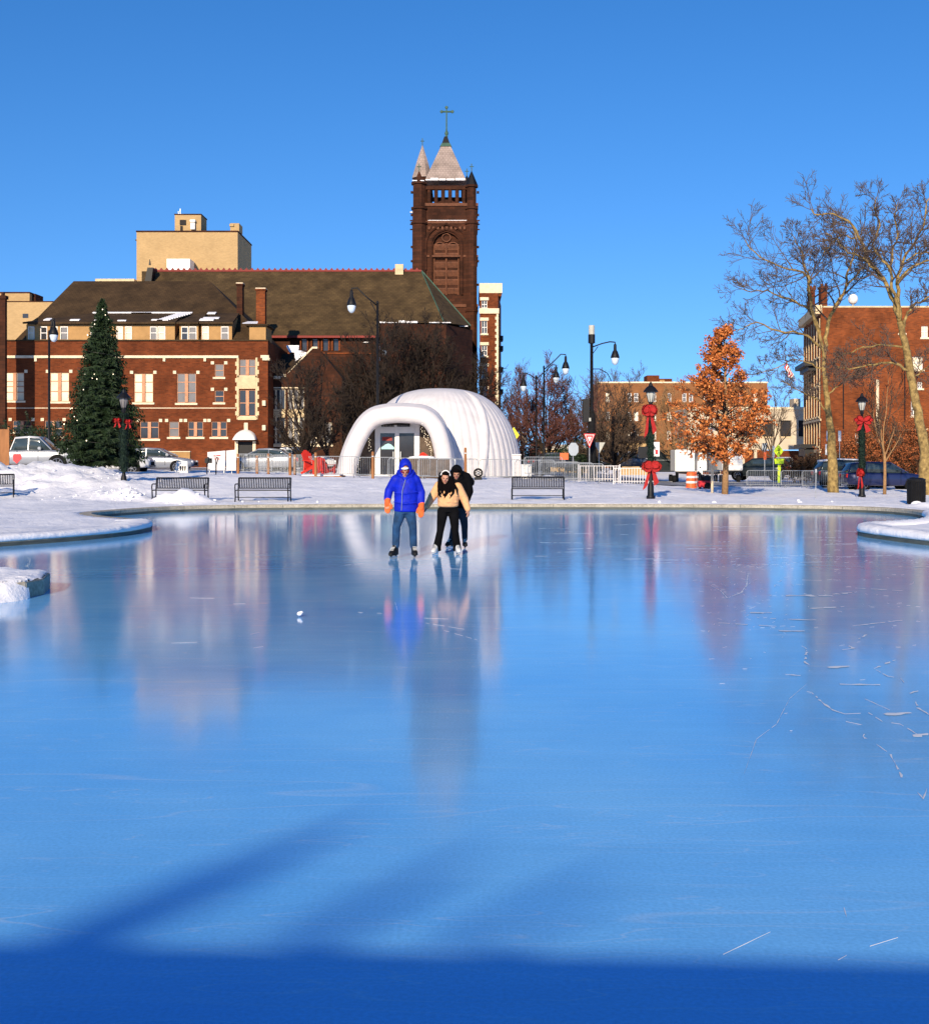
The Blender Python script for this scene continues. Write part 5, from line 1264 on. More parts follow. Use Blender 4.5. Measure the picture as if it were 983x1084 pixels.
# shade trees standing behind the viewer (their tops throw the slanting streaks on the near ice)
AZ_, EL_ = math.radians(13), math.radians(20)
def shade_tree(G0, G1, tt, label, seed, r0):
    tt += 15; r0 *= 2.1
    """trunk whose shadow falls from ground point G0 to G1; it stands tt metres up-sun"""
    def src(G, t): return Vector((G[0] - math.sin(AZ_) * t, G[1] - math.cos(AZ_) * t, t * math.tan(EL_)))
    t1 = tt + (G1[1] - G0[1]) / math.cos(AZ_)
    S0, S1 = src(G0, tt), src(G1, t1)
    base = Vector((S0.x - .25, S0.y, .1)); T_ = Tree(seed); rg = T_.r
    T_.big.tube([base, base.lerp(S0, .6), S0, S0.lerp(S1, .5), S1], [r0 * 1.5, r0 * 1.1, r0, r0 * .6, r0 * .15], 8)
    for k in range(1):
        f = rg.uniform(.2, 1); a = rg.uniform(0, 2 * PI); T_.branch(S0.lerp(S1, f * .7) if k % 2 else base.lerp(S0, f), Vector((math.cos(a) + .5, math.sin(a), .3)), .55, .03, 0, .3, .2, (5, 3), .010, .5, -1)
    T_.out('bare_tree', label, tuple(base), M['bark'], M['bark'])
shade_tree((-1.5, 4.5), (-.50, 6.1), 17, 'stout leaning bare tree behind the pavilion, tallest of three', 301, .085)
shade_tree((-.65, 4.5), (.10, 5.6), 18, 'leaning bare tree behind the pavilion, middle of three', 302, .05)
shade_tree((-.05, 4.45), (.72, 5.35), 19, 'slimmest leaning bare tree behind the pavilion', 303, .035)
# ------------------------------------------------------------------ inflatable dome
def dome():
    d0 = 70.0; zb = hz(X(455, d0), d0) - .05
    t = thing('inflatable_dome', 'white ribbed inflatable dome with a fat arched entrance', 'tent', (X(450, d0 + 4), d0 + 4, zb))
    # main shell: half-barrel dome; left hidden behind the arch; ribs as bulging gores running over the top
    cx, cy = X(466, 78.2), 78.2; a_, b_ = (X(552, 77.5) - cx), 5.6; hh = Z(411.5, 78.2) - zb
    n, m = 480, 26; vs = []; fs = []
    for j in range(m + 1):
        ph = PI / 2 * j / m
        for i in range(n):
            th = 2 * PI * i / n
            rr = max(0, math.cos(ph)) ** .72; bulge = 1 + .012 * abs(math.sin(th * 30)) ** .8 * (1 if j < m else 0) * max(0, math.cos(ph)) ** .5
            vs.append((cx + a_ * rr * math.cos(th) * bulge, cy + b_ * rr * math.sin(th) * bulge, zb + hh * math.sin(ph) ** 1.0))
    for j in range(m):
        for i in range(n): fs.append((j * n + i, j * n + (i + 1) % n, (j + 1) * n + (i + 1) % n, (j + 1) * n + i))
    mb = MB(); mb.add(vs, fs); mb.build('shell', M['vinyl'], t, world=True, smooth=True)
    # two broad support tubes lying over the shell
    for th0 in (-1.07,):
        mb = MB(); pts = []
        for j in range(18):
            ph = PI / 2 * j / 19; rr = math.cos(ph) ** .72
            pts.append((cx + a_ * rr * math.cos(th0 + .25 * ph) * .975, cy + b_ * rr * math.sin(th0 + .25 * ph) * .975, zb + hh * .965 * math.sin(ph)))
        mb.tube(pts, [.36] * 13 + [.32, .28, .25, .2, .15], 12); mb.build('rib', M['vinyl'], t, world=True, smooth=True)
    # entrance arch tubes
    D = 69.2
    path = [(367, 505), (369, 492), (373, 478), (379, 464), (386, 452), (394, 444), (404, 440), (420, 438.3), (436, 439), (447, 440.5), (456, 446), (463, 457), (467, 470), (469.5, 484), (471, 505)]
    def arch(dd, grow, r):
        mb = MB(); cxp, cyp = 420, 500
        pts = [Vector((X(cxp + (a - cxp) * grow, dd), dd, Z(cyp + (b - cyp) * grow, dd))) for a, b in path]
        pts[0].z = pts[-1].z = zb
        P2 = []
        for i in range(len(pts) - 1):
            for k in range(3):
                p0, p1, p2, p3 = pts[max(i - 1, 0)], pts[i], pts[i + 1], pts[min(i + 2, len(pts) - 1)]; f = k / 3
                P2.append(.5 * ((2 * p1) + (p2 - p0) * f + (2 * p0 - 5 * p1 + 4 * p2 - p3) * f * f + (-p0 + 3 * p1 - 3 * p2 + p3) * f ** 3))
        P2.append(pts[-1]); mb.tube(P2, r, 16); return mb.build('entrance_arch', M['vinyl'], t, world=True, smooth=True)
    arch(D, 1.0, .50); arch(D + .8, 1.02, .50); arch(D + 1.6, 1.04, .5)
    arch(D + 2.3, 1.06, .45)
    # tunnel lining + door wall
    dd = D + 1.9; f_ = Fr((0, dd)); u = lambda a: X(a, dd); z = lambda a: Z(a, dd)
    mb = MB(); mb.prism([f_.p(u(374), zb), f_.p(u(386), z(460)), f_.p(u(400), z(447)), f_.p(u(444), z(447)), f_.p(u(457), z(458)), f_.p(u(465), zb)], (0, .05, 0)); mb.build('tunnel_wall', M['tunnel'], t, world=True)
    dr = MB(); df = dd - .12
    def fb2(mb, a, b, c, e, y0=0, y1=.1): mb.box(u(a), u(b), df - y0, df - y0 + y1, z(e), z(c))
    for a, b in ((397, 402.5), (418, 422.5), (438.5, 444)): fb2(dr, a, b, 452, 507, .02, .14)
    fb2(dr, 402.6, 417.9, 452, 458.5, .018, .12); fb2(dr, 422.6, 438.4, 452, 458.5, .018, .12); fb2(dr, 402.6, 417.9, 502.5, 507, .018, .12); fb2(dr, 422.6, 438.4, 502.5, 507, .018, .12)
    fb2(dr, 434, 443.5, 447.5, 451.8, .03, .14); fb2(dr, 396.5, 444.5, 450, 451.9, .0, .1)
    dr = dr.build('door', M['white_paint'], t, world=True)
    for a, b in ((402.6, 417.9), (422.6, 438.4)):
        g_ = MB(); fb2(g_, a, b, 458.5, 502.5, -.02, .03); child(g_, 'door_glass', M['glass'], dr)
    g_ = MB(); fb2(g_, 416, 416.8, 478, 486, .06, .03); fb2(g_, 423.6, 424.4, 478, 486, .06, .03); child(g_, 'handle', M['galv'], dr)
    g_ = MB(); fb2(g_, 404.5, 415, 462.5, 466.5, .0, .015); child(g_, 'open_sign', M['sign_dim'], dr)['label'] = 'dim red sign inside the left door glass'
    g_ = MB()
    pts = [(403.5, 475.5), (403.5, 473.5), (406, 472), (408, 470.4), (411, 469.4), (414, 470.4), (416, 472.5), (417.3, 473.5), (417.3, 475.5)]
    g_.prism([(u(a), df + .015, z(b)) for a, b in pts], (0, -.02, 0)); child(g_, 'door_decal', M['pale_cyan'], dr)
    # marquee letters strip above the door (illegible in the photograph)
    mb = MB(); rg = random.Random(2)
    for a0, a1 in ((404, 418), (420.5, 433.5)):
        q = a0
        while q < a1 - .8:
            w = rg.uniform(.8, 1.5); fb2(mb, q, q + w, 448.4 + rg.uniform(-.2, .3), 452 - .25, .16, .02); q += w + .25
    mb.build('header_lettering', M['black'], t, world=True)
    # garlands of tiny bulbs inside the mouth
    rg = random.Random(4)
    for (a, b, c, e) in ((383, 458, 378, 500), (389, 452, 392, 478), (450, 455, 461, 497), (446, 452, 456, 478)):
        mb = MB(); n = 18
        for i in range(n):
            f = (i + .5) / n; p = Vector((X(a + (c - a) * f + rg.uniform(-1.6, 1.6), D + .9), D + .9 + rg.uniform(-.3, .3), Z(b + (e - b) * f, D + .9)))
            mb.ell(p, .015, .015, .02, 6, 4)
        mb.build('fairy_lights', M['bulb'], t, world=True, smooth=True)
    mb = MB(); pl = []
    for i in range(40):
        f = i / 39 * (len(path) - 1); k = min(int(f), len(path) - 2); g = f - k
        a = path[k][0] * (1 - g) + path[k + 1][0] * g; b = path[k][1] * (1 - g) + path[k + 1][1] * g
        pl.append((X(420 + (a - 420) * .905, D), D - .28, Z(500 + (b - 500) * .89, D)))
    for q in pl: mb.ell(q, .018, .018, .022, 6, 4)
    mb.build('arch_light_string', M['bulb'], t, world=True, smooth=True)
    mb = MB(); mb.lathe([(.27, 0), (.30, .03), (.30, .09), (.2, .12), (.05, .13)], 20)
    return t
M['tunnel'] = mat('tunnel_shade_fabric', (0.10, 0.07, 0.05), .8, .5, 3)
M['sign_dim'] = mat('dull_red_panel', (0.25, 0.02, 0.015), .6)
M['pale_cyan'] = mat('pale_cyan_decal', (0.35, 0.62, 0.62), .6, .1)
dome()

def at(px_, d, dz=0): x = X(px_, d); return (x, d, hz(x, d) + dz)

# ------------------------------------------------------------------ crowd barriers
def make_barrier():
    t = thing('crowd_barrier', '', 'barrier', group='steel crowd barriers along the far shore')
    mb = MB(); w, h = 1.08, 1.1
    c = .12; pts = [(-w, 0, .2), (-w, 0, h - c), (-w + c * .3, 0, h - c * .3), (-w + c, 0, h), (w - c, 0, h), (w - c * .3, 0, h - c * .3), (w, 0, h - c), (w, 0, .2), (-w, 0, .2)]
    mb.tube(pts, .021, 6); mb.build('frame', M['galv'], t)
    mb = MB(); [mb.tube([(-w + .1 + i * (2 * w - .2) / 17, 0, .2), (-w + .1 + i * (2 * w - .2) / 17, 0, h)], .0095, 4) for i in range(18)]; mb.build('bars', M['galv'], t)
    for s in (-1, 1):
        mb = MB(); mb.tube([(s * (w - .25), 0, .2), (s * (w - .25), -.05, .1), (s * (w - .25), -.28, .012)], .017, 5); mb.tube([(s * (w - .25), 0, .2), (s * (w - .25), .05, .1), (s * (w - .25), .28, .012)], .017, 5); mb.build('foot', M['galv'], t)
    return t
bar = make_barrier(); first = True
for pxx, d, rz, lab in ((357, 63, .05, 'steel crowd barrier right of the red chairs'), (397, 64.5, -.03, 'steel crowd barrier in front of the dome entrance left leg'), (433, 63.5, .02, 'steel crowd barrier behind the blue hooded skater'),
        (462, 62.5, -.5, 'angled steel crowd barrier at the dome entrance right side'), (484, 64.5, .0, 'steel crowd barrier behind the couple, left of the round disc'), (529, 65, 0, 'steel crowd barrier in front of the dome right end'),
        (566, 67, .04, 'steel crowd barrier just right of the dome'), (575, 68.4, .15, 'second steel barrier in the overlapping row right of the dome'), (592, 66.5, -.1, 'steel crowd barrier behind the middle bench right end'),
        (607, 68, .1, 'steel crowd barrier below the yield sign'), (618, 66.4, -.35, 'angled steel barrier at the end of the overlapping row'), (268, 69, .05, 'steel crowd barrier behind the second bench'),
        (308, 68, -.06, 'steel crowd barrier left of the red chairs'), (752, 76, 0, 'steel barrier left of the oak trunk'), (808, 78, .05, 'steel barrier in front of the dark parked car'),
        (845, 77, 0, 'steel barrier left of the sycamore trunk'), (868, 75, -.4, 'angled steel barrier touching the sycamore trunk'), (897, 73, .1, 'steel barrier in front of the blue car')):
    place(bar, first, lab, at(pxx, d, -.03), rz); first = False

# white picket gates
def make_picket():
    t = thing('picket_fence_panel', '', 'fence', group='white picket fence panels')
    mb = MB(); [mb.box(-1.15 + i * .165, -1.115 + i * .165, -.012, .012, .1, 1.05) for i in range(15)]; mb.build('pickets', M['vinyl'], t)
    mb = MB(); [mb.box(-1.2, 1.22, .013, .05, z_, z_ + .04) for z_ in (.22, 1.0)]; mb.build('rail', M['vinyl'], t)
    for x in (-1.24, 1.24): mb = MB(); mb.box(x - .03, x + .03, -.03, .05, 0, 1.12); mb.build('post', M['vinyl'], t)
    return t
pk = make_picket()
place(pk, True, 'white picket fence panel between the yield sign and the brown tree', at(634, 74, 0), 0); place(pk, False, 'white picket fence panel left of the lower red bow', at(671, 73.5, 0), 0)

# snow fence of weathered posts left of the tent
wp = thing('fence_post', '', 'post', group='weathered wooden posts'); mb = MB(); mb.lathe([(.075, -.2), (.08, .2), (.07, 1.2), (.05, 1.24)], 8); mb.build('shaft', M['wood'], wp, smooth=True); mb = MB(); mb.lathe([(.085, 1.0), (.085, 1.04)], 8); mb.build('band', M['galv'], wp)
first = True
for pxx, d, h, lab in ((284, 66, .9, 'weathered post left in the wire fence behind the benches'), (307, 65, .95, 'weathered post in the middle of the wire fence'), (312, 66, .9, 'weathered post doubled up behind the middle post'), (334, 62, 1.0, 'weathered post in front of the red chair'),
        (394.5, 62.5, 1.1, 'weathered post left of the dome door'), (492.5, 63.5, 1.35, 'tallest weathered post in front of the dome shell'), (252, 66, .85, 'weathered post right of the banner boards'), (272, 66.5, .8, 'short weathered post behind the second bench')):
    place(wp, first, lab, at(pxx, d), 0, (1, 1, h)); first = False
# wire mesh fence
wf = thing('wire_fence', 'thin wire mesh fence strung between the weathered posts', 'fence', at(290, 65.5))
mb = MB(); 
def wpt(px_, h): d_ = 65.6 + (290 - px_) * .02; x_ = X(px_, d_); return (x_, d_, hz(x_, d_) + h)
for k in range(7): mb.tube([wpt(252 + i * 6, .12 + k * .15) for i in range(15)], .006, 3)
for k in range(56): mb.tube([wpt(252 + k * 1.5, .1), wpt(252 + k * 1.5, 1.05)], .005, 3)
mb.build('mesh', M['galv'], wf, world=True)

# ------------------------------------------------------------------ benches
def make_bench(arms=True):
    t = thing('park_bench', '', 'bench', group='black metal benches on the far shore')
    L = .98
    mb = MB(); mb.box(-L, L, -.30, -.26, .42, .45); mb.box(-L, L, .16, .2, .42, .45)
    for i in range(12): mb.box(-L, L, -.255 + i * .035, -.235 + i * .035, .43, .445)
    mb.build('seat', M['black'], t)
    mb = MB(); bt = lambda z_: .2 + (z_ - .45) * .22
    mb.tube([(-L, bt(.88), .88), (L, bt(.88), .88)], .032, 6); mb.tube([(-L, bt(.5), .5), (L, bt(.5), .5)], .02, 6)
    for i in range(30):
        x = -L + .05 + i * (2 * L - .1) / 29; mb.tube([(x, bt(.5), .5), (x, bt(.88), .88)], .019, 4)
    mb.build('backrest', M['black'], t)
    for s in (-1, 1):
        mb = MB(); mb.tube([(s * L, -.28, .0), (s * L, -.24, .22), (s * L, -.27, .43)], .025, 6); mb.tube([(s * L, .27, .0), (s * L, .2, .25), (s * L, .2, .45), (s * L, bt(.88), .88)], .025, 6); mb.tube([(s * L, -.25, .18), (s * L, .2, .18)], .018, 5)
        mb.tube([(s * L, -.27, .43), (s * L, .2, .43)], .022, 5); mb.build('end_frame', M['black'], t)
        if arms:
            mb = MB(); mb.tube([(s * L, -.27, .43), (s * L, -.30, .55), (s * L, -.27, .64), (s * L, -.15, .67), (s * L, .1, .66), (s * L, .24, .66)], .022, 6); mb.build('armrest', M['black'], t)
    mb = MB(); mb.tube([(-L, 0, .17), (L, 0, .17)], .015, 5); mb.build('stretcher', M['black'], t)
    return t
b1 = make_bench()
place(b1, True, 'black bench half buried behind a snow heap, left of two', at(191, 45.3, -.02), -.06)
place(b1, False, 'black bench facing the ice, clear of snow, right of two', at(278.5, 45.3, -.02), -.06)
place(b1, False, 'black bench at the left frame edge showing only its arm rail', at(-14, 47.5, .0), .3)
b2 = make_bench(False); place(b2, True, 'black armless bench seen from behind, below the barriers', at(569, 46.8, -.02), PI)

# ------------------------------------------------------------------ trash bin
tb = thing('litter_bin', 'black slatted litter bin by the right shore', 'bin', at(969.5, 42.6, -.03))
mb = MB(); mb.lathe([(.25, 0), (.27, .05), (.28, .8), (.3, .82), (.3, .88), (.27, .9)], 14); mb.build('drum', M['black_matte'], tb, smooth=False)
for k in range(28): a = 2 * PI * k / 28; mb = MB(); 
mb = MB(); [mb.box(-.018, .018, -.315, -.285, .06, .8) if False else mb.tube([(.295 * math.cos(2 * PI * k / 28), .295 * math.sin(2 * PI * k / 28), .05), (.305 * math.cos(2 * PI * k / 28), .305 * math.sin(2 * PI * k / 28), .82)], .014, 4) for k in range(28)]; mb.build('slats', M['black'], tb)
mb = MB(); mb.lathe([(.31, .86), (.32, .9), (.2, .95), (.16, .93)], 14); mb.build('lid', M['black'], tb)
mb = MB(); mb.ell((-.1, -.32, .02), .22, .15, .14, 9, 6); mb.ell((.2, -.28, 0), .16, .12, .1, 9, 6); tag(mb.build('snow_clump', M['snow'], smooth=True), 'snow heaped against the foot of the litter bin', 'snow').location = tb.location

# ------------------------------------------------------------------ park lanterns with bows and garland
def bow(w, h, tails=True, seed=1):
    """ribbon bow centred on the origin, facing -y"""
    mb = MB(); rg = random.Random(seed)
    for s in (-1, 1):
        for lay, (sc, rot) in enumerate(((1, .15), (.8, -.35), (.85, .65))):
            rings = []
            for i in range(11):
                a = 2 * PI * i / 10 ; r_ = (1 - math.cos(a)) / 2
                px_ = s * r_ * w * .5 * sc; pz = math.sin(a) * h * .22 * sc * (1 if r_ > .02 else 0)
                c, sn = math.cos(rot * s), math.sin(rot * s); q = (px_ * c - pz * sn, px_ * sn + pz * c)
                rings.append(((q[0], -.05 - .03 * lay, q[1]), (q[0], -.05 - .03 * lay - .10 * (.4 + r_), q[1])))
            for (a1, a2), (b1_, b2_) in zip(rings[:-1], rings[1:]): mb.quad(a1, a2, b2_, b1_)
            mb.prism([(s * .02, -.06 - .03 * lay, .02), *[(s * w * .5 * sc * (1 - math.cos(a)) / 2 * math.cos(rot) - s * math.sin(a) * h * .2 * sc * math.sin(rot), -.09 - .03 * lay, s * 0 + w * .5 * sc * (1 - math.cos(a)) / 2 * math.sin(rot) + math.sin(a) * h * .2 * sc * math.cos(rot)) for a in (.7, 1.5, 2.3, PI, 4, 4.8, 5.6)]], (0, .012, 0))
        if tails:
            x0 = s * w * .05; x1 = s * w * rg.uniform(.22, .34); zz = -h * rg.uniform(.75, .95)
            mb.prism([(x0 - .05 * w, -.07, 0), (x0 + .06 * w, -.08, 0), (x1 + .13 * w, -.12, zz * .8), (x1 + .02 * w, -.13, zz * .92), (x1 - .1 * w, -.10, zz)], (0, .015, 0))
    mb.ell((0, -.11, 0), w * .1, .07, h * .1, 8, 6)
    return mb
def lantern(label, pxx, d, zb, Hh, bows, garl, lit=True, sign=None, seed=1):
    """bows: list of (height, width, height_size, x-shift)"""
    t = thing('park_lantern', label, 'street lamp', (X(pxx, d), d, zb), 0, 'park lanterns wearing red bows')
    mb = MB(); mb.lathe([(.17, 0), (.17, .1), (.13, .16), (.12, .5), (.09, .6), (.065, .7), (.055, Hh - .95), (.09, Hh - .9), (.07, Hh - .8), (.1, Hh - .75)], 12); mb.build('pole', M['black'], t, smooth=True)
    mb = MB(); mb.lathe([(.10, Hh - .75), (.17, Hh - .45), (.17, Hh - .36)], 8); g_ = mb.build('lamp_glass', M['lampglass' if seed != 5 else 'glass_grey'], t)
    mb = MB()
    for k in range(8): a = 2 * PI * k / 8 + PI / 8; mb.tube([(.102 * math.cos(a), .102 * math.sin(a), Hh - .76), (.175 * math.cos(a), .175 * math.sin(a), Hh - .36)], .012, 4)
    mb.build('cage', M['black'], t)
    mb = MB(); mb.lathe([(.17, Hh - .36), (.28, Hh - .37), (.29, Hh - .33), (.17, Hh - .18), (.09, Hh - .12), (.05, Hh), (.01, Hh + .05)], 12); mb.build('lamp_roof', M['black'], t, smooth=False)
    if garl:
        mb = MB(); rg = random.Random(seed); z0, z1 = garl
        nn = int((z1 - z0) * 900)
        for i in range(nn):
            zz = z0 + (z1 - z0) * rg.random(); a = rg.uniform(0, 2 * PI); r0_ = .12 + .07 * math.sin(zz * 9 + a) ** 2
            c = Vector((r0_ * math.cos(a), r0_ * math.sin(a), zz)); e = c + Vector((math.cos(a) * rg.uniform(.03, .10), math.sin(a) * rg.uniform(.03, .10), rg.uniform(-.08, .08))); s_ = Vector((-math.sin(a), math.cos(a), 0)) * .025
            mb.add([c - s_, c + s_, e], [(0, 1, 2)])
        mb.tube([(0, 0, z0), (0, 0, z1)], .13, 9)
        mb.build('garland', M['garland'], t, fix=False)
    for i, (bz, bw, bh, bx) in enumerate(bows):
        o = bow(bw, bh, True, seed + i).build('bow', M['red_fabric'], t, fix=False); o.location = (bx, -.12, bz)
    if sign:
        mb = MB(); mb.box(.10, .32, -.14, -.12, sign - .28, sign + .28); s_ = mb.build('notice', M['white_paint'], t)
        mb = MB(); mb.box(.16, .26, -.146, -.1405, sign - .2, sign - .02); mb.build('notice_symbol', M['red_sign'], s_)
        mb = MB(); mb.box(-.48, -.12, -.1, .1, sign - .35, sign + .1); mb.build('control_box', M['black'], t)
    return t
M['lampglass'] = mat('frosted_lamp_glass', (0.42, 0.42, 0.37), .3, .15, 4)
z_ = hz(X(688, 48), 48)
z_ = EYE - 42.5 * 48 / F
lantern('black park lantern with two big red bows left of the orange oak', 688.5, 48, hz(X(688, 48), 48) - .02, 4.55, [(3.45, .62, 1.15, -.08), (1.25, .8, .95, 0)], (1.4, 3.4), sign=1.95)
dl = 51.5; lantern('black park lantern with red bows in front of the spruce', 131, dl, EYE - 33.5 * dl / F, 4.2, [(2.9, .38, .34, -.22), (2.85, .34, .36, .24)], (.75, 3.2), seed=5)
dl = 57.0; lantern('black park lantern with a wide red bow before the mansion', 912, dl, hz(X(912, dl), dl) - .02, 4.8, [(3.55, .9, .6, 0), (1.15, .34, .95, -.15)], (1.0, 3.5), seed=9)

# ------------------------------------------------------------------ hooked street lights
def hook_light(label, pxx, ybase_z, ytop, lamp, d, arm2=None, box=False, r=.09):
    """lamp = (px, y of lamp top)"""
    x = X(pxx, d); zb = hz(x, d) if ybase_z is None else ybase_z
    t = thing('street_light', label, 'street light', (x, d, zb), 0, 'tall black street lights')
    zt = Z(ytop, d) - zb
    mb = MB(); mb.lathe([(r * 2.1, 0), (r * 2.1, .25), (r * 1.5, .4), (r * 1.3, 1.0), (r, 1.1), (r * .75, zt), (r * 1.1, zt + .02), (r * .4, zt + .15)], 10); mb.build('pole', M['black'], t, smooth=True)
    def arm(lp):
        lx = X(lp[0], d) - x; lz = Z(lp[1], d) - zb
        st = Vector((0, 0, zt - .15)) if len(lp) < 3 else Vector((0, 0, Z(lp[2], d) - zb))
        mid1 = st.lerp(Vector((lx, 0, lz)), .45) + Vector((0, 0, .12)); mid2 = Vector((lx * .78, 0, lz + .08))
        a = MB(); a.tube([st, mid1, mid2, Vector((lx, 0, lz + .05)), Vector((lx, 0, lz - .12))], .045, 6); a.tube([st - Vector((0, 0, .5)), st.lerp(mid1, .6) - Vector((0, 0, .1))], .025, 5); ao = a.build('arm', M['black'], t, smooth=True)
        l = MB(); l.lathe([(.05, -.05), (.09, -.12), (.10, -.45), (.17, -.55), (.27, -.85), (.28, -.95)], 12, (lx, 0, lz)); lo = l.build('lamp_hood', M['black'], ao, smooth=True)
        g2 = MB(); g2.lathe([(.25, -.95), (.25, -1.05), (.2, -1.25), (.1, -1.38), (.02, -1.4)], 12, (lx, 0, lz)); g2.build('lamp_bowl', M['lampbowl'], ao, smooth=True)
    arm(lamp)
    if arm2: arm(arm2)
    return t
M['lampbowl'] = mat('clear_lamp_bowl', (0.55, 0.66, 0.78), .15, .15, 4)
hook_light('black hooked street light in front of the church roof', 399.5, None, 321, (372, 306), 72)
hook_light('small distant hooked street light against dark trees, left of the tower', 408.5, None, 364, (406.5, 358), 98, r=.07)
hook_light('black hooked street light, nearer of the pair right of the dome', 575.5, None, 389, (598.5, 376), 88, r=.08)
hook_light('black two armed hooked street light, farther of the pair right of the dome', 567.5, None, 399, (588.5, 387), 98, (554, 396), r=.08)
# left post with a pendant lantern seen end-on
hook_light('tall black lamp post against the brick hall at the left', 52, None, 352, (57, 338), 76, r=.085)
# traffic pole
d = 78.0; x = X(626, d); zb = hz(x, d)
tp = hook_light('tallest black street light with a white cylinder top and signal box', 626, None, 364, (650.8, 363, 367.5), d, r=.13)
zt = Z(364, d) - zb
mb = MB(); mb.lathe([(.22, zt + .05), (.22, zt + .6)], 12); mb.build('top_collar', M['black'], tp)
mb = MB(); mb.lathe([(.19, zt + .6), (.19, zt + 1.1), (.19, zt + 1.18)], 12); mb.build('top_cylinder', M['cyl'] if 'cyl' in M else M['lampglass'], tp)
mb = MB(); mb.tube([(0, 0, Z(390.5, d) - zb), (.5, 0, Z(390.5, d) - zb), (1.0, 0, Z(395, d) - zb), (1.25, 0, Z(403, d) - zb)], .03, 5); mb.build('lower_arm', M['black'], tp, smooth=True)
for a, b, c, e, nm in ((616.5, 625, 422.5, 447, 'signal_box'),):
    mb = MB(); mb.box(X(a, d) - x, X(b, d) - x - .1, -.28, .1, Z(e, d) - zb, Z(c, d) - zb); sb_ = mb.build(nm, M['black'], tp, bevel=.03)
mb = MB(); mb.lathe([(.3, Z(502, d) - zb), (.3, Z(478, d) - zb), (.24, Z(470, d) - zb), (.24, Z(440, d) - zb), (.14, Z(436, d) - zb)], 10); mb.build('pole_wrap', M['black_matte'], tp, smooth=True)
mb = MB(); mb.box(-.2, -.08, -.36, -.3, Z(446, d) - zb, Z(442.5, d) - zb); mb.build('signal_lens', M['lampglass'], tp)

# ------------------------------------------------------------------ road signs
def post_sign(name, label, pxx, d, poly, m, ztop=None, border=None, post=True, face=0, back=None):
    x = X(pxx, d); zb = hz(x, d)
    t = thing(name, label, 'sign', (x, d, zb), face)
    zc = sum(Z(b, d) for a, b in poly) / len(poly)
    mb = MB(); mb.tube([(0, .04, -.1), (0, .04, max(Z(b, d) for a, b in poly) - zb)], .03, 6); mb.build('post', M['galv'], t)
    mb = MB(); mb.prism([(X(a, d) - x, 0, Z(b, d) - zb) for a, b in poly], (0, .012, 0)); mb.build('panel', m, t)
    if border:
        cxp = sum(a for a, b in poly) / len(poly); cyp = sum(b for a, b in poly) / len(poly)
        for k, (s_, mm) in enumerate(border):
            mb = MB(); mb.prism([(X(cxp + (a - cxp) * s_, d) - x, -.003 * (k + 1), Z(cyp + (b - cyp) * s_, d) - zb) for a, b in poly], (0, .002, 0)); mb.build('sign_face', mm, t)
    return t
post_sign('diamond_sign', 'yellow diamond warning sign peeping past the right end of the dome', 543.8, 86, [(543.6, 452), (549.5, 460.5), (543.6, 469), (537.8, 460.5)], M['yellow'])
post_sign('yield_sign', 'red and white triangular yield sign beside the tall traffic pole', 623.7, 76.5, [(617.6, 459), (630, 459), (623.8, 474.5)], M['red_sign'], border=[(.8, M['white_paint']), (.68, M['red_sign']), (.34, M['white_paint'])])
post_sign('sign_back', 'pale back of a triangular sign right of the red yield sign', 633.8, 80, [(628, 468.3), (640.3, 468.3), (634.5, 479.5)], M['pale_back'] if 'pale_back' in M else M['lampglass'])
post_sign('stop_sign_back', 'grey back of an octagonal sign left of the yield sign', 606.5, 77, [(601.5, 472.5), (604.3, 468.7), (609.2, 468.7), (612, 472.5), (612, 478.5), (609.2, 482.3), (604.3, 482.3), (601.5, 478.5)], M['sign_back'])
mbo = post_sign('orange_sign', 'orange work sign low behind the barriers, left of the octagonal sign', 597.5, 82, [(592.5, 479.5), (601.5, 479.5), (601.5, 486.5), (592.5, 486.5)], M['orange'])
post_sign('crossing_sign', 'lime green pedestrian crossing sign stack in front of the cream block', 824, 79, [(823.8, 470.5), (829, 477.5), (823.8, 484.5), (818.6, 477.5)], M['lime'])
t = bpy.context.scene.objects['crossing_sign']; dd = 79; zb = t.location.z
mb = MB(); mb.prism([(-.3, 0, Z(485.5, dd) - zb), (.36, 0, Z(485.5, dd) - zb), (.3, 0, Z(491, dd) - zb), (-.24, 0, Z(491, dd) - zb)], (0, .012, 0)); mb.build('lower_panel', M['lime'], t)
mb = MB(); mb.box(-.06, .12, .0, .015, Z(511, dd) - zb, Z(492, dd) - zb); mb.build('lime_post_sleeve', M['lime'], t)
mb = MB()
for c in ((0, Z(474.6, dd) - zb, .045),): mb.ell((c[0], -.01, c[1]), .045, .008, .045, 8, 5)
mb.tube([(0, -.008, Z(475.3, dd) - zb), (.0, -.008, Z(478.5, dd) - zb)], .03, 5); mb.tube([(0, -.008, Z(478.5, dd) - zb), (-.08, -.008, Z(481, dd) - zb)], .02, 5); mb.tube([(0, -.008, Z(478.5, dd) - zb), (.08, -.008, Z(481, dd) - zb)], .02, 5); mb.tube([(-.09, -.008, Z(477.3, dd) - zb), (0, -.008, Z(475.8, dd) - zb), (.09, -.008, Z(477.3, dd) - zb)], .016, 5)
mb.build('pedestrian_symbol', M['black'], t)
post_sign('grey_sign_post', 'grey sign post standing just left of the lime crossing sign', 818.5, 80.5, [(817.2, 472), (819.8, 472), (819.8, 484), (817.2, 484)], M['sign_back'])
cs = post_sign('chevron_sign', 'small black chevron sign above an orange plate, left of the lime sign', 809.3, 78.5, [(806.5, 469), (811.5, 469), (811.5, 477), (806.5, 477)], M['sign_back'])
dd = 78.5; zb = cs.location.z; x = cs.location.x
mb = MB()
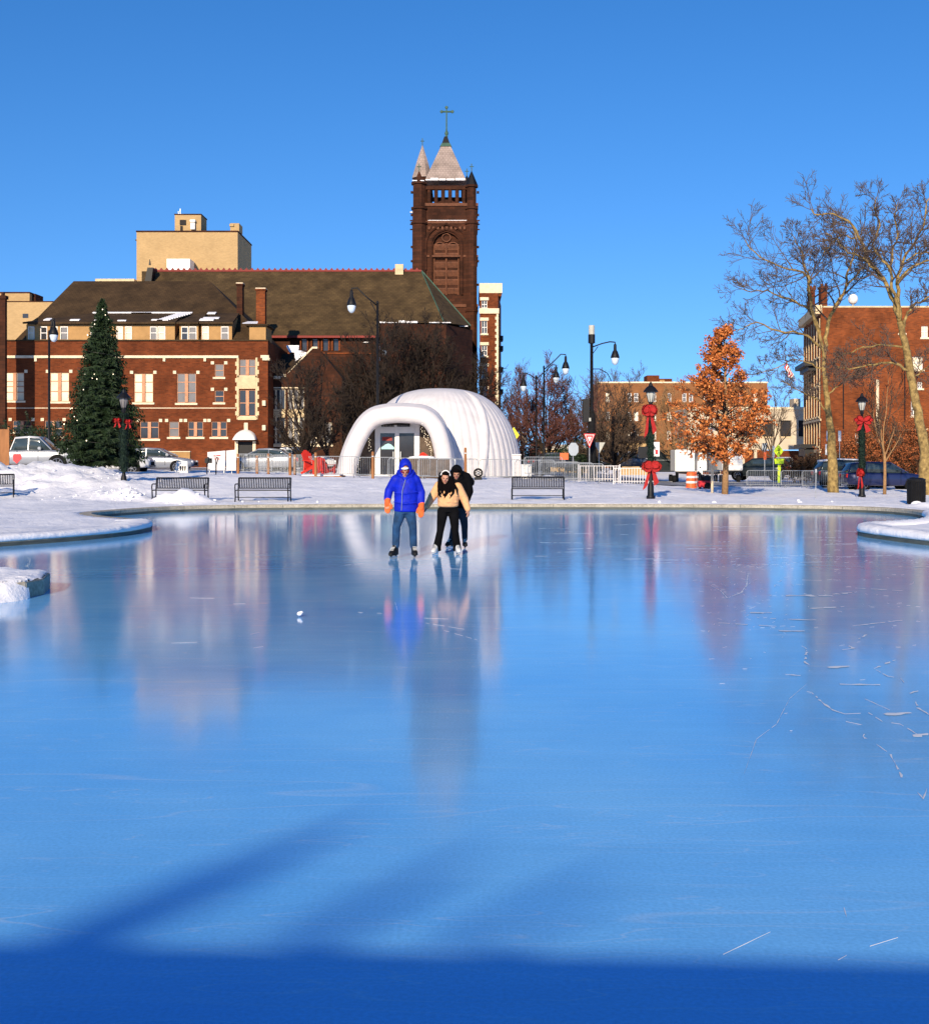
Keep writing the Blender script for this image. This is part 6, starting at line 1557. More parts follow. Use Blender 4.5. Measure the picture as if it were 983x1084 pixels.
for k in (0, 2.4): mb.prism([(X(806.6 + k, dd) - x, -.006, Z(469, dd) - zb), (X(808 + k, dd) - x, -.006, Z(469, dd) - zb), (X(809.6 + k, dd) - x, -.006, Z(473, dd) - zb), (X(808 + k, dd) - x, -.006, Z(477, dd) - zb), (X(806.6 + k, dd) - x, -.006, Z(477, dd) - zb), (X(808.2 + k, dd) - x, -.006, Z(473, dd) - zb)], (0, .004, 0))
mb.build('chevrons', M['black'], cs)
mb = MB(); mb.box(X(808, dd) - x, X(810.8, dd) - x, -.02, -.005, Z(486.5, dd) - zb, Z(478.5, dd) - zb); mb.build('lower_plate', M['orange'], cs)
ow = post_sign('arrow_sign', 'white sign with a black arrow beside the left sycamore trunk', 876.5, 84, [(873.3, 470), (878.7, 470), (878.7, 481.5), (873.3, 481.5)], M['white_paint'])
dd = 84; zb = ow.location.z; x = ow.location.x; mb = MB(); mb.prism([(X(874.5, dd) - x, -.006, Z(471.5, dd) - zb), (X(877.8, dd) - x, -.006, Z(475.5, dd) - zb), (X(875.5, dd) - x, -.006, Z(480, dd) - zb), (X(876, dd) - x, -.006, Z(475.6, dd) - zb)], (0, .004, 0)); mb.build('arrow', M['black'], ow)
for a0, a1, b0, b1, dd, lab in ((874.5, 878.5, 456, 467, 88, 'white board on a post behind the left sycamore trunk'), (887, 890, 456, 467, 88, 'narrow white board right of the left sycamore trunk')):
    post_sign('white_board', lab, (a0 + a1) / 2, dd, [(a0, b0), (a1, b0), (a1, b1), (a0, b1)], M['white_paint'])
for a0, a1, b0, b1, dd, lab in ((552, 557, 458, 469, 104, 'small pale sign board right of the yellow diamond'), (561, 566, 470, 479, 110, 'small cream sign low between the trees'), (578, 582, 468, 474, 120, 'tiny pale sign between the two hooked street lights')):
    post_sign('pale_sign', lab, (a0 + a1) / 2, dd, [(a0, b0), (a1, b0), (a1, b1), (a0, b1)], M['stone_lt'])
# thin marker stake on the right snow
ms = thing('marker_stake', 'thin grey marker stake standing in the snow before the right sycamores', 'stake', at(863, 52)); mb = MB(); mb.tube([(0, 0, -.1), (.02, 0, 1.25)], .018, 6); mb.build('shaft', M['galv'], ms); mb = MB(); mb.box(-.02, .05, -.02, .02, 1.1, 1.25); mb.build('cap', M['galv'], ms)

# pale pole in front of the oak
pp = thing('pale_pole', 'slim off white pole standing before the oak crown', 'pole', at(753.5, 63)); zt = Z(368, 63) - pp.location.z
mb = MB(); mb.lathe([(.07, 0), (.065, .9), (.06, 1.0), (.045, zt)], 10); mb.build('shaft', M['stone_lt'], pp, smooth=True); mb = MB(); mb.ell((0, 0, zt + .04), .07, .07, .07, 8, 6); mb.build('finial', M['stone_lt'], pp, smooth=True)
mb = MB(); mb.lathe([(.32, Z(456, 63) - pp.location.z), (.34, Z(454, 63) - pp.location.z), (.3, Z(452.5, 63) - pp.location.z)], 10); mb.build('lamp_disc', M['white_paint'], pp)
# flag on the mansion
fg = thing('flag', 'faded red and white striped flag hanging by the mansion facade', 'flag', (X(838, 116), 116, 8.5)); x = X(838, 116)
mb = MB(); mb.tube([(X(842, 116) - x, 0, Z(403, 116) - 8.5), (X(831, 116) - x, 0, Z(380, 116) - 8.5)], .04, 5); mb.build('flagpole', M['galv'], fg)
mb = MB(); R_ = []
for j in range(7):
    f = j / 6; a = [(X(831 + 8 * f, 116) - x, 0, Z(381 + 14 * f, 116) - 8.5)]
    R_.append([Vector((X(831 + 8 * f, 116) - x + .12 * math.sin(k * 1.4 + j), .1 * math.sin(k * 1.1 + j * .8), Z(382 + 13 * f + (11 - 3 * f) * k / 5 + 0, 116) - 8.5)) for k in range(6)])
for j in range(6):
    for k in range(5): mb.cur = (j + 0) % 2; mb.quad(R_[j][k], R_[j + 1][k], R_[j + 1][k + 1], R_[j][k + 1])
mb.build('cloth', [M['flagred'] if 'flagred' in M else M['red_sign'], M['white_paint']], fg, smooth=True)

# ------------------------------------------------------------------ banner boards, sandwich board, small things at left
bb = thing('banner_board', 'large pale banner board with a faded pink motif, left of two', 'banner', at(231, 67)); zb = bb.location.z; x = bb.location.x
mb = MB(); mb.prism([(X(219.5, 67) - x, 0, Z(497.5, 67) - zb), (X(238, 67) - x, 0, Z(497.5, 67) - zb), (X(238.5, 67) - x, 0, Z(477, 67) - zb), (X(219.5, 67) - x, 0, Z(478.5, 67) - zb)], (0, .05, 0)); mb.build('panel', M['lilac'] if 'lilac' in M else M['vinyl'], bb)
mb = MB(); [mb.box(X(a, 67) - x, X(b, 67) - x, -.004, -.001, Z(e, 67) - zb, Z(c, 67) - zb) for a, b, c, e in ((226, 228.5, 482, 483.2), (229, 233.5, 481.6, 482.8), (226.5, 232, 484.4, 485.3), (227, 229, 486.2, 487), (230, 232.6, 486.3, 487))]; mb.build('faded_motif', M['pinkish'] if 'pinkish' in M else M['red_sign'], bb)
mb = MB(); [mb.tube([(q, .08, -.1), (q, .08, 1.0)], .03, 5) for q in (-.5, .3)]; mb.build('support', M['galv'], bb)
b3 = thing('banner_board', 'narrower lilac banner board, right of two', 'banner', at(245, 66.6)); zb = b3.location.z; x = b3.location.x
mb = MB(); mb.prism([(X(239.5, 66.6) - x, 0, Z(498, 67) - zb), (X(250.5, 66.6) - x, -.2, Z(498, 67) - zb), (X(250.5, 66.6) - x, -.2, Z(476, 67) - zb), (X(239.5, 66.6) - x, 0, Z(477, 67) - zb)], (0, .05, 0)); mb.build('panel', M['vinyl'], b3); mb = MB(); mb.tube([(0, .08, -.1), (0, .08, 1.0)], .03, 5); mb.build('support', M['galv'], b3)
sw = thing('sandwich_board', 'small white folding board in front of the silver car', 'sign', at(193, 64.5)); mb = MB(); mb.prism([(-.38, -.2, 0), (.32, -.2, 0), (.26, 0, .62), (-.3, 0, .62)], (0, .03, 0)); mb.prism([(-.38, .2, 0), (.32, .2, 0), (.26, .04, .62), (-.3, .04, .62)], (0, .03, 0)); mb.build('panel', M['white_paint'], sw)
mb = MB(); [mb.box(q, q + .06, -.16, -.13, .12, .38) for q in (-.1, .02, .14)]; mb.build('motif', M['black'], sw)
br_ = thing('railing', 'black hooped handrail leading down to the ice, by the banner boards', 'railing', at(219, 62)); mb = MB()
for q in (0, .45): mb.tube([(q, 0, -.1), (q, 0, .75), (q + .05, 0, .85), (q + .2, -.4, .8), (q + .2, -.9, .45), (q + .2, -.95, -.1)], .025, 6)
mb.build('rail', M['black'], br_, smooth=True)
mb = MB(); mb.box(-.1, .25, -.05, .05, .55, .8); mb.build('plate', M['black'], br_)
ws = thing('wooden_stand', 'tall weathered wooden board stand at the left frame edge', 'stand', at(4, 60)); mb = MB(); mb.box(-.45, .22, 0, .08, .0, 1.9); mb.build('panel', M['wood'], ws); mb = MB(); [mb.box(q, q + .08, -.05, -.003, -.1, 2.0) for q in (-.5, .2)]; mb.build('post', M['wood'], ws)
# low tan wall at foot of hall
lw = thing('ochre_wall', 'low ochre wall behind the silver car at the foot of the hall', 'wall', at(190, 90)); x = lw.location.x; zb = lw.location.z
mb = MB(); mb.box(X(172, 90) - x, X(201, 90) - x, 0, .3, -.3, Z(478.5, 90) - zb); mb.build('body', M['stucco'], lw); mb = MB(); mb.box(X(171.6, 90) - x, X(201.4, 90) - x, -.05, .35, Z(478.5, 90) - zb + .003, Z(477.5, 90) - zb); mb.build('coping', M['stone_lt'], lw)

# ------------------------------------------------------------------ red adirondack chairs
def make_chair():
    t = thing('garden_chair', '', 'chair', group='red slatted garden chairs'); R = Matrix.Rotation(-.45, 3, 'X')
    for i in range(6):
        x = -.27 + i * .108; hgt = .95 - .05 * abs(i - 2.5) ** 1.3
        if i == 0: back = MB()
        back.add([R @ Vector(v) + Vector((0, .2, .22)) for v in [(x - .05, 0, 0), (x + .05, 0, 0), (x + .055, 0, hgt), (x - .055, 0, hgt), (x - .05, .025, 0), (x + .05, .025, 0), (x + .055, .025, hgt), (x - .055, .025, hgt)]], [(0, 1, 2, 3), (4, 5, 6, 7), (0, 1, 5, 4), (1, 2, 6, 5), (2, 3, 7, 6), (3, 0, 4, 7)])
    back.build('backrest', M['red_plastic'], t)
    mb = MB()
    for i in range(6): y = -.35 + i * .1; mb.box(-.29, .29, y, y + .085, .38 - i * .028, .40 - i * .028)
    mb.build('seat', M['red_plastic'], t)
    for s in (-1, 1):
        mb = MB(); mb.box(s * .34 - .07, s * .34 + .07, -.42, .4, .58, .605); mb.build('armrest', M['red_plastic'], t)
        mb = MB(); mb.box(s * .32 - .03, s * .32 + .03, -.38, -.26, 0, .578); mb.build('leg', M['red_plastic'], t)
        mb = MB(); mb.prism([(s * .3 - .015, -.26, .36), (s * .3 - .015, -.26, .26), (s * .3 - .015, .55, 0), (s * .3 - .015, .62, .08)], (.03, 0, 0)); mb.prism([(s * .3 - .012, .3, .575), (s * .3 - .012, .38, .575), (s * .3 - .012, .42, .16), (s * .3 - .012, .34, .16)], (.024, 0, 0)); mb.build('leg', M['red_plastic'], t)
    return t
ch = make_chair(); z0 = .12
place(ch, True, 'red slatted chair with its tall back towards us, left of the pair', at(332, 64.5, .1), .9, (1.05, 1.05, 1.2))
place(ch, False, 'red slatted chair turned right on the wooden platform, right of the pair', at(345, 63.6, .1), 2.6, (.95, .95, .9))
place(ch, False, 'red slatted chair just inside the dome entrance, right of the door', at(450, 70.1, .35), .3, (.8, .8, 1.0))
dk = thing('wooden_platform', 'low wooden platform under the red chairs with snow on top', 'platform', at(341, 63.8, -.05)); mb = MB(); [mb.box(-1.0, 1.1, -.95 + i * .2, -.77 + i * .2, 0, .1) for i in range(10)]; mb.build('boards', M['wood'], dk); mb = MB(); mb.box(-.95, 1.0, -.9, .95, .103, .15); mb.build('snow_cover', M['snow'], dk)
# black round disc on the barrier
dc = thing('round_vent', 'black round fan with a hub on the snow in front of the dome', 'fan', (X(506, 64.2), 64.2, Z(500.5, 64.2)))
mb = MB(); pts = [(.2 * math.cos(a), 0, .2 * math.sin(a)) for a in [2 * PI * i / 20 for i in range(21)]]; mb.tube(pts, .05, 7, cap=False); mb.build('ring', M['black_matte'], dc, smooth=True)
mb = MB(); [mb.tube([(0, 0, 0), (.18 * math.cos(a), 0, .18 * math.sin(a))], .025, 5) for a in [PI * k / 3 for k in range(6)]]; mb.build('blades', M['black'], dc)
mb = MB(); mb.ell((0, -.02, 0), .06, .04, .06, 10, 6); mb.build('hub', M['galv'], dc, smooth=True); mb = MB(); mb.box(-.2, .2, -.1, .1, -.42, -.22); mb.build('base', M['black'], dc)
# dark counter in dome front + storage boxes right of dome
ct = thing('dark_counter', 'dark counter with snow on top beside the dome door', 'counter', at(458, 66.5)); x = ct.location.x; mb = MB(); mb.box(-1.5, .9, 0, .5, 0, 1.05); mb.build('body', M['tunnel'], ct); mb = MB(); mb.box(-1.55, .95, -.05, .55, 1.053, 1.1); mb.build('top', M['galv'], ct); mb = MB(); mb.ell((-.6, .2, 1.12), .75, .25, .1, 12, 6); mb.build('snow_cover', M['snow'], ct, smooth=True)
for a, b, c, e, dd, lab, mm in ((542, 551, 482, 503, 71, 'white block at the foot of the dome right end', 'vinyl'), (551.5, 562, 493, 506, 69.5, 'low white crate right of the dome behind barriers', 'white_paint')):
    bx_ = thing('white_crate', lab, 'crate', at((a + b) / 2, dd)); zb = bx_.location.z; w = X(b, dd) - X(a, dd); h = Z(c, dd) - zb
    mb = MB(); mb.box(-w / 2, w / 2, 0, .6, -.1, h); mb.build('body', M[mm], bx_, bevel=.03); mb = MB(); mb.box(-w / 2 - .03, w / 2 + .03, -.03, .63, h + .003, h + .07); mb.build('lid', M[mm], bx_)

# ------------------------------------------------------------------ barrels and site clutter at centre right
def barrel(label, pxx, d, mm, h=.95, r=.28):
    t = thing('traffic_barrel', label, 'barrel', at(pxx, d), 0, 'orange site barrels')
    mb = MB(); mb.lathe([(r * 1.15, 0), (r * 1.15, .06), (r, .07), (r * .98, h * .45), (r * .93, h * .47), (r * .9, h * .9), (r * .7, h)], 14); mb.build('body', M[mm], t, smooth=False)
    for q in (.3, .62): mb = MB(); mb.lathe([(r * 1.01, h * q), (r * 1.0, h * (q + .13))], 14); mb.build('band', M['white_paint'], t)
    return t
barrel('orange barrel with white bands left of the small white cabinet', 731, 76, 'orange', 1.0, .30); barrel('second orange barrel, half behind the first', 734, 76.8, 'orange', 1.0, .28)
cb_ = thing('white_cabinet', 'small white cabinet on a dark post beside the orange barrels', 'cabinet', at(740.5, 74)); zb = cb_.location.z; mb = MB(); mb.box(-.16, .16, -.1, .1, Z(502, 74) - zb, Z(488, 74) - zb); mb.build('box', M['white_paint'], cb_, bevel=.015); mb = MB(); mb.box(-.07, .07, -.06, .06, -.1, Z(502, 74) - zb - .003); mb.build('post', M['black'], cb_)
mb = MB(); mb.box(-.04, .04, -.112, -.104, Z(495.5, 74) - zb, Z(494, 74) - zb); mb.build('latch', M['black'], cb_)
sbw = thing('snow_blower', 'red and black snow blower parked left of the oak trunk', 'snow blower', at(746, 73.5)); mb = MB(); mb.box(-.42, .35, -.25, .3, .12, .5); mb.build('housing', M['red_sign'], sbw, bevel=.05)
mb = MB(); mb.box(-.15, .35, -.2, .2, .5, .8); mb.build('engine', M['black'], sbw, bevel=.04); mb = MB(); mb.tube([(-.25, 0, .5), (-.3, 0, .9), (-.45, 0, 1.0)], [.1, .09, .11], 8); mb.build('chute', M['black'], sbw)
mb = MB(); [mb.tube([(.3, q, .5), (.8, q, 1.0), (.95, q, 1.0)], .02, 5) for q in (-.2, .2)]; mb.build('handle', M['black'], sbw)
for s in (-1, 1): mb = MB(); mb.tube([(.1, s * .3, .2), (.1, s * .38, .2)], .2, 14); mb.build('wheel', M['black_matte'], sbw)
# ------------------------------------------------------------------ vehicles
def paint(name, col, rough=.3, metal=.3):
    m = mat(name, col, rough, .08, 1.5, metal=metal, spec=.6); m.node_tree.nodes['Principled BSDF'].inputs['Coat Weight'].default_value = .5
    # road salt towards the sills is a real film on winter cars, kept as its own noise
    return m
M['p_silver'] = paint('silver_car_paint', (0.28, 0.30, 0.34)); M['p_white'] = paint('white_car_paint', (0.55, 0.56, 0.58), .3, 0); M['p_navy'] = paint('navy_car_paint', (0.008, 0.014, 0.07)); M['p_black'] = paint('black_car_paint', (0.012, 0.02, 0.022))
M['p_grey'] = paint('dark_grey_car_paint', (0.10, 0.11, 0.13)); M['rim'] = mat('alloy_rim', (.45, .46, .48), .35, .1, 5, metal=.8); M['tail'] = mat('tail_lamp_red', (.5, .01, .01), .25, .05)
M['clearlamp'] = mat('headlamp_clear', (.7, .72, .75), .15, .05)
def rring(x, z0, z1, hw, r=.12, top_in=0.0):
    pts = []
    r = min(r, (z1 - z0) * .45)
    for (cy, cz, a0, w) in ((hw - r, z0 + r, -90, 0), (hw - r - top_in, z1 - r, 0, 1), (-hw + r + top_in, z1 - r, 90, 1), (-hw + r, z0 + r, 180, 0)):
        for k in range(3):
            a = math.radians(a0 + 45 * k); pts.append((x, cy + r * math.cos(a), cz + r * math.sin(a)))
    return pts
def car(name, label, kind, m, loc, rz, group='vehicles parked along the street', snow=False, cat='car', roofm=None):
    """nose towards +x"""
    t = thing(name, label, cat, loc, rz, group)
    if kind == 'sedan': st = [(-2.3, .45, .86, .72), (-2.2, .32, .98, .82), (-1.5, .28, 1.0, .88), (-.3, .26, .95, .9), (.9, .27, .93, .88), (1.7, .3, .84, .85), (2.2, .34, .72, .76), (2.32, .42, .62, .68)]; gh = [(-1.75, .96, 1.0, .72), (-1.15, .95, 1.38, .62), (-.5, .95, 1.45, .60), (.2, .94, 1.42, .61), (1.1, .92, .96, .74)]; wh = (-1.4, 1.38, .33)
    elif kind == 'suv': st = [(-2.35, .5, 1.0, .78), (-2.28, .38, 1.08, .88), (-1.4, .32, 1.1, .93), (0, .3, 1.06, .95), (1.1, .32, 1.06, .94), (1.9, .36, .98, .9), (2.28, .42, .86, .82), (2.38, .48, .76, .74)]; gh = [(-2.28, 1.04, 1.1, .8), (-2.05, 1.04, 1.62, .68), (-1.0, 1.04, 1.72, .66), (.3, 1.03, 1.68, .66), (1.25, 1.02, 1.07, .78)]; wh = (-1.42, 1.45, .38)
    else: st = [(-2.8, .5, 1.05, .85), (-2.75, .42, 1.1, .95), (-1.5, .4, 1.12, .97), (0, .38, 1.14, .98), (1.3, .38, 1.14, .97), (2.2, .42, 1.1, .93), (2.65, .45, .98, .86), (2.75, .5, .85, .8)]; gh = [(-.75, 1.08, 1.14, .82), (-.55, 1.08, 1.82, .7), (.2, 1.08, 1.88, .7), (.7, 1.08, 1.84, .7), (1.4, 1.1, 1.16, .82)]; wh = (-1.75, 1.75, .42)
    mb = MB(); mb.loft([rring(x, a, b, w) for x, a, b, w in st]); body = mb.build('body', m, t, smooth=True)
    mb = MB(); mb.loft([rring(x, a, b, w, .09, .06 if b - a > .2 else 0) for x, a, b, w in gh]); gl = mb.build('glasshouse', M['carglass'], t, smooth=True)
    # roof skin and pillars
    mb = MB(); rs_ = [g for g in gh if g[2] - g[1] > .2]
    mb.loft([rring(x + (0 if 0 < i < len(rs_) - 1 else 0), b - .09, b + .018, w - .02, .04, .04) for i, (x, a, b, w) in enumerate(rs_)]); mb.build('roof', roofm or m, t, smooth=True)
    mb = MB()
    for s in (-1, 1):
        for (p0, p1) in ((gh[0], gh[1]), (gh[-1], gh[-2])): mb.tube([(p0[0], s * (p0[3] - .02), p0[2]), (p1[0], s * (p1[3] - .09), p1[2] - .03)], .035, 5)
        xm = (gh[2][0] + gh[1][0]) / 2 + .35; mb.tube([(xm, s * (gh[2][3] + .06), gh[2][1]), (xm, s * (gh[2][3] - .05), gh[2][2] - .05)], .032, 5)
        if kind == 'suv': mb.tube([(-1.3, s * .74, 1.06), (-1.35, s * .62, 1.66)], .05, 5)
    mb.build('pillar', m, t)
    for xw in wh[:2]:
        for s in (-1, 1):
            w0 = [q for q in st if abs(q[0] - xw) < 1.0][0][3]
            mb = MB(); mb.tube([(xw, s * (w0 - .2), wh[2]), (xw, s * (w0 + .012), wh[2])], wh[2] + .07, 20); mb.build('wheel_arch', M['black_matte'], t)
            mb = MB(); mb.tube([(xw, s * (w0 - .19), wh[2]), (xw, s * (w0 + .03), wh[2])], wh[2], 20); wl = mb.build('wheel', M['black_matte'], t)
            mb = MB(); mb.tube([(xw, s * (w0 + .031), wh[2]), (xw, s * (w0 + .036), wh[2])], wh[2] * .22, 12)
            for k in range(7): a = 2 * PI * k / 7; mb.tube([(xw, s * (w0 + .034), wh[2]), (xw + math.cos(a) * wh[2] * .64, s * (w0 + .034), wh[2] + math.sin(a) * wh[2] * .64)], .026, 4)
            ring_ = [(xw + math.cos(a) * wh[2] * .66, s * (w0 + .034), wh[2] + math.sin(a) * wh[2] * .66) for a in [2 * PI * k / 20 for k in range(21)]]; mb.tube(ring_, .02, 4, cap=False)
            mb.build('rim', M['rim'], wl)
    fr_, bk = st[-1], st[0]
    for s in (-1, 1):
        mb = MB(); mb.box(fr_[0] - .22, fr_[0] + .0, s * .56 - .17, s * .56 + .17, fr_[2] - .06, fr_[2] + .08); mb.build('headlight', M['clearlamp'], t, bevel=.03)
        mb = MB(); mb.box(bk[0] - .02, bk[0] + .16, s * (bk[3] - .1) - .12, s * (bk[3] - .1) + .12, bk[2] - .22, bk[2] + .02); mb.build('tail_light', M['tail'], t, bevel=.02)
        mb = MB(); mb.box(.75, .92, s * (st[3][3] + .02) - .09, s * (st[3][3] + .02) + .09, st[3][2] + .02, st[3][2] + .17); mb.build('mirror', m, t, bevel=.03)
        mb = MB()
        for xd in ((-.35, .75) if kind != 'sedan' else (-.4, .7)): mb.box(xd - .01, xd + .004, s * (st[3][3] + .001) - .004, s * (st[3][3] + .001) + .004, .42, st[3][2] - .02)
        mb.box(-.22, -.05, s * (st[3][3] + .01) - .012, s * (st[3][3] + .01) + .012, st[3][2] - .16, st[3][2] - .13); mb.build('door_line', M['black_matte'], t)
    mb = MB(); mb.box(fr_[0] - .06, fr_[0] + .015, -.42, .42, fr_[1] + .02, fr_[2] - .06); mb.build('grille', M['black_matte'], t)
    mb = MB(); mb.box(fr_[0] - .12, fr_[0] + .04, -fr_[3], fr_[3], fr_[1] - .08, fr_[1] + .04); mb.build('bumper', M['p_grey'], t, bevel=.03); mb = MB(); mb.box(bk[0] - .05, bk[0] + .1, -bk[3], bk[3], bk[1] - .1, bk[1] + .02); mb.build('bumper', M['p_grey'], t, bevel=.03)
    if kind == 'pickup':
        mb = MB(); mb.box(-2.7, -.85, -.82, .82, 1.121, 1.135); mb.build('bed_floor', M['black_matte'], t)
    if snow:
        mb = MB(); g2_ = rs_; mb.loft([rring(x, b + .005, b + .10, w - .08, .05) for x, a, b, w in g2_]); mb.loft([rring(x, b - .03, b + .06, w - .12, .04) for x, a, b, w in st[-4:-1]]); mb.build('snow_cover', M['snow'], t, smooth=True)
    return t
def cpos(px_, yb, d): return (X(px_, d), d, Z(yb, d))
def gpos(px_, d): return (X(px_, d), d, hz(X(px_, d), d) + .02)
c1 = car('pickup_truck', 'white pickup truck with a red emblem on its door at the far left', 'pickup', M['p_silver'], (X(31, 66), 66, Z(499, 66)), .05, cat='truck', roofm=M['p_white'])
mb = MB(); mb.prism([(-.55, -.99, .95), (-.15, -.99, .95), (-.1, -.99, .7), (-.35, -.99, .42), (-.55, -.99, .6)], (0, -.012, 0)); mb.build('door_emblem', M['red_sign'], c1)
mb = MB(); mb.box(-.35, .25, -.4, .3, 1.15, 1.5); mb.build('red_seat', M['red_plastic'], c1)
car('parked_car', 'silver sedan with a sloping windscreen right of the spruce', 'sedan', M['p_silver'], (X(166, 73), 73, Z(500, 73)), 0)
car('parked_car', 'white sport utility car half hidden behind the spruce', 'suv', M['p_white'], (X(116, 68.5), 68.5, Z(502, 68.5)), .03)
car('parked_car', 'pale silver sedan behind the wire fence, right of the banner boards', 'sedan', M['p_silver'], (X(279, 76), 76, Z(499.5, 76)), PI - .1)
car('parked_car', 'snow covered sedan behind the fence left of the red chairs', 'sedan', M['p_white'], (X(316, 78), 78, Z(499, 78)), .2, snow=True)
car('parked_car', 'silver car seen end-on in the street right of the white sign back', 'suv', M['p_silver'], (X(641, 108), 108, Z(497, 108)), -PI / 2 + .05)
car('parked_car', 'dark car with snow on its roof behind the white picket fence', 'sedan', M['p_grey'], (X(668, 104), 104, Z(497, 104)), .15, snow=True)
car('parked_car', 'black sport utility car under the right edge of the oak', 'suv', M['p_black'], (X(802.5, 96), 96, Z(508, 96)), PI - .45)
car('parked_car', 'white car behind the lime crossing sign', 'suv', M['p_white'], (X(829, 106), 106, Z(505, 106)), -PI / 2 - .3)
car('parked_car', 'navy sport utility car behind the litter bin at the right', 'suv', M['p_navy'], (X(934, 73), 73, Z(519.5, 73)), 0)
car('parked_car', 'dark car with a pale roof just right of the left sycamore trunk', 'suv', M['p_black'], (X(902, 77), 77, Z(516, 77)), .05, snow=True)
car('parked_car', 'small dark car between the traffic pole and blue gap', 'sedan', M['p_grey'], (X(590, 100), 100, Z(498, 100)), .3)

# enclosed trailers and dark box
def trailer(label, a0, a1, b0, b1, d, m, L=2.2, cat='trailer', lines=4):
    x0, x1 = X(a0, d), X(a1, d); zb, zt = Z(b1, d), Z(b0, d); t = thing('box_trailer', label, cat, ((x0 + x1) / 2, d, min(zb, hz(x0, d)) )); g0 = t.location.z
    w = (x1 - x0) / 2; h0 = max(.25, zb - g0)
    mb = MB(); mb.box(-w, w, 0, L, h0, zt - g0); mb.build('box', m, t, bevel=.04)
    mb = MB(); [mb.box(-w + .03, w - .03, -.012, -.002, h0 + (zt - g0 - h0) * k / lines - .012, h0 + (zt - g0 - h0) * k / lines + .012) for k in range(1, lines)]; mb.build('panel_seam', M['galv'], t)
    for s in (-1, 1): mb = MB(); mb.tube([(s * (w - .22), L * .5, .28), (s * (w + .01), L * .5, .28)], .28, 14); mb.build('wheel', M['black_matte'], t)
    mb = MB(); mb.box(-w, w, -.03, .03, h0 - .12, h0 - .003); mb.build('bumper', M['black'], t)
    return t
trailer('white box trailer with horizontal seams left of the oak trunk', 714.5, 735, 476, 499, 92, M['white_paint'])
trailer('white box trailer with horizontal seams right of the oak trunk', 764.5, 786, 475, 498, 94, M['white_paint'])
trailer('narrow white upright trailer between the two wider ones', 740, 748, 478, 498, 95, M['white_paint'], lines=3)
trailer('long black box trailer behind the red bow lamp', 690, 713.5, 476, 498, 97, M['p_black'], lines=2)
trailer('dark upright container behind the white cabinet', 750, 762, 478, 500, 96, M['p_grey'], lines=2)
# ------------------------------------------------------------------ people: volumes fused by a voxel remesh into one continuous surface
def fuse(mb, name, m, parent, voxel=.014, smooth=3, fac=.5, world=False):
    me = bpy.data.meshes.new(name + '_src'); me.from_pydata([tuple(v) for v in mb.v], [], mb.f); me.update()
    bm = bmesh.new(); bm.from_mesh(me); bmesh.ops.remove_doubles(bm, verts=bm.verts, dist=1e-6); bmesh.ops.recalc_face_normals(bm, faces=bm.faces); bm.to_mesh(me); bm.free()
    o = bpy.data.objects.new(name, me); C.objects.link(o)
    r = o.modifiers.new('r', 'REMESH'); r.mode = 'VOXEL'; r.voxel_size = voxel; r.use_smooth_shade = True
    s = o.modifiers.new('s', 'SMOOTH'); s.iterations = smooth; s.factor = fac
    dg = bpy.context.evaluated_depsgraph_get(); dg.update()
    nm = bpy.data.meshes.new_from_object(o.evaluated_get(dg)); nm.name = name
    nm.materials.clear(); nm.materials.append(m); nm.polygons.foreach_set('use_smooth', [True] * len(nm.polygons))
    o.modifiers.clear(); o.data = nm; bpy.data.meshes.remove(me); o.parent = parent; return o
def limb(mb, pts, rad, n=12, sq=1.0):
    """closed tapered limb with round ends"""
    mb.tube(pts, rad, n)
    for p, r in zip(pts, rad): mb.ell(p, r * 1.0, r * 1.0, r * 1.0, 10, 8)
def rings(mb, L, n=16):
    """L: list of (x, y, z, rx, ry)"""
    mb.loft([[(x + rx * math.cos(2 * PI * k / n), y + ry * math.sin(2 * PI * k / n), z) for k in range(n)] for x, y, z, rx, ry in L])
V = Vector
M['skin'] = mat('skin', (0.50, 0.25, 0.16), .55, .12, 9); M['skin2'] = mat('tan_skin', (0.36, 0.17, 0.10), .55, .12, 9)
for m_ in ('skin', 'skin2'):
    b_ = M[m_].node_tree.nodes['Principled BSDF']; b_.inputs['Subsurface Weight'].default_value = .1; b_.inputs['Subsurface Radius'].default_value = (.01, .004, .002)
M['jacket_blue'] = mat('royal_blue_jacket', (0.004, 0.016, 0.42), .6, .3, 9, .3, spec=.2); M['jeans'] = mat('blue_denim', (0.010, 0.045, 0.115), .9, .6, 7, .3)
M['mitten'] = mat('orange_mitten', (0.78, 0.13, 0.025), .75, .2, 12, .3); M['hair'] = mat('black_hair', (0.004, 0.003, 0.0035), .9, .3, 30, spec=.03, stretch=(4, 4, .5))
M['peach'] = mat('peach_fleece_jacket', (0.74, 0.40, 0.19), .9, .12, 14, .5); M['blackcloth'] = mat('black_cloth', (0.004, 0.004, 0.005), .9, .4, 8, .4, spec=.06); M['darkjean'] = mat('charcoal_denim', (0.016, 0.019, 0.028), .85, .4, 9, .3)
M['skate'] = mat('black_skate_boot', (0.010, 0.010, 0.011), .5, .3, 12, spec=.2); M['skate_w'] = mat('white_skate_boot', (0.62, 0.62, 0.62), .4, .1, 12); M['steel'] = mat('skate_steel', (.6, .62, .65), .25, .1, 5, metal=.9)
M['goggles'] = glass('dark_red_goggles', (0.16, 0.01, 0.015), .1); M['eye'] = mat('eye', (.02, .015, .012), .2); M['lip'] = mat('lip', (.42, .10, .09), .5); M['fluff'] = mat('white_fluffy_band', (.75, .73, .72), .95, .1, 20, .5)

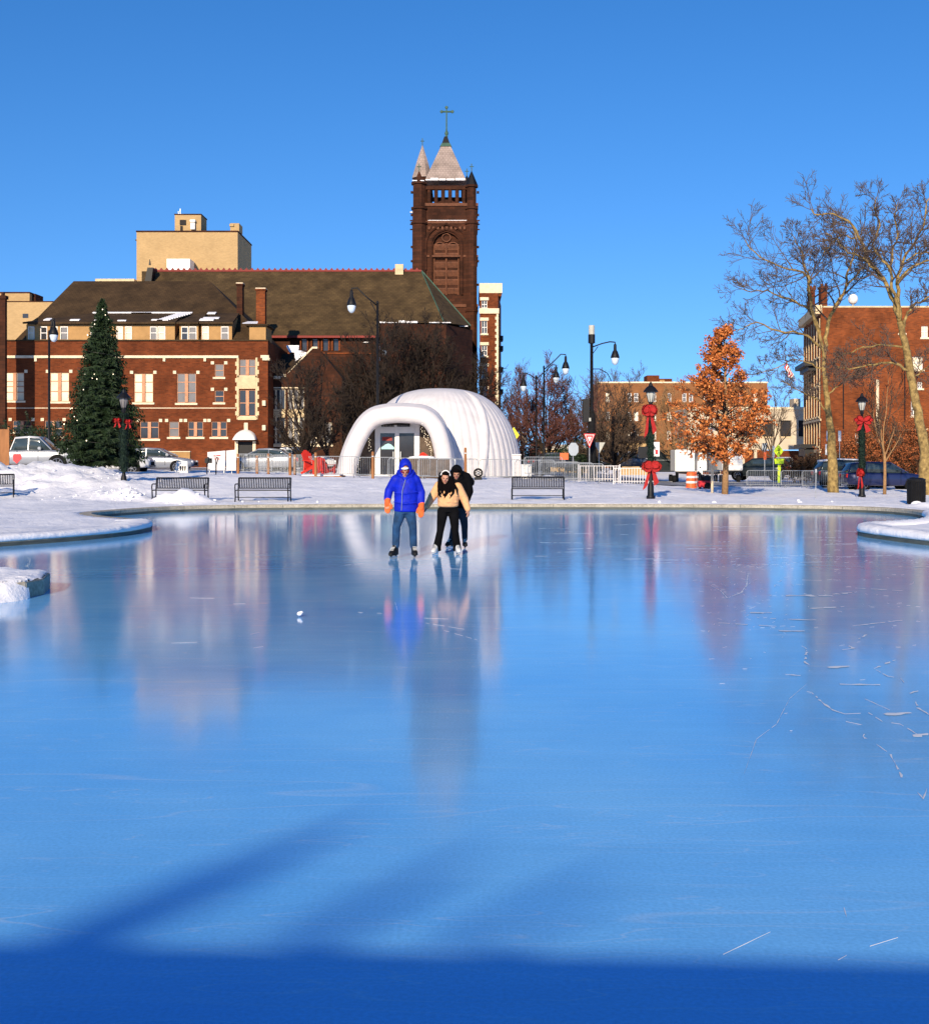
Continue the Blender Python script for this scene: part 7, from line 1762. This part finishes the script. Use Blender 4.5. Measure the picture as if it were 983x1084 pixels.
def skate(parent, p, yaw, m, tilt=0, sz=1.0):
    """p = blade contact point; toe towards -y before yaw"""
    R = Matrix.Rotation(yaw, 3, 'Z'); o = V(p)
    def w(q): return o + R @ (V(q) * sz)
    mb = MB()
    mb.loft([[w((x * a, y, z)) for x, z in ((-1, h0), (-.9, h1 * .7 + h0 * .3), (-.5, h1), (.5, h1), (.9, h1 * .7 + h0 * .3), (1, h0))] for y, a, h0, h1 in ((-.175, .02, .055, .075), (-.16, .035, .045, .10), (-.11, .05, .045, .125), (-.05, .048, .045, .15), (0, .043, .045, .22), (.05, .042, .045, .26), (.09, .04, .045, .26), (.12, .025, .05, .24))])
    b = fuse(mb, 'skate', m, parent, .012, 2)
    mb = MB(); mb.add([w(q) for q in [(-.003, -.17, 0.004), (-.003, .12, 0.004), (-.003, .13, .03), (-.003, -.18, .03), (.003, -.17, 0.004), (.003, .12, 0.004), (.003, .13, .03), (.003, -.18, .03)]], [(0, 1, 2, 3), (4, 5, 6, 7), (0, 1, 5, 4), (1, 2, 6, 5), (2, 3, 7, 6), (3, 0, 4, 7)])
    mb.build('blade', M['steel'], b)
    mb = MB()
    for y, h in ((-.12, .05), (.07, .05)): mb.tube([w((0, y, .026)), w((0, y, h + .01))], .017, 7)
    mb.build('blade_holder', M['black_matte'] if m is not M['skate_w'] else M['skate_w'], b)
    mb = MB(); [mb.tube([w((-.03, -.10 + k * .03, .135 + .02 * k)), w((.03, -.10 + k * .03, .135 + .02 * k))], .006, 4) for k in range(5)]; mb.build('laces', M['white_paint'] if m is M['skate'] else M['galv'], b)
    return b
def face(mb, c, R, s=1.0):
    """adds head, nose, ears, brow and chin volumes; face looks along -y before R"""
    f = lambda q: c + R @ (V(q) * s)
    mb.ell(c, .075 * s, .095 * s, .115 * s, 14, 12, R); mb.ell(f((0, -.025, -.055)), .055 * s, .065 * s, .06 * s, 12, 8, R); mb.ell(f((0, -.055, -.095)), .028 * s, .024 * s, .022 * s, 8, 6, R)
    mb.tube([f((0, -.088, .015)), f((0, -.112, -.022))], [.009 * s, .016 * s], 7); mb.ell(f((0, -.105, -.026)), .017 * s, .014 * s, .011 * s, 7, 5, R)
    for k in (-1, 1): mb.ell(f((k * .078, .005, -.01)), .010 * s, .02 * s, .032 * s, 7, 5, R); mb.ell(f((k * .028, -.085, .022)), .024 * s, .014 * s, .010 * s, 7, 5, R); mb.ell(f((k * .04, -.062, -.03)), .022 * s, .022 * s, .022 * s, 7, 5, R)
def facial(parent, c, R, s=1.0):
    f = lambda q: c + R @ (V(q) * s)
    mb = MB(); [mb.ell(f((k * .03, -.091, .006)), .013 * s, .009 * s, .008 * s, 8, 6, R) for k in (-1, 1)]; mb.build('eyes', M['eye'], parent, smooth=True)
    mb = MB(); mb.ell(f((0, -.094, -.055)), .024 * s, .010 * s, .009 * s, 9, 6, R); mb.build('mouth', M['lip'], parent, smooth=True)
def hand(mb, wrist, dr, side, thumb, curl=.5, s=1.0):
    """open relaxed hand: palm, four unequal fingers and a thumb; dr = finger direction, side = across the palm, palm normal = dr x side"""
    dr = dr.normalized(); side = (side - dr * side.dot(dr)).normalized(); nm = dr.cross(side)
    p0 = wrist; 
    mb.loft([[p0 + dr * t + side * (w * math.cos(a)) + nm * (h * math.sin(a)) for a in [2 * PI * k / 10 for k in range(10)]] for t, w, h in ((-.02, .026 * s, .02 * s), (.02 * s, .032 * s, .017 * s), (.05 * s, .040 * s, .015 * s), (.088 * s, .040 * s, .012 * s))])
    for i, L in enumerate((.068, .078, .073, .058)):
        b = p0 + dr * .08 * s + side * (.031 - .0205 * i) * s * thumb; d1 = (dr + side * thumb * (.12 - .08 * i)).normalized(); pts = [b]; q = b
        for k, fl in enumerate((.42, .32, .26)):
            d1 = (d1 * math.cos(curl * .55) + nm * math.sin(curl * .55)).normalized(); q = q + d1 * L * fl * s; pts.append(q)
        limb(mb, pts, [.0095 * s, .009 * s, .0082 * s, .007 * s], 8)
    b = p0 + dr * .025 * s + side * .028 * s * thumb; d1 = (dr * .75 + side * thumb * .8 + nm * .2).normalized(); q1 = b + d1 * .035 * s; q2 = q1 + (d1 + dr * .5 + nm * .2).normalized() * .03 * s
    limb(mb, [b, q1, q2], [.013 * s, .011 * s, .009 * s], 8)

# ---------- man in the blue hooded jacket
dM = 22.15; sM = dM / F
man = thing('person', 'skater in a royal blue hooded jacket, jeans and orange mittens', 'person', (X(429.7, dM), dM, 0))
def q(px_, py_, y=0): return V(((px_ - 429.7) * sM, y, (591.2 - py_) * sM))
hc = q(428.6, 498.5, -.10); Rh = Matrix.Rotation(.32, 3, 'X') @ Matrix.Rotation(.12, 3, 'Z')
fL, fR = V(((417.2 - 429.7) * sM, -.03, 0)), V(((438.2 - 429.7) * sM, .05, 0))
aL, aR = q(418.8, 577, .02), q(437.4, 577, .07); kL, kR = q(419.6, 558.5, -.05), q(437.0, 558.5, -.01); pL, pR = q(424.3, 540, .02), q(433.2, 540, .02)
body = MB(); face(body, hc, Rh); limb(body, [hc + V((0, .03, -.1)), q(429, 508, .0)], [.055, .06])
rings(body, [(0, .02, 1.5, .05, .05), (0, .02, 1.42, .17, .10), (0, .01, 1.2, .17, .12), (0, .01, 1.0, .16, .12), (0, .02, .86, .17, .12)])
for a, b, c, ft in ((pL, kL, aL, fL), (pR, kR, aR, fR)): limb(body, [a, b, c, V((ft.x, ft.y + .04, .12))], [.085, .055, .04, .035])
shL, shR = q(418.5, 507.5, .02), q(439.5, 507.5, .02); elL, elR = q(411.4, 520, .06), q(445.4, 522, .06); wrL, wrR = q(410.2, 531, -.02), q(445.6, 535.5, -.02)
for a, b, c in ((shL, elL, wrL), (shR, elR, wrR)): limb(body, [a, b, c], [.055, .045, .033])
hand(body, wrL, V((-.02, -.1, -1)), V((1, -.4, 0)), 1, .5); hand(body, wrR, V((.0, -.1, -1)), V((-1, -.4, 0)), 1, .5)
bo = fuse(body, 'body', M['skin'], man, .0095, 1); facial(man, hc, Rh)
jk = MB()
rings(jk, [(0, .02, .835, .215, .155), (0, .015, .90, .222, .16), (0, .01, 1.06, .215, .16), (-.005, .0, 1.22, .212, .16), (0, .0, 1.34, .208, .155), (0, .015, 1.43, .195, .14), (0, .02, 1.53, .13, .11), (0, .0, 1.56, .10, .10)], 20)
for a, b, c in ((shL, elL, q(410.0, 528.5, .0)), (shR, elR, q(445.5, 532.0, .0))): limb(jk, [a + V((0, 0, -.01)), a.lerp(b, .5), b, c], [.088, .082, .08, .07], 14)
for k, (aa, bb) in enumerate((((-.22, -.1, 1.02), (.2, -.12, 1.0)), ((-.21, -.1, 1.18), (.21, -.1, 1.2)))): jk.tube([V(aa), V((0, -.168, (aa[2] + bb[2]) / 2 - .02)), V(bb)], .016, 6)
fuse(jk, 'jacket', M['jacket_blue'], man, .014, 3)
# hood: shell open at the face
hd = MB()
def hood(mb, c, R, rx, ry, rz, open_a=.62, thick=.018, back=.0, n=20, m=12, peak=1.0):
    """open-fronted shell; opening faces -y"""
    for inner in (0, 1):
        k = 1 - inner * thick / rx
        vs = []
        for j in range(m + 1):
            th = open_a + (PI - open_a) * j / m
            for i in range(n):
                a = 2 * PI * i / n; x = math.sin(th) * math.cos(a); z = math.sin(th) * math.sin(a); y = -math.cos(th)
                v = V((x * rx * k, y * ry * k, z * rz * k * (peak if z > 0 else 1))); vs.append(c + R @ v)
        fs = [(j * n + i, j * n + (i + 1) % n, (j + 1) * n + (i + 1) % n, (j + 1) * n + i) for j in range(m) for i in range(n)]
        mb.add(vs, fs)
        if inner == 0: o0 = len(mb.v) - len(vs)
        else:
            o1 = len(mb.v) - len(vs); mb.add([], []); mb.f += [(o0 + i, o0 + (i + 1) % n, o1 + (i + 1) % n, o1 + i) for i in range(n)]; mb.mi += [0] * n
hood(hd, hc + V((.01, .045, .035)), Rh, .122, .165, .16, .66, .02, peak=1.2)
o = hd.build('hood', M['jacket_blue'], man, smooth=True)
mb = MB(); limb(mb, [q(424, 503.5, -.06), q(429, 507.5, -.11), q(434.5, 504.5, -.06), q(436, 500, 0)], [.045, .045, .05, .05]); limb(mb, [q(424, 503.5, -.05), q(422.5, 500, 0.02)], [.045, .05]); limb(mb, [q(422.5, 503, .06), q(429.5, 502, .1), q(436.5, 503, .06)], [.07, .08, .07]); fuse(mb, 'collar', M['jacket_blue'], man, .012, 2)
mb = MB(); mb.tube([q(429.5, 508, -.155), q(426.2, 520, -.186), q(425.3, 540.5, -.155)], .0055, 5); mb.build('zip', M['galv'], man)
mb = MB(); f_ = lambda v: hc + Rh @ V(v); mb.loft([[f_((x, -.098 + .10 * (x / .085) ** 2 * .55 - (.014 if lay else 0), z)) for x, z in ((-.082, -.008), (-.08, .03), (-.04, .04), (0, .036), (.04, .04), (.08, .03), (.082, -.008), (.04, -.018), (.012, -.006), (-.012, -.006), (-.04, -.018))] for lay in (0, 1)]); mb.build('ski_goggles', M['goggles'], man)
mb = MB(); mb.ell(hc + Rh @ V((0, -.062, .062)), .074, .05, .022, 10, 6, Rh); mb.build('hat_brim', M['fluff'], man, smooth=True)
jn = MB(); rings(jn, [(0, .02, .80, .165, .125), (0, .02, .90, .175, .13)])
for a, b, c in ((pL, kL, aL), (pR, kR, aR)): limb(jn, [a + V((0, 0, .03)), a.lerp(b, .5), b, b.lerp(c, .5) + V((0, .02, 0)), c + V((0, 0, -.02))], [.108, .094, .074, .070, .068], 14)
fuse(jn, 'jeans', M['jeans'], man, .013, 2)
def mitten(p, dr, s):
    mb = MB(); dr = dr.normalized(); limb(mb, [p - dr * .05, p + dr * .03], [.062, .05]); sd = V((s, -.3, 0)).normalized()
    for i, L in enumerate((.125, .14, .135, .115)): b_ = p + dr * .05 + sd * (.034 - .023 * i); limb(mb, [b_ - dr * .03, b_ + dr * L * .55, b_ + dr * L + V((0, -.03, 0))], [.026, .023, .018], 9)
    limb(mb, [p + dr * .02 + sd * .035, p + dr * .07 + sd * .075, p + dr * .11 + sd * .078], [.024, .022, .018], 9); return fuse(mb, 'glove', M['mitten'], man, .0085, 2)
mitten(q(410.2, 532, -.015), V((.015, -.1, -1)), 1); mitten(q(445.8, 536.5, -.015), V((-.02, -.1, -1)), -1)
skate(man, fL, -.35, M['skate'], sz=1.12); skate(man, fR, .15, M['skate'], sz=1.12)
man.location.y = dM

# ---------- woman in the peach jacket
dW = 22.95; sW = dW / F
wo = thing('person', 'skater in a cropped peach jacket, black flared trousers and white headband', 'person', (X(474.6, dW), dW, 0))
def q(px_, py_, y=0): return V(((px_ - 474.6) * sW, y, (586.4 - py_) * sW))
hc = q(471.3, 505.2, -.06); Rh = Matrix.Rotation(.18, 3, 'X') @ Matrix.Rotation(.08, 3, 'Y')
fL, fR = V(((461.2 - 474.6) * sW, -.02, 0)), V(((484.2 - 474.6) * sW, -.02, 0))
pL, pR = q(468.5, 541, .03), q(480, 541, .03); kL, kR = q(465.8, 562, -.03), q(481.6, 562, -.04); aL, aR = q(462.3, 579, .03), q(483.6, 579, .03)
body = MB(); face(body, hc, Rh, .94); limb(body, [hc + V((.005, .03, -.09)), q(473, 517, .0)], [.045, .05])
rings(body, [(0, .02, 1.28, .04, .04), (0, .02, 1.22, .14, .085), (0, .01, 1.05, .12, .09), (0, .01, .9, .13, .10), (0, .03, .80, .15, .11)])
for a, b, c, ft in ((pL, kL, aL, fL), (pR, kR, aR, fR)): limb(body, [a, b, c, V((ft.x, ft.y + .04, .12))], [.08, .05, .036, .03])
shL, shR = q(464.5, 513.5, .02), q(484.5, 515, .02); elL, elR = q(457.0, 526, .05), q(491.5, 528, .04); wrL, wrR = q(451.5, 535.8, -.02), q(495.2, 539, -.02)
for a, b, c in ((shL, elL, wrL), (shR, elR, wrR)): limb(body, [a, b, c], [.045, .037, .027])
hand(body, wrL, V((-.35, -.2, -.8)), V((.5, -.8, 0)), 1, .5, .95); hand(body, wrR, V((.1, -.2, -1)), V((-.5, -.8, 0)), 1, .5, .95)
fuse(body, 'body', M['skin'], wo, .009, 1); facial(wo, hc, Rh, .94)
jk = MB(); rings(jk, [(-.01, .02, .885, .17, .13), (-.01, .015, .91, .195, .15), (-.005, .0, 1.04, .20, .155), (0, -.005, 1.16, .20, .155), (0, .01, 1.27, .175, .12), (0, .02, 1.33, .10, .085), (-.02, .0, 1.37, .075, .08)], 20)
for a, b, c in ((shL, elL, wrL), (shR, elR, wrR)): limb(jk, [a, a.lerp(b, .5), b, b.lerp(c, .93)], [.088, .084, .078, .058], 14)
for aa, bb, zz in (((-.17, -.09, 1.0), (.17, -.1, .98), 0), ((-.16, -.1, 1.12), (.17, -.1, 1.1), 0)): jk.tube([V(aa), V((0, -.155, (aa[2] + bb[2]) / 2)), V(bb)], .012, 6)
fuse(jk, 'jacket', M['peach'], wo, .013, 3)
tr = MB(); rings(tr, [(0, .03, .79, .15, .11), (-.005, .025, .90, .165, .12)])
for a, b, c in ((pL, kL, aL), (pR, kR, aR)): limb(tr, [a, a.lerp(b, .5), b, b.lerp(c, .5), c], [.108, .088, .068, .072, .078], 14); tr.lathe([(.082, -.07), (.078, .02)], 12, c + V((0, .01, 0)))
fuse(tr, 'trousers', M['blackcloth'], wo, .012, 2)
hr = MB(); rg = random.Random(8)
hr.ell(hc + V((.0, .035, .03)), .088, .098, .11, 14, 10); hr.ell(hc + V((.0, .06, -.06)), .085, .07, .12, 12, 8)
for s_, pts_, r_ in ((1, [(464.8, 505), (465, 512), (464.2, 519), (466.0, 525)], (.022, .028, .024, .008)), (1, [(467.0, 509), (466.5, 516), (470, 524)], (.02, .024, .009)), (1, [(475.5, 504), (476.5, 512), (475, 519), (470.6, 526)], (.026, .034, .028, .008)), (1, [(477.2, 506), (479.5, 514), (479.5, 521), (476, 527)], (.022, .03, .022, .007)), (1, [(479, 509), (483, 516), (484, 523)], (.02, .022, .007)),
    (1, [(473.5, 511), (472.4, 519), (470.3, 526.5)], (.02, .026, .008)), (1, [(466, 500), (465, 505), (464.6, 510)], (.02, .022, .02)), (1, [(477, 499), (478.2, 505), (478, 511)], (.02, .024, .02))):
    limb(hr, [q(a, b, -.08 - .075 * min(1, max(0, (b - 506) / 12))) if b > 503 else q(a, b, -.04) for a, b in pts_], list(r_), 9)
for k in range(22):
    a0 = rg.uniform(463.5, 480); limb(hr, [q(a0, 507 + rg.uniform(-3, 3), -.05), q(a0 + rg.uniform(-2, 2), 515, -.13), q(a0 + rg.uniform(-3, 4), rg.uniform(519, 526), -.165)], [.011, .011, .005], 6)
hr.ell(hc + Rh @ V((0, -.045, .09)), .075, .05, .035, 12, 8, Rh)
fuse(hr, 'hair', M['hair'], wo, .009, 1)
mb = MB(); pts = [hc + Rh @ V((.088 * math.cos(a), -.028, .0 + .122 * math.sin(a) + .022)) for a in [PI * (-.05 + 1.1 * i / 18) for i in range(2, 17)]]; mb.tube(pts, .012, 8); [mb.ell(p, .015, .014, .014, 7, 5) for p in pts[1:-1]]; mb.build('headband', M['fluff'], wo, smooth=True)
skate(wo, fL, -.35, M['skate_w']); skate(wo, fR, .2, M['skate_w'])

# ---------- companion in the black hooded coat, standing behind her
dB = 24.6; sB = dB / F
ma = thing('person', 'skater in a black hooded jacket standing close behind the peach jacket', 'person', (X(485, dB), dB, 0))
def q(px_, py_, y=0): return V(((px_ - 485) * sB, y, (580 - py_) * sB))
hc = q(482.6, 501.2, -.06); Rh = Matrix.Rotation(.22, 3, 'X') @ Matrix.Rotation(.1, 3, 'Z')
fL, fR = V(((476.4 - 485) * sB, .05, 0)), V(((491.8 - 485) * sB, -.02, 0))
pL, pR = q(481.5, 539, .03), q(489.5, 539, .03); kL, kR = q(480.5, 557, .0), q(491.6, 557, -.04); aL, aR = q(477.6, 571, .08), q(491.8, 570.5, .03)
body = MB(); face(body, hc, Rh, 1.0); limb(body, [hc + V((.01, .03, -.1)), q(485, 511, .03)], [.05, .055])
rings(body, [(.02, .04, 1.38, .05, .05), (.02, .03, 1.3, .17, .10), (.01, .02, 1.08, .15, .11), (0, .02, .9, .15, .11), (0, .03, .78, .16, .12)])
for a, b, c, ft in ((pL, kL, aL, fL), (pR, kR, aR, fR)): limb(body, [a, b, c, V((ft.x, ft.y + .04, .12))], [.08, .052, .038, .033])
shL, shR = q(476, 508.5, .0), q(494, 508.5, .03); elL, elR = q(469.5, 521, -.08), q(496.8, 520, .0); wrL, wrR = q(467.5, 531, -.22), q(494.0, 530, -.12)
for a, b, c in ((shL, elL, wrL), (shR, elR, wrR)): limb(body, [a, b, c], [.05, .042, .03])
hand(body, wrL, V((.3, -.5, -.5)), V((.5, .3, .6)), 1, .7); hand(body, wrR, V((-.3, -.5, -.5)), V((-.5, .3, .6)), 1, .7)
fuse(body, 'body', M['skin2'], ma, .0095, 1); facial(ma, hc, Rh)
jk = MB(); rings(jk, [(.01, .02, .80, .175, .14), (.01, .02, .98, .19, .15), (.015, .02, 1.12, .20, .16), (.02, .03, 1.24, .215, .16), (.02, .04, 1.34, .20, .14), (.01, .03, 1.41, .11, .1)], 20)
for a, b, c in ((shL, elL, wrL), (shR, elR, wrR)): limb(jk, [a, a.lerp(b, .5), b, b.lerp(c, .9)], [.098, .09, .082, .062], 14)
# slouchy hood drape and raised shoulder fold behind the right shoulder
limb(jk, [q(488, 503, .06), q(493.5, 505.5, .08), q(498.8, 510.0, .08), q(500.2, 512.2, .07)], [.10, .105, .07, .035], 12)
fuse(jk, 'jacket', M['blackcloth'], ma, .014, 3)
hd = MB(); hood(hd, hc + V((.012, .05, .02)), Rh, .125, .16, .155, .70, .02, peak=1.06); hd.build('hood', M['blackcloth'], ma, smooth=True)
mb = MB(); limb(mb, [q(478.5, 506, -.05), q(483, 509.5, -.09), q(488, 506.5, -.04), q(490, 503, .04), q(484, 503, .1), q(477.5, 503, .04)], [.04, .045, .055, .06, .07, .055]); fuse(mb, 'collar', M['blackcloth'], ma, .012, 2)
mb = MB(); mb.ell(hc + Rh @ V((0, -.02, .07)), .08, .085, .06, 12, 8, Rh); mb.build('hair', M['hair'], ma, smooth=True)
tr = MB(); rings(tr, [(0, .03, .76, .155, .12), (0, .03, .86, .165, .125)])
for a, b, c in ((pL, kL, aL), (pR, kR, aR)): limb(tr, [a, a.lerp(b, .5), b, b.lerp(c, .5), c], [.10, .085, .068, .062, .058], 14)
fuse(tr, 'trousers', M['darkjean'], ma, .012, 2)
skate(ma, fL, -.5, M['skate']); skate(ma, fR, .1, M['skate'])
SKY_SAT, SKY_HUE, SKY_STR, SUN_E, EXPO = 1.30, 0.509, 0.155, 5.0, 0.30
# ------------------------------------------------------------------ sky, sun, camera
sc = bpy.context.scene
w = bpy.data.worlds.new("World"); sc.world = w; w.use_nodes = True
nt = w.node_tree; N = nt.nodes.new; L = nt.links.new
bg = nt.nodes['Background']
sky = N('ShaderNodeTexSky'); sky.sky_type = 'NISHITA'; sky.sun_disc = False
SUN_EL, SUN_AZ = math.radians(20), math.radians(13)
sky.sun_elevation = SUN_EL; sky.sun_rotation = SUN_AZ + PI
sky.air_density = 1.0; sky.dust_density = 0.1; sky.ozone_density = 3.0; sky.altitude = 0
hs = N('ShaderNodeHueSaturation'); hs.inputs['Saturation'].default_value = SKY_SAT; hs.inputs['Hue'].default_value = SKY_HUE; hs.inputs['Value'].default_value = 1
tcw = N('ShaderNodeTexCoord'); mpw = N('ShaderNodeMapping'); mpw.inputs['Location'].default_value = (0, 0, .15); L(tcw.outputs['Generated'], mpw.inputs['Vector']); L(mpw.outputs[0], sky.inputs[0])
L(sky.outputs[0], hs.inputs['Color']); L(hs.outputs[0], bg.inputs['Color']); bg.inputs['Strength'].default_value = SKY_STR
s = bpy.data.lights.new('sun', 'SUN'); s.energy = SUN_E; s.angle = math.radians(.53); s.color = (1.0, .84, .62)
so = bpy.data.objects.new('sun', s); C.objects.link(so)
dv = Vector((math.cos(SUN_EL) * math.sin(SUN_AZ), math.cos(SUN_EL) * math.cos(SUN_AZ), -math.sin(SUN_EL)))
so.rotation_euler = dv.to_track_quat('-Z', 'Y').to_euler(); so.location = (0, 0, 50)
cam = bpy.data.cameras.new('camera'); co = bpy.data.objects.new('camera', cam); C.objects.link(co)
co.location = (0, 0, EYE); co.rotation_euler = (PI / 2, 0, 0)
cam.sensor_fit = 'HORIZONTAL'; cam.sensor_width = 36; cam.lens = 36 * F / 983; cam.shift_y = -(542 - 485) / 983; cam.clip_start = .1; cam.clip_end = 8000
sc.camera = co
sc.view_settings.view_transform = 'Standard'; sc.view_settings.look = 'None'; sc.view_settings.gamma = 1; sc.view_settings.exposure = EXPO; sc.view_settings.use_curve_mapping = False
sc.render.engine = 'CYCLES'; sc.cycles.use_denoising = True; sc.cycles.max_bounces = 6; sc.cycles.caustics_reflective = False; sc.cycles.caustics_refractive = False
sc.cycles.sample_clamp_indirect = 6
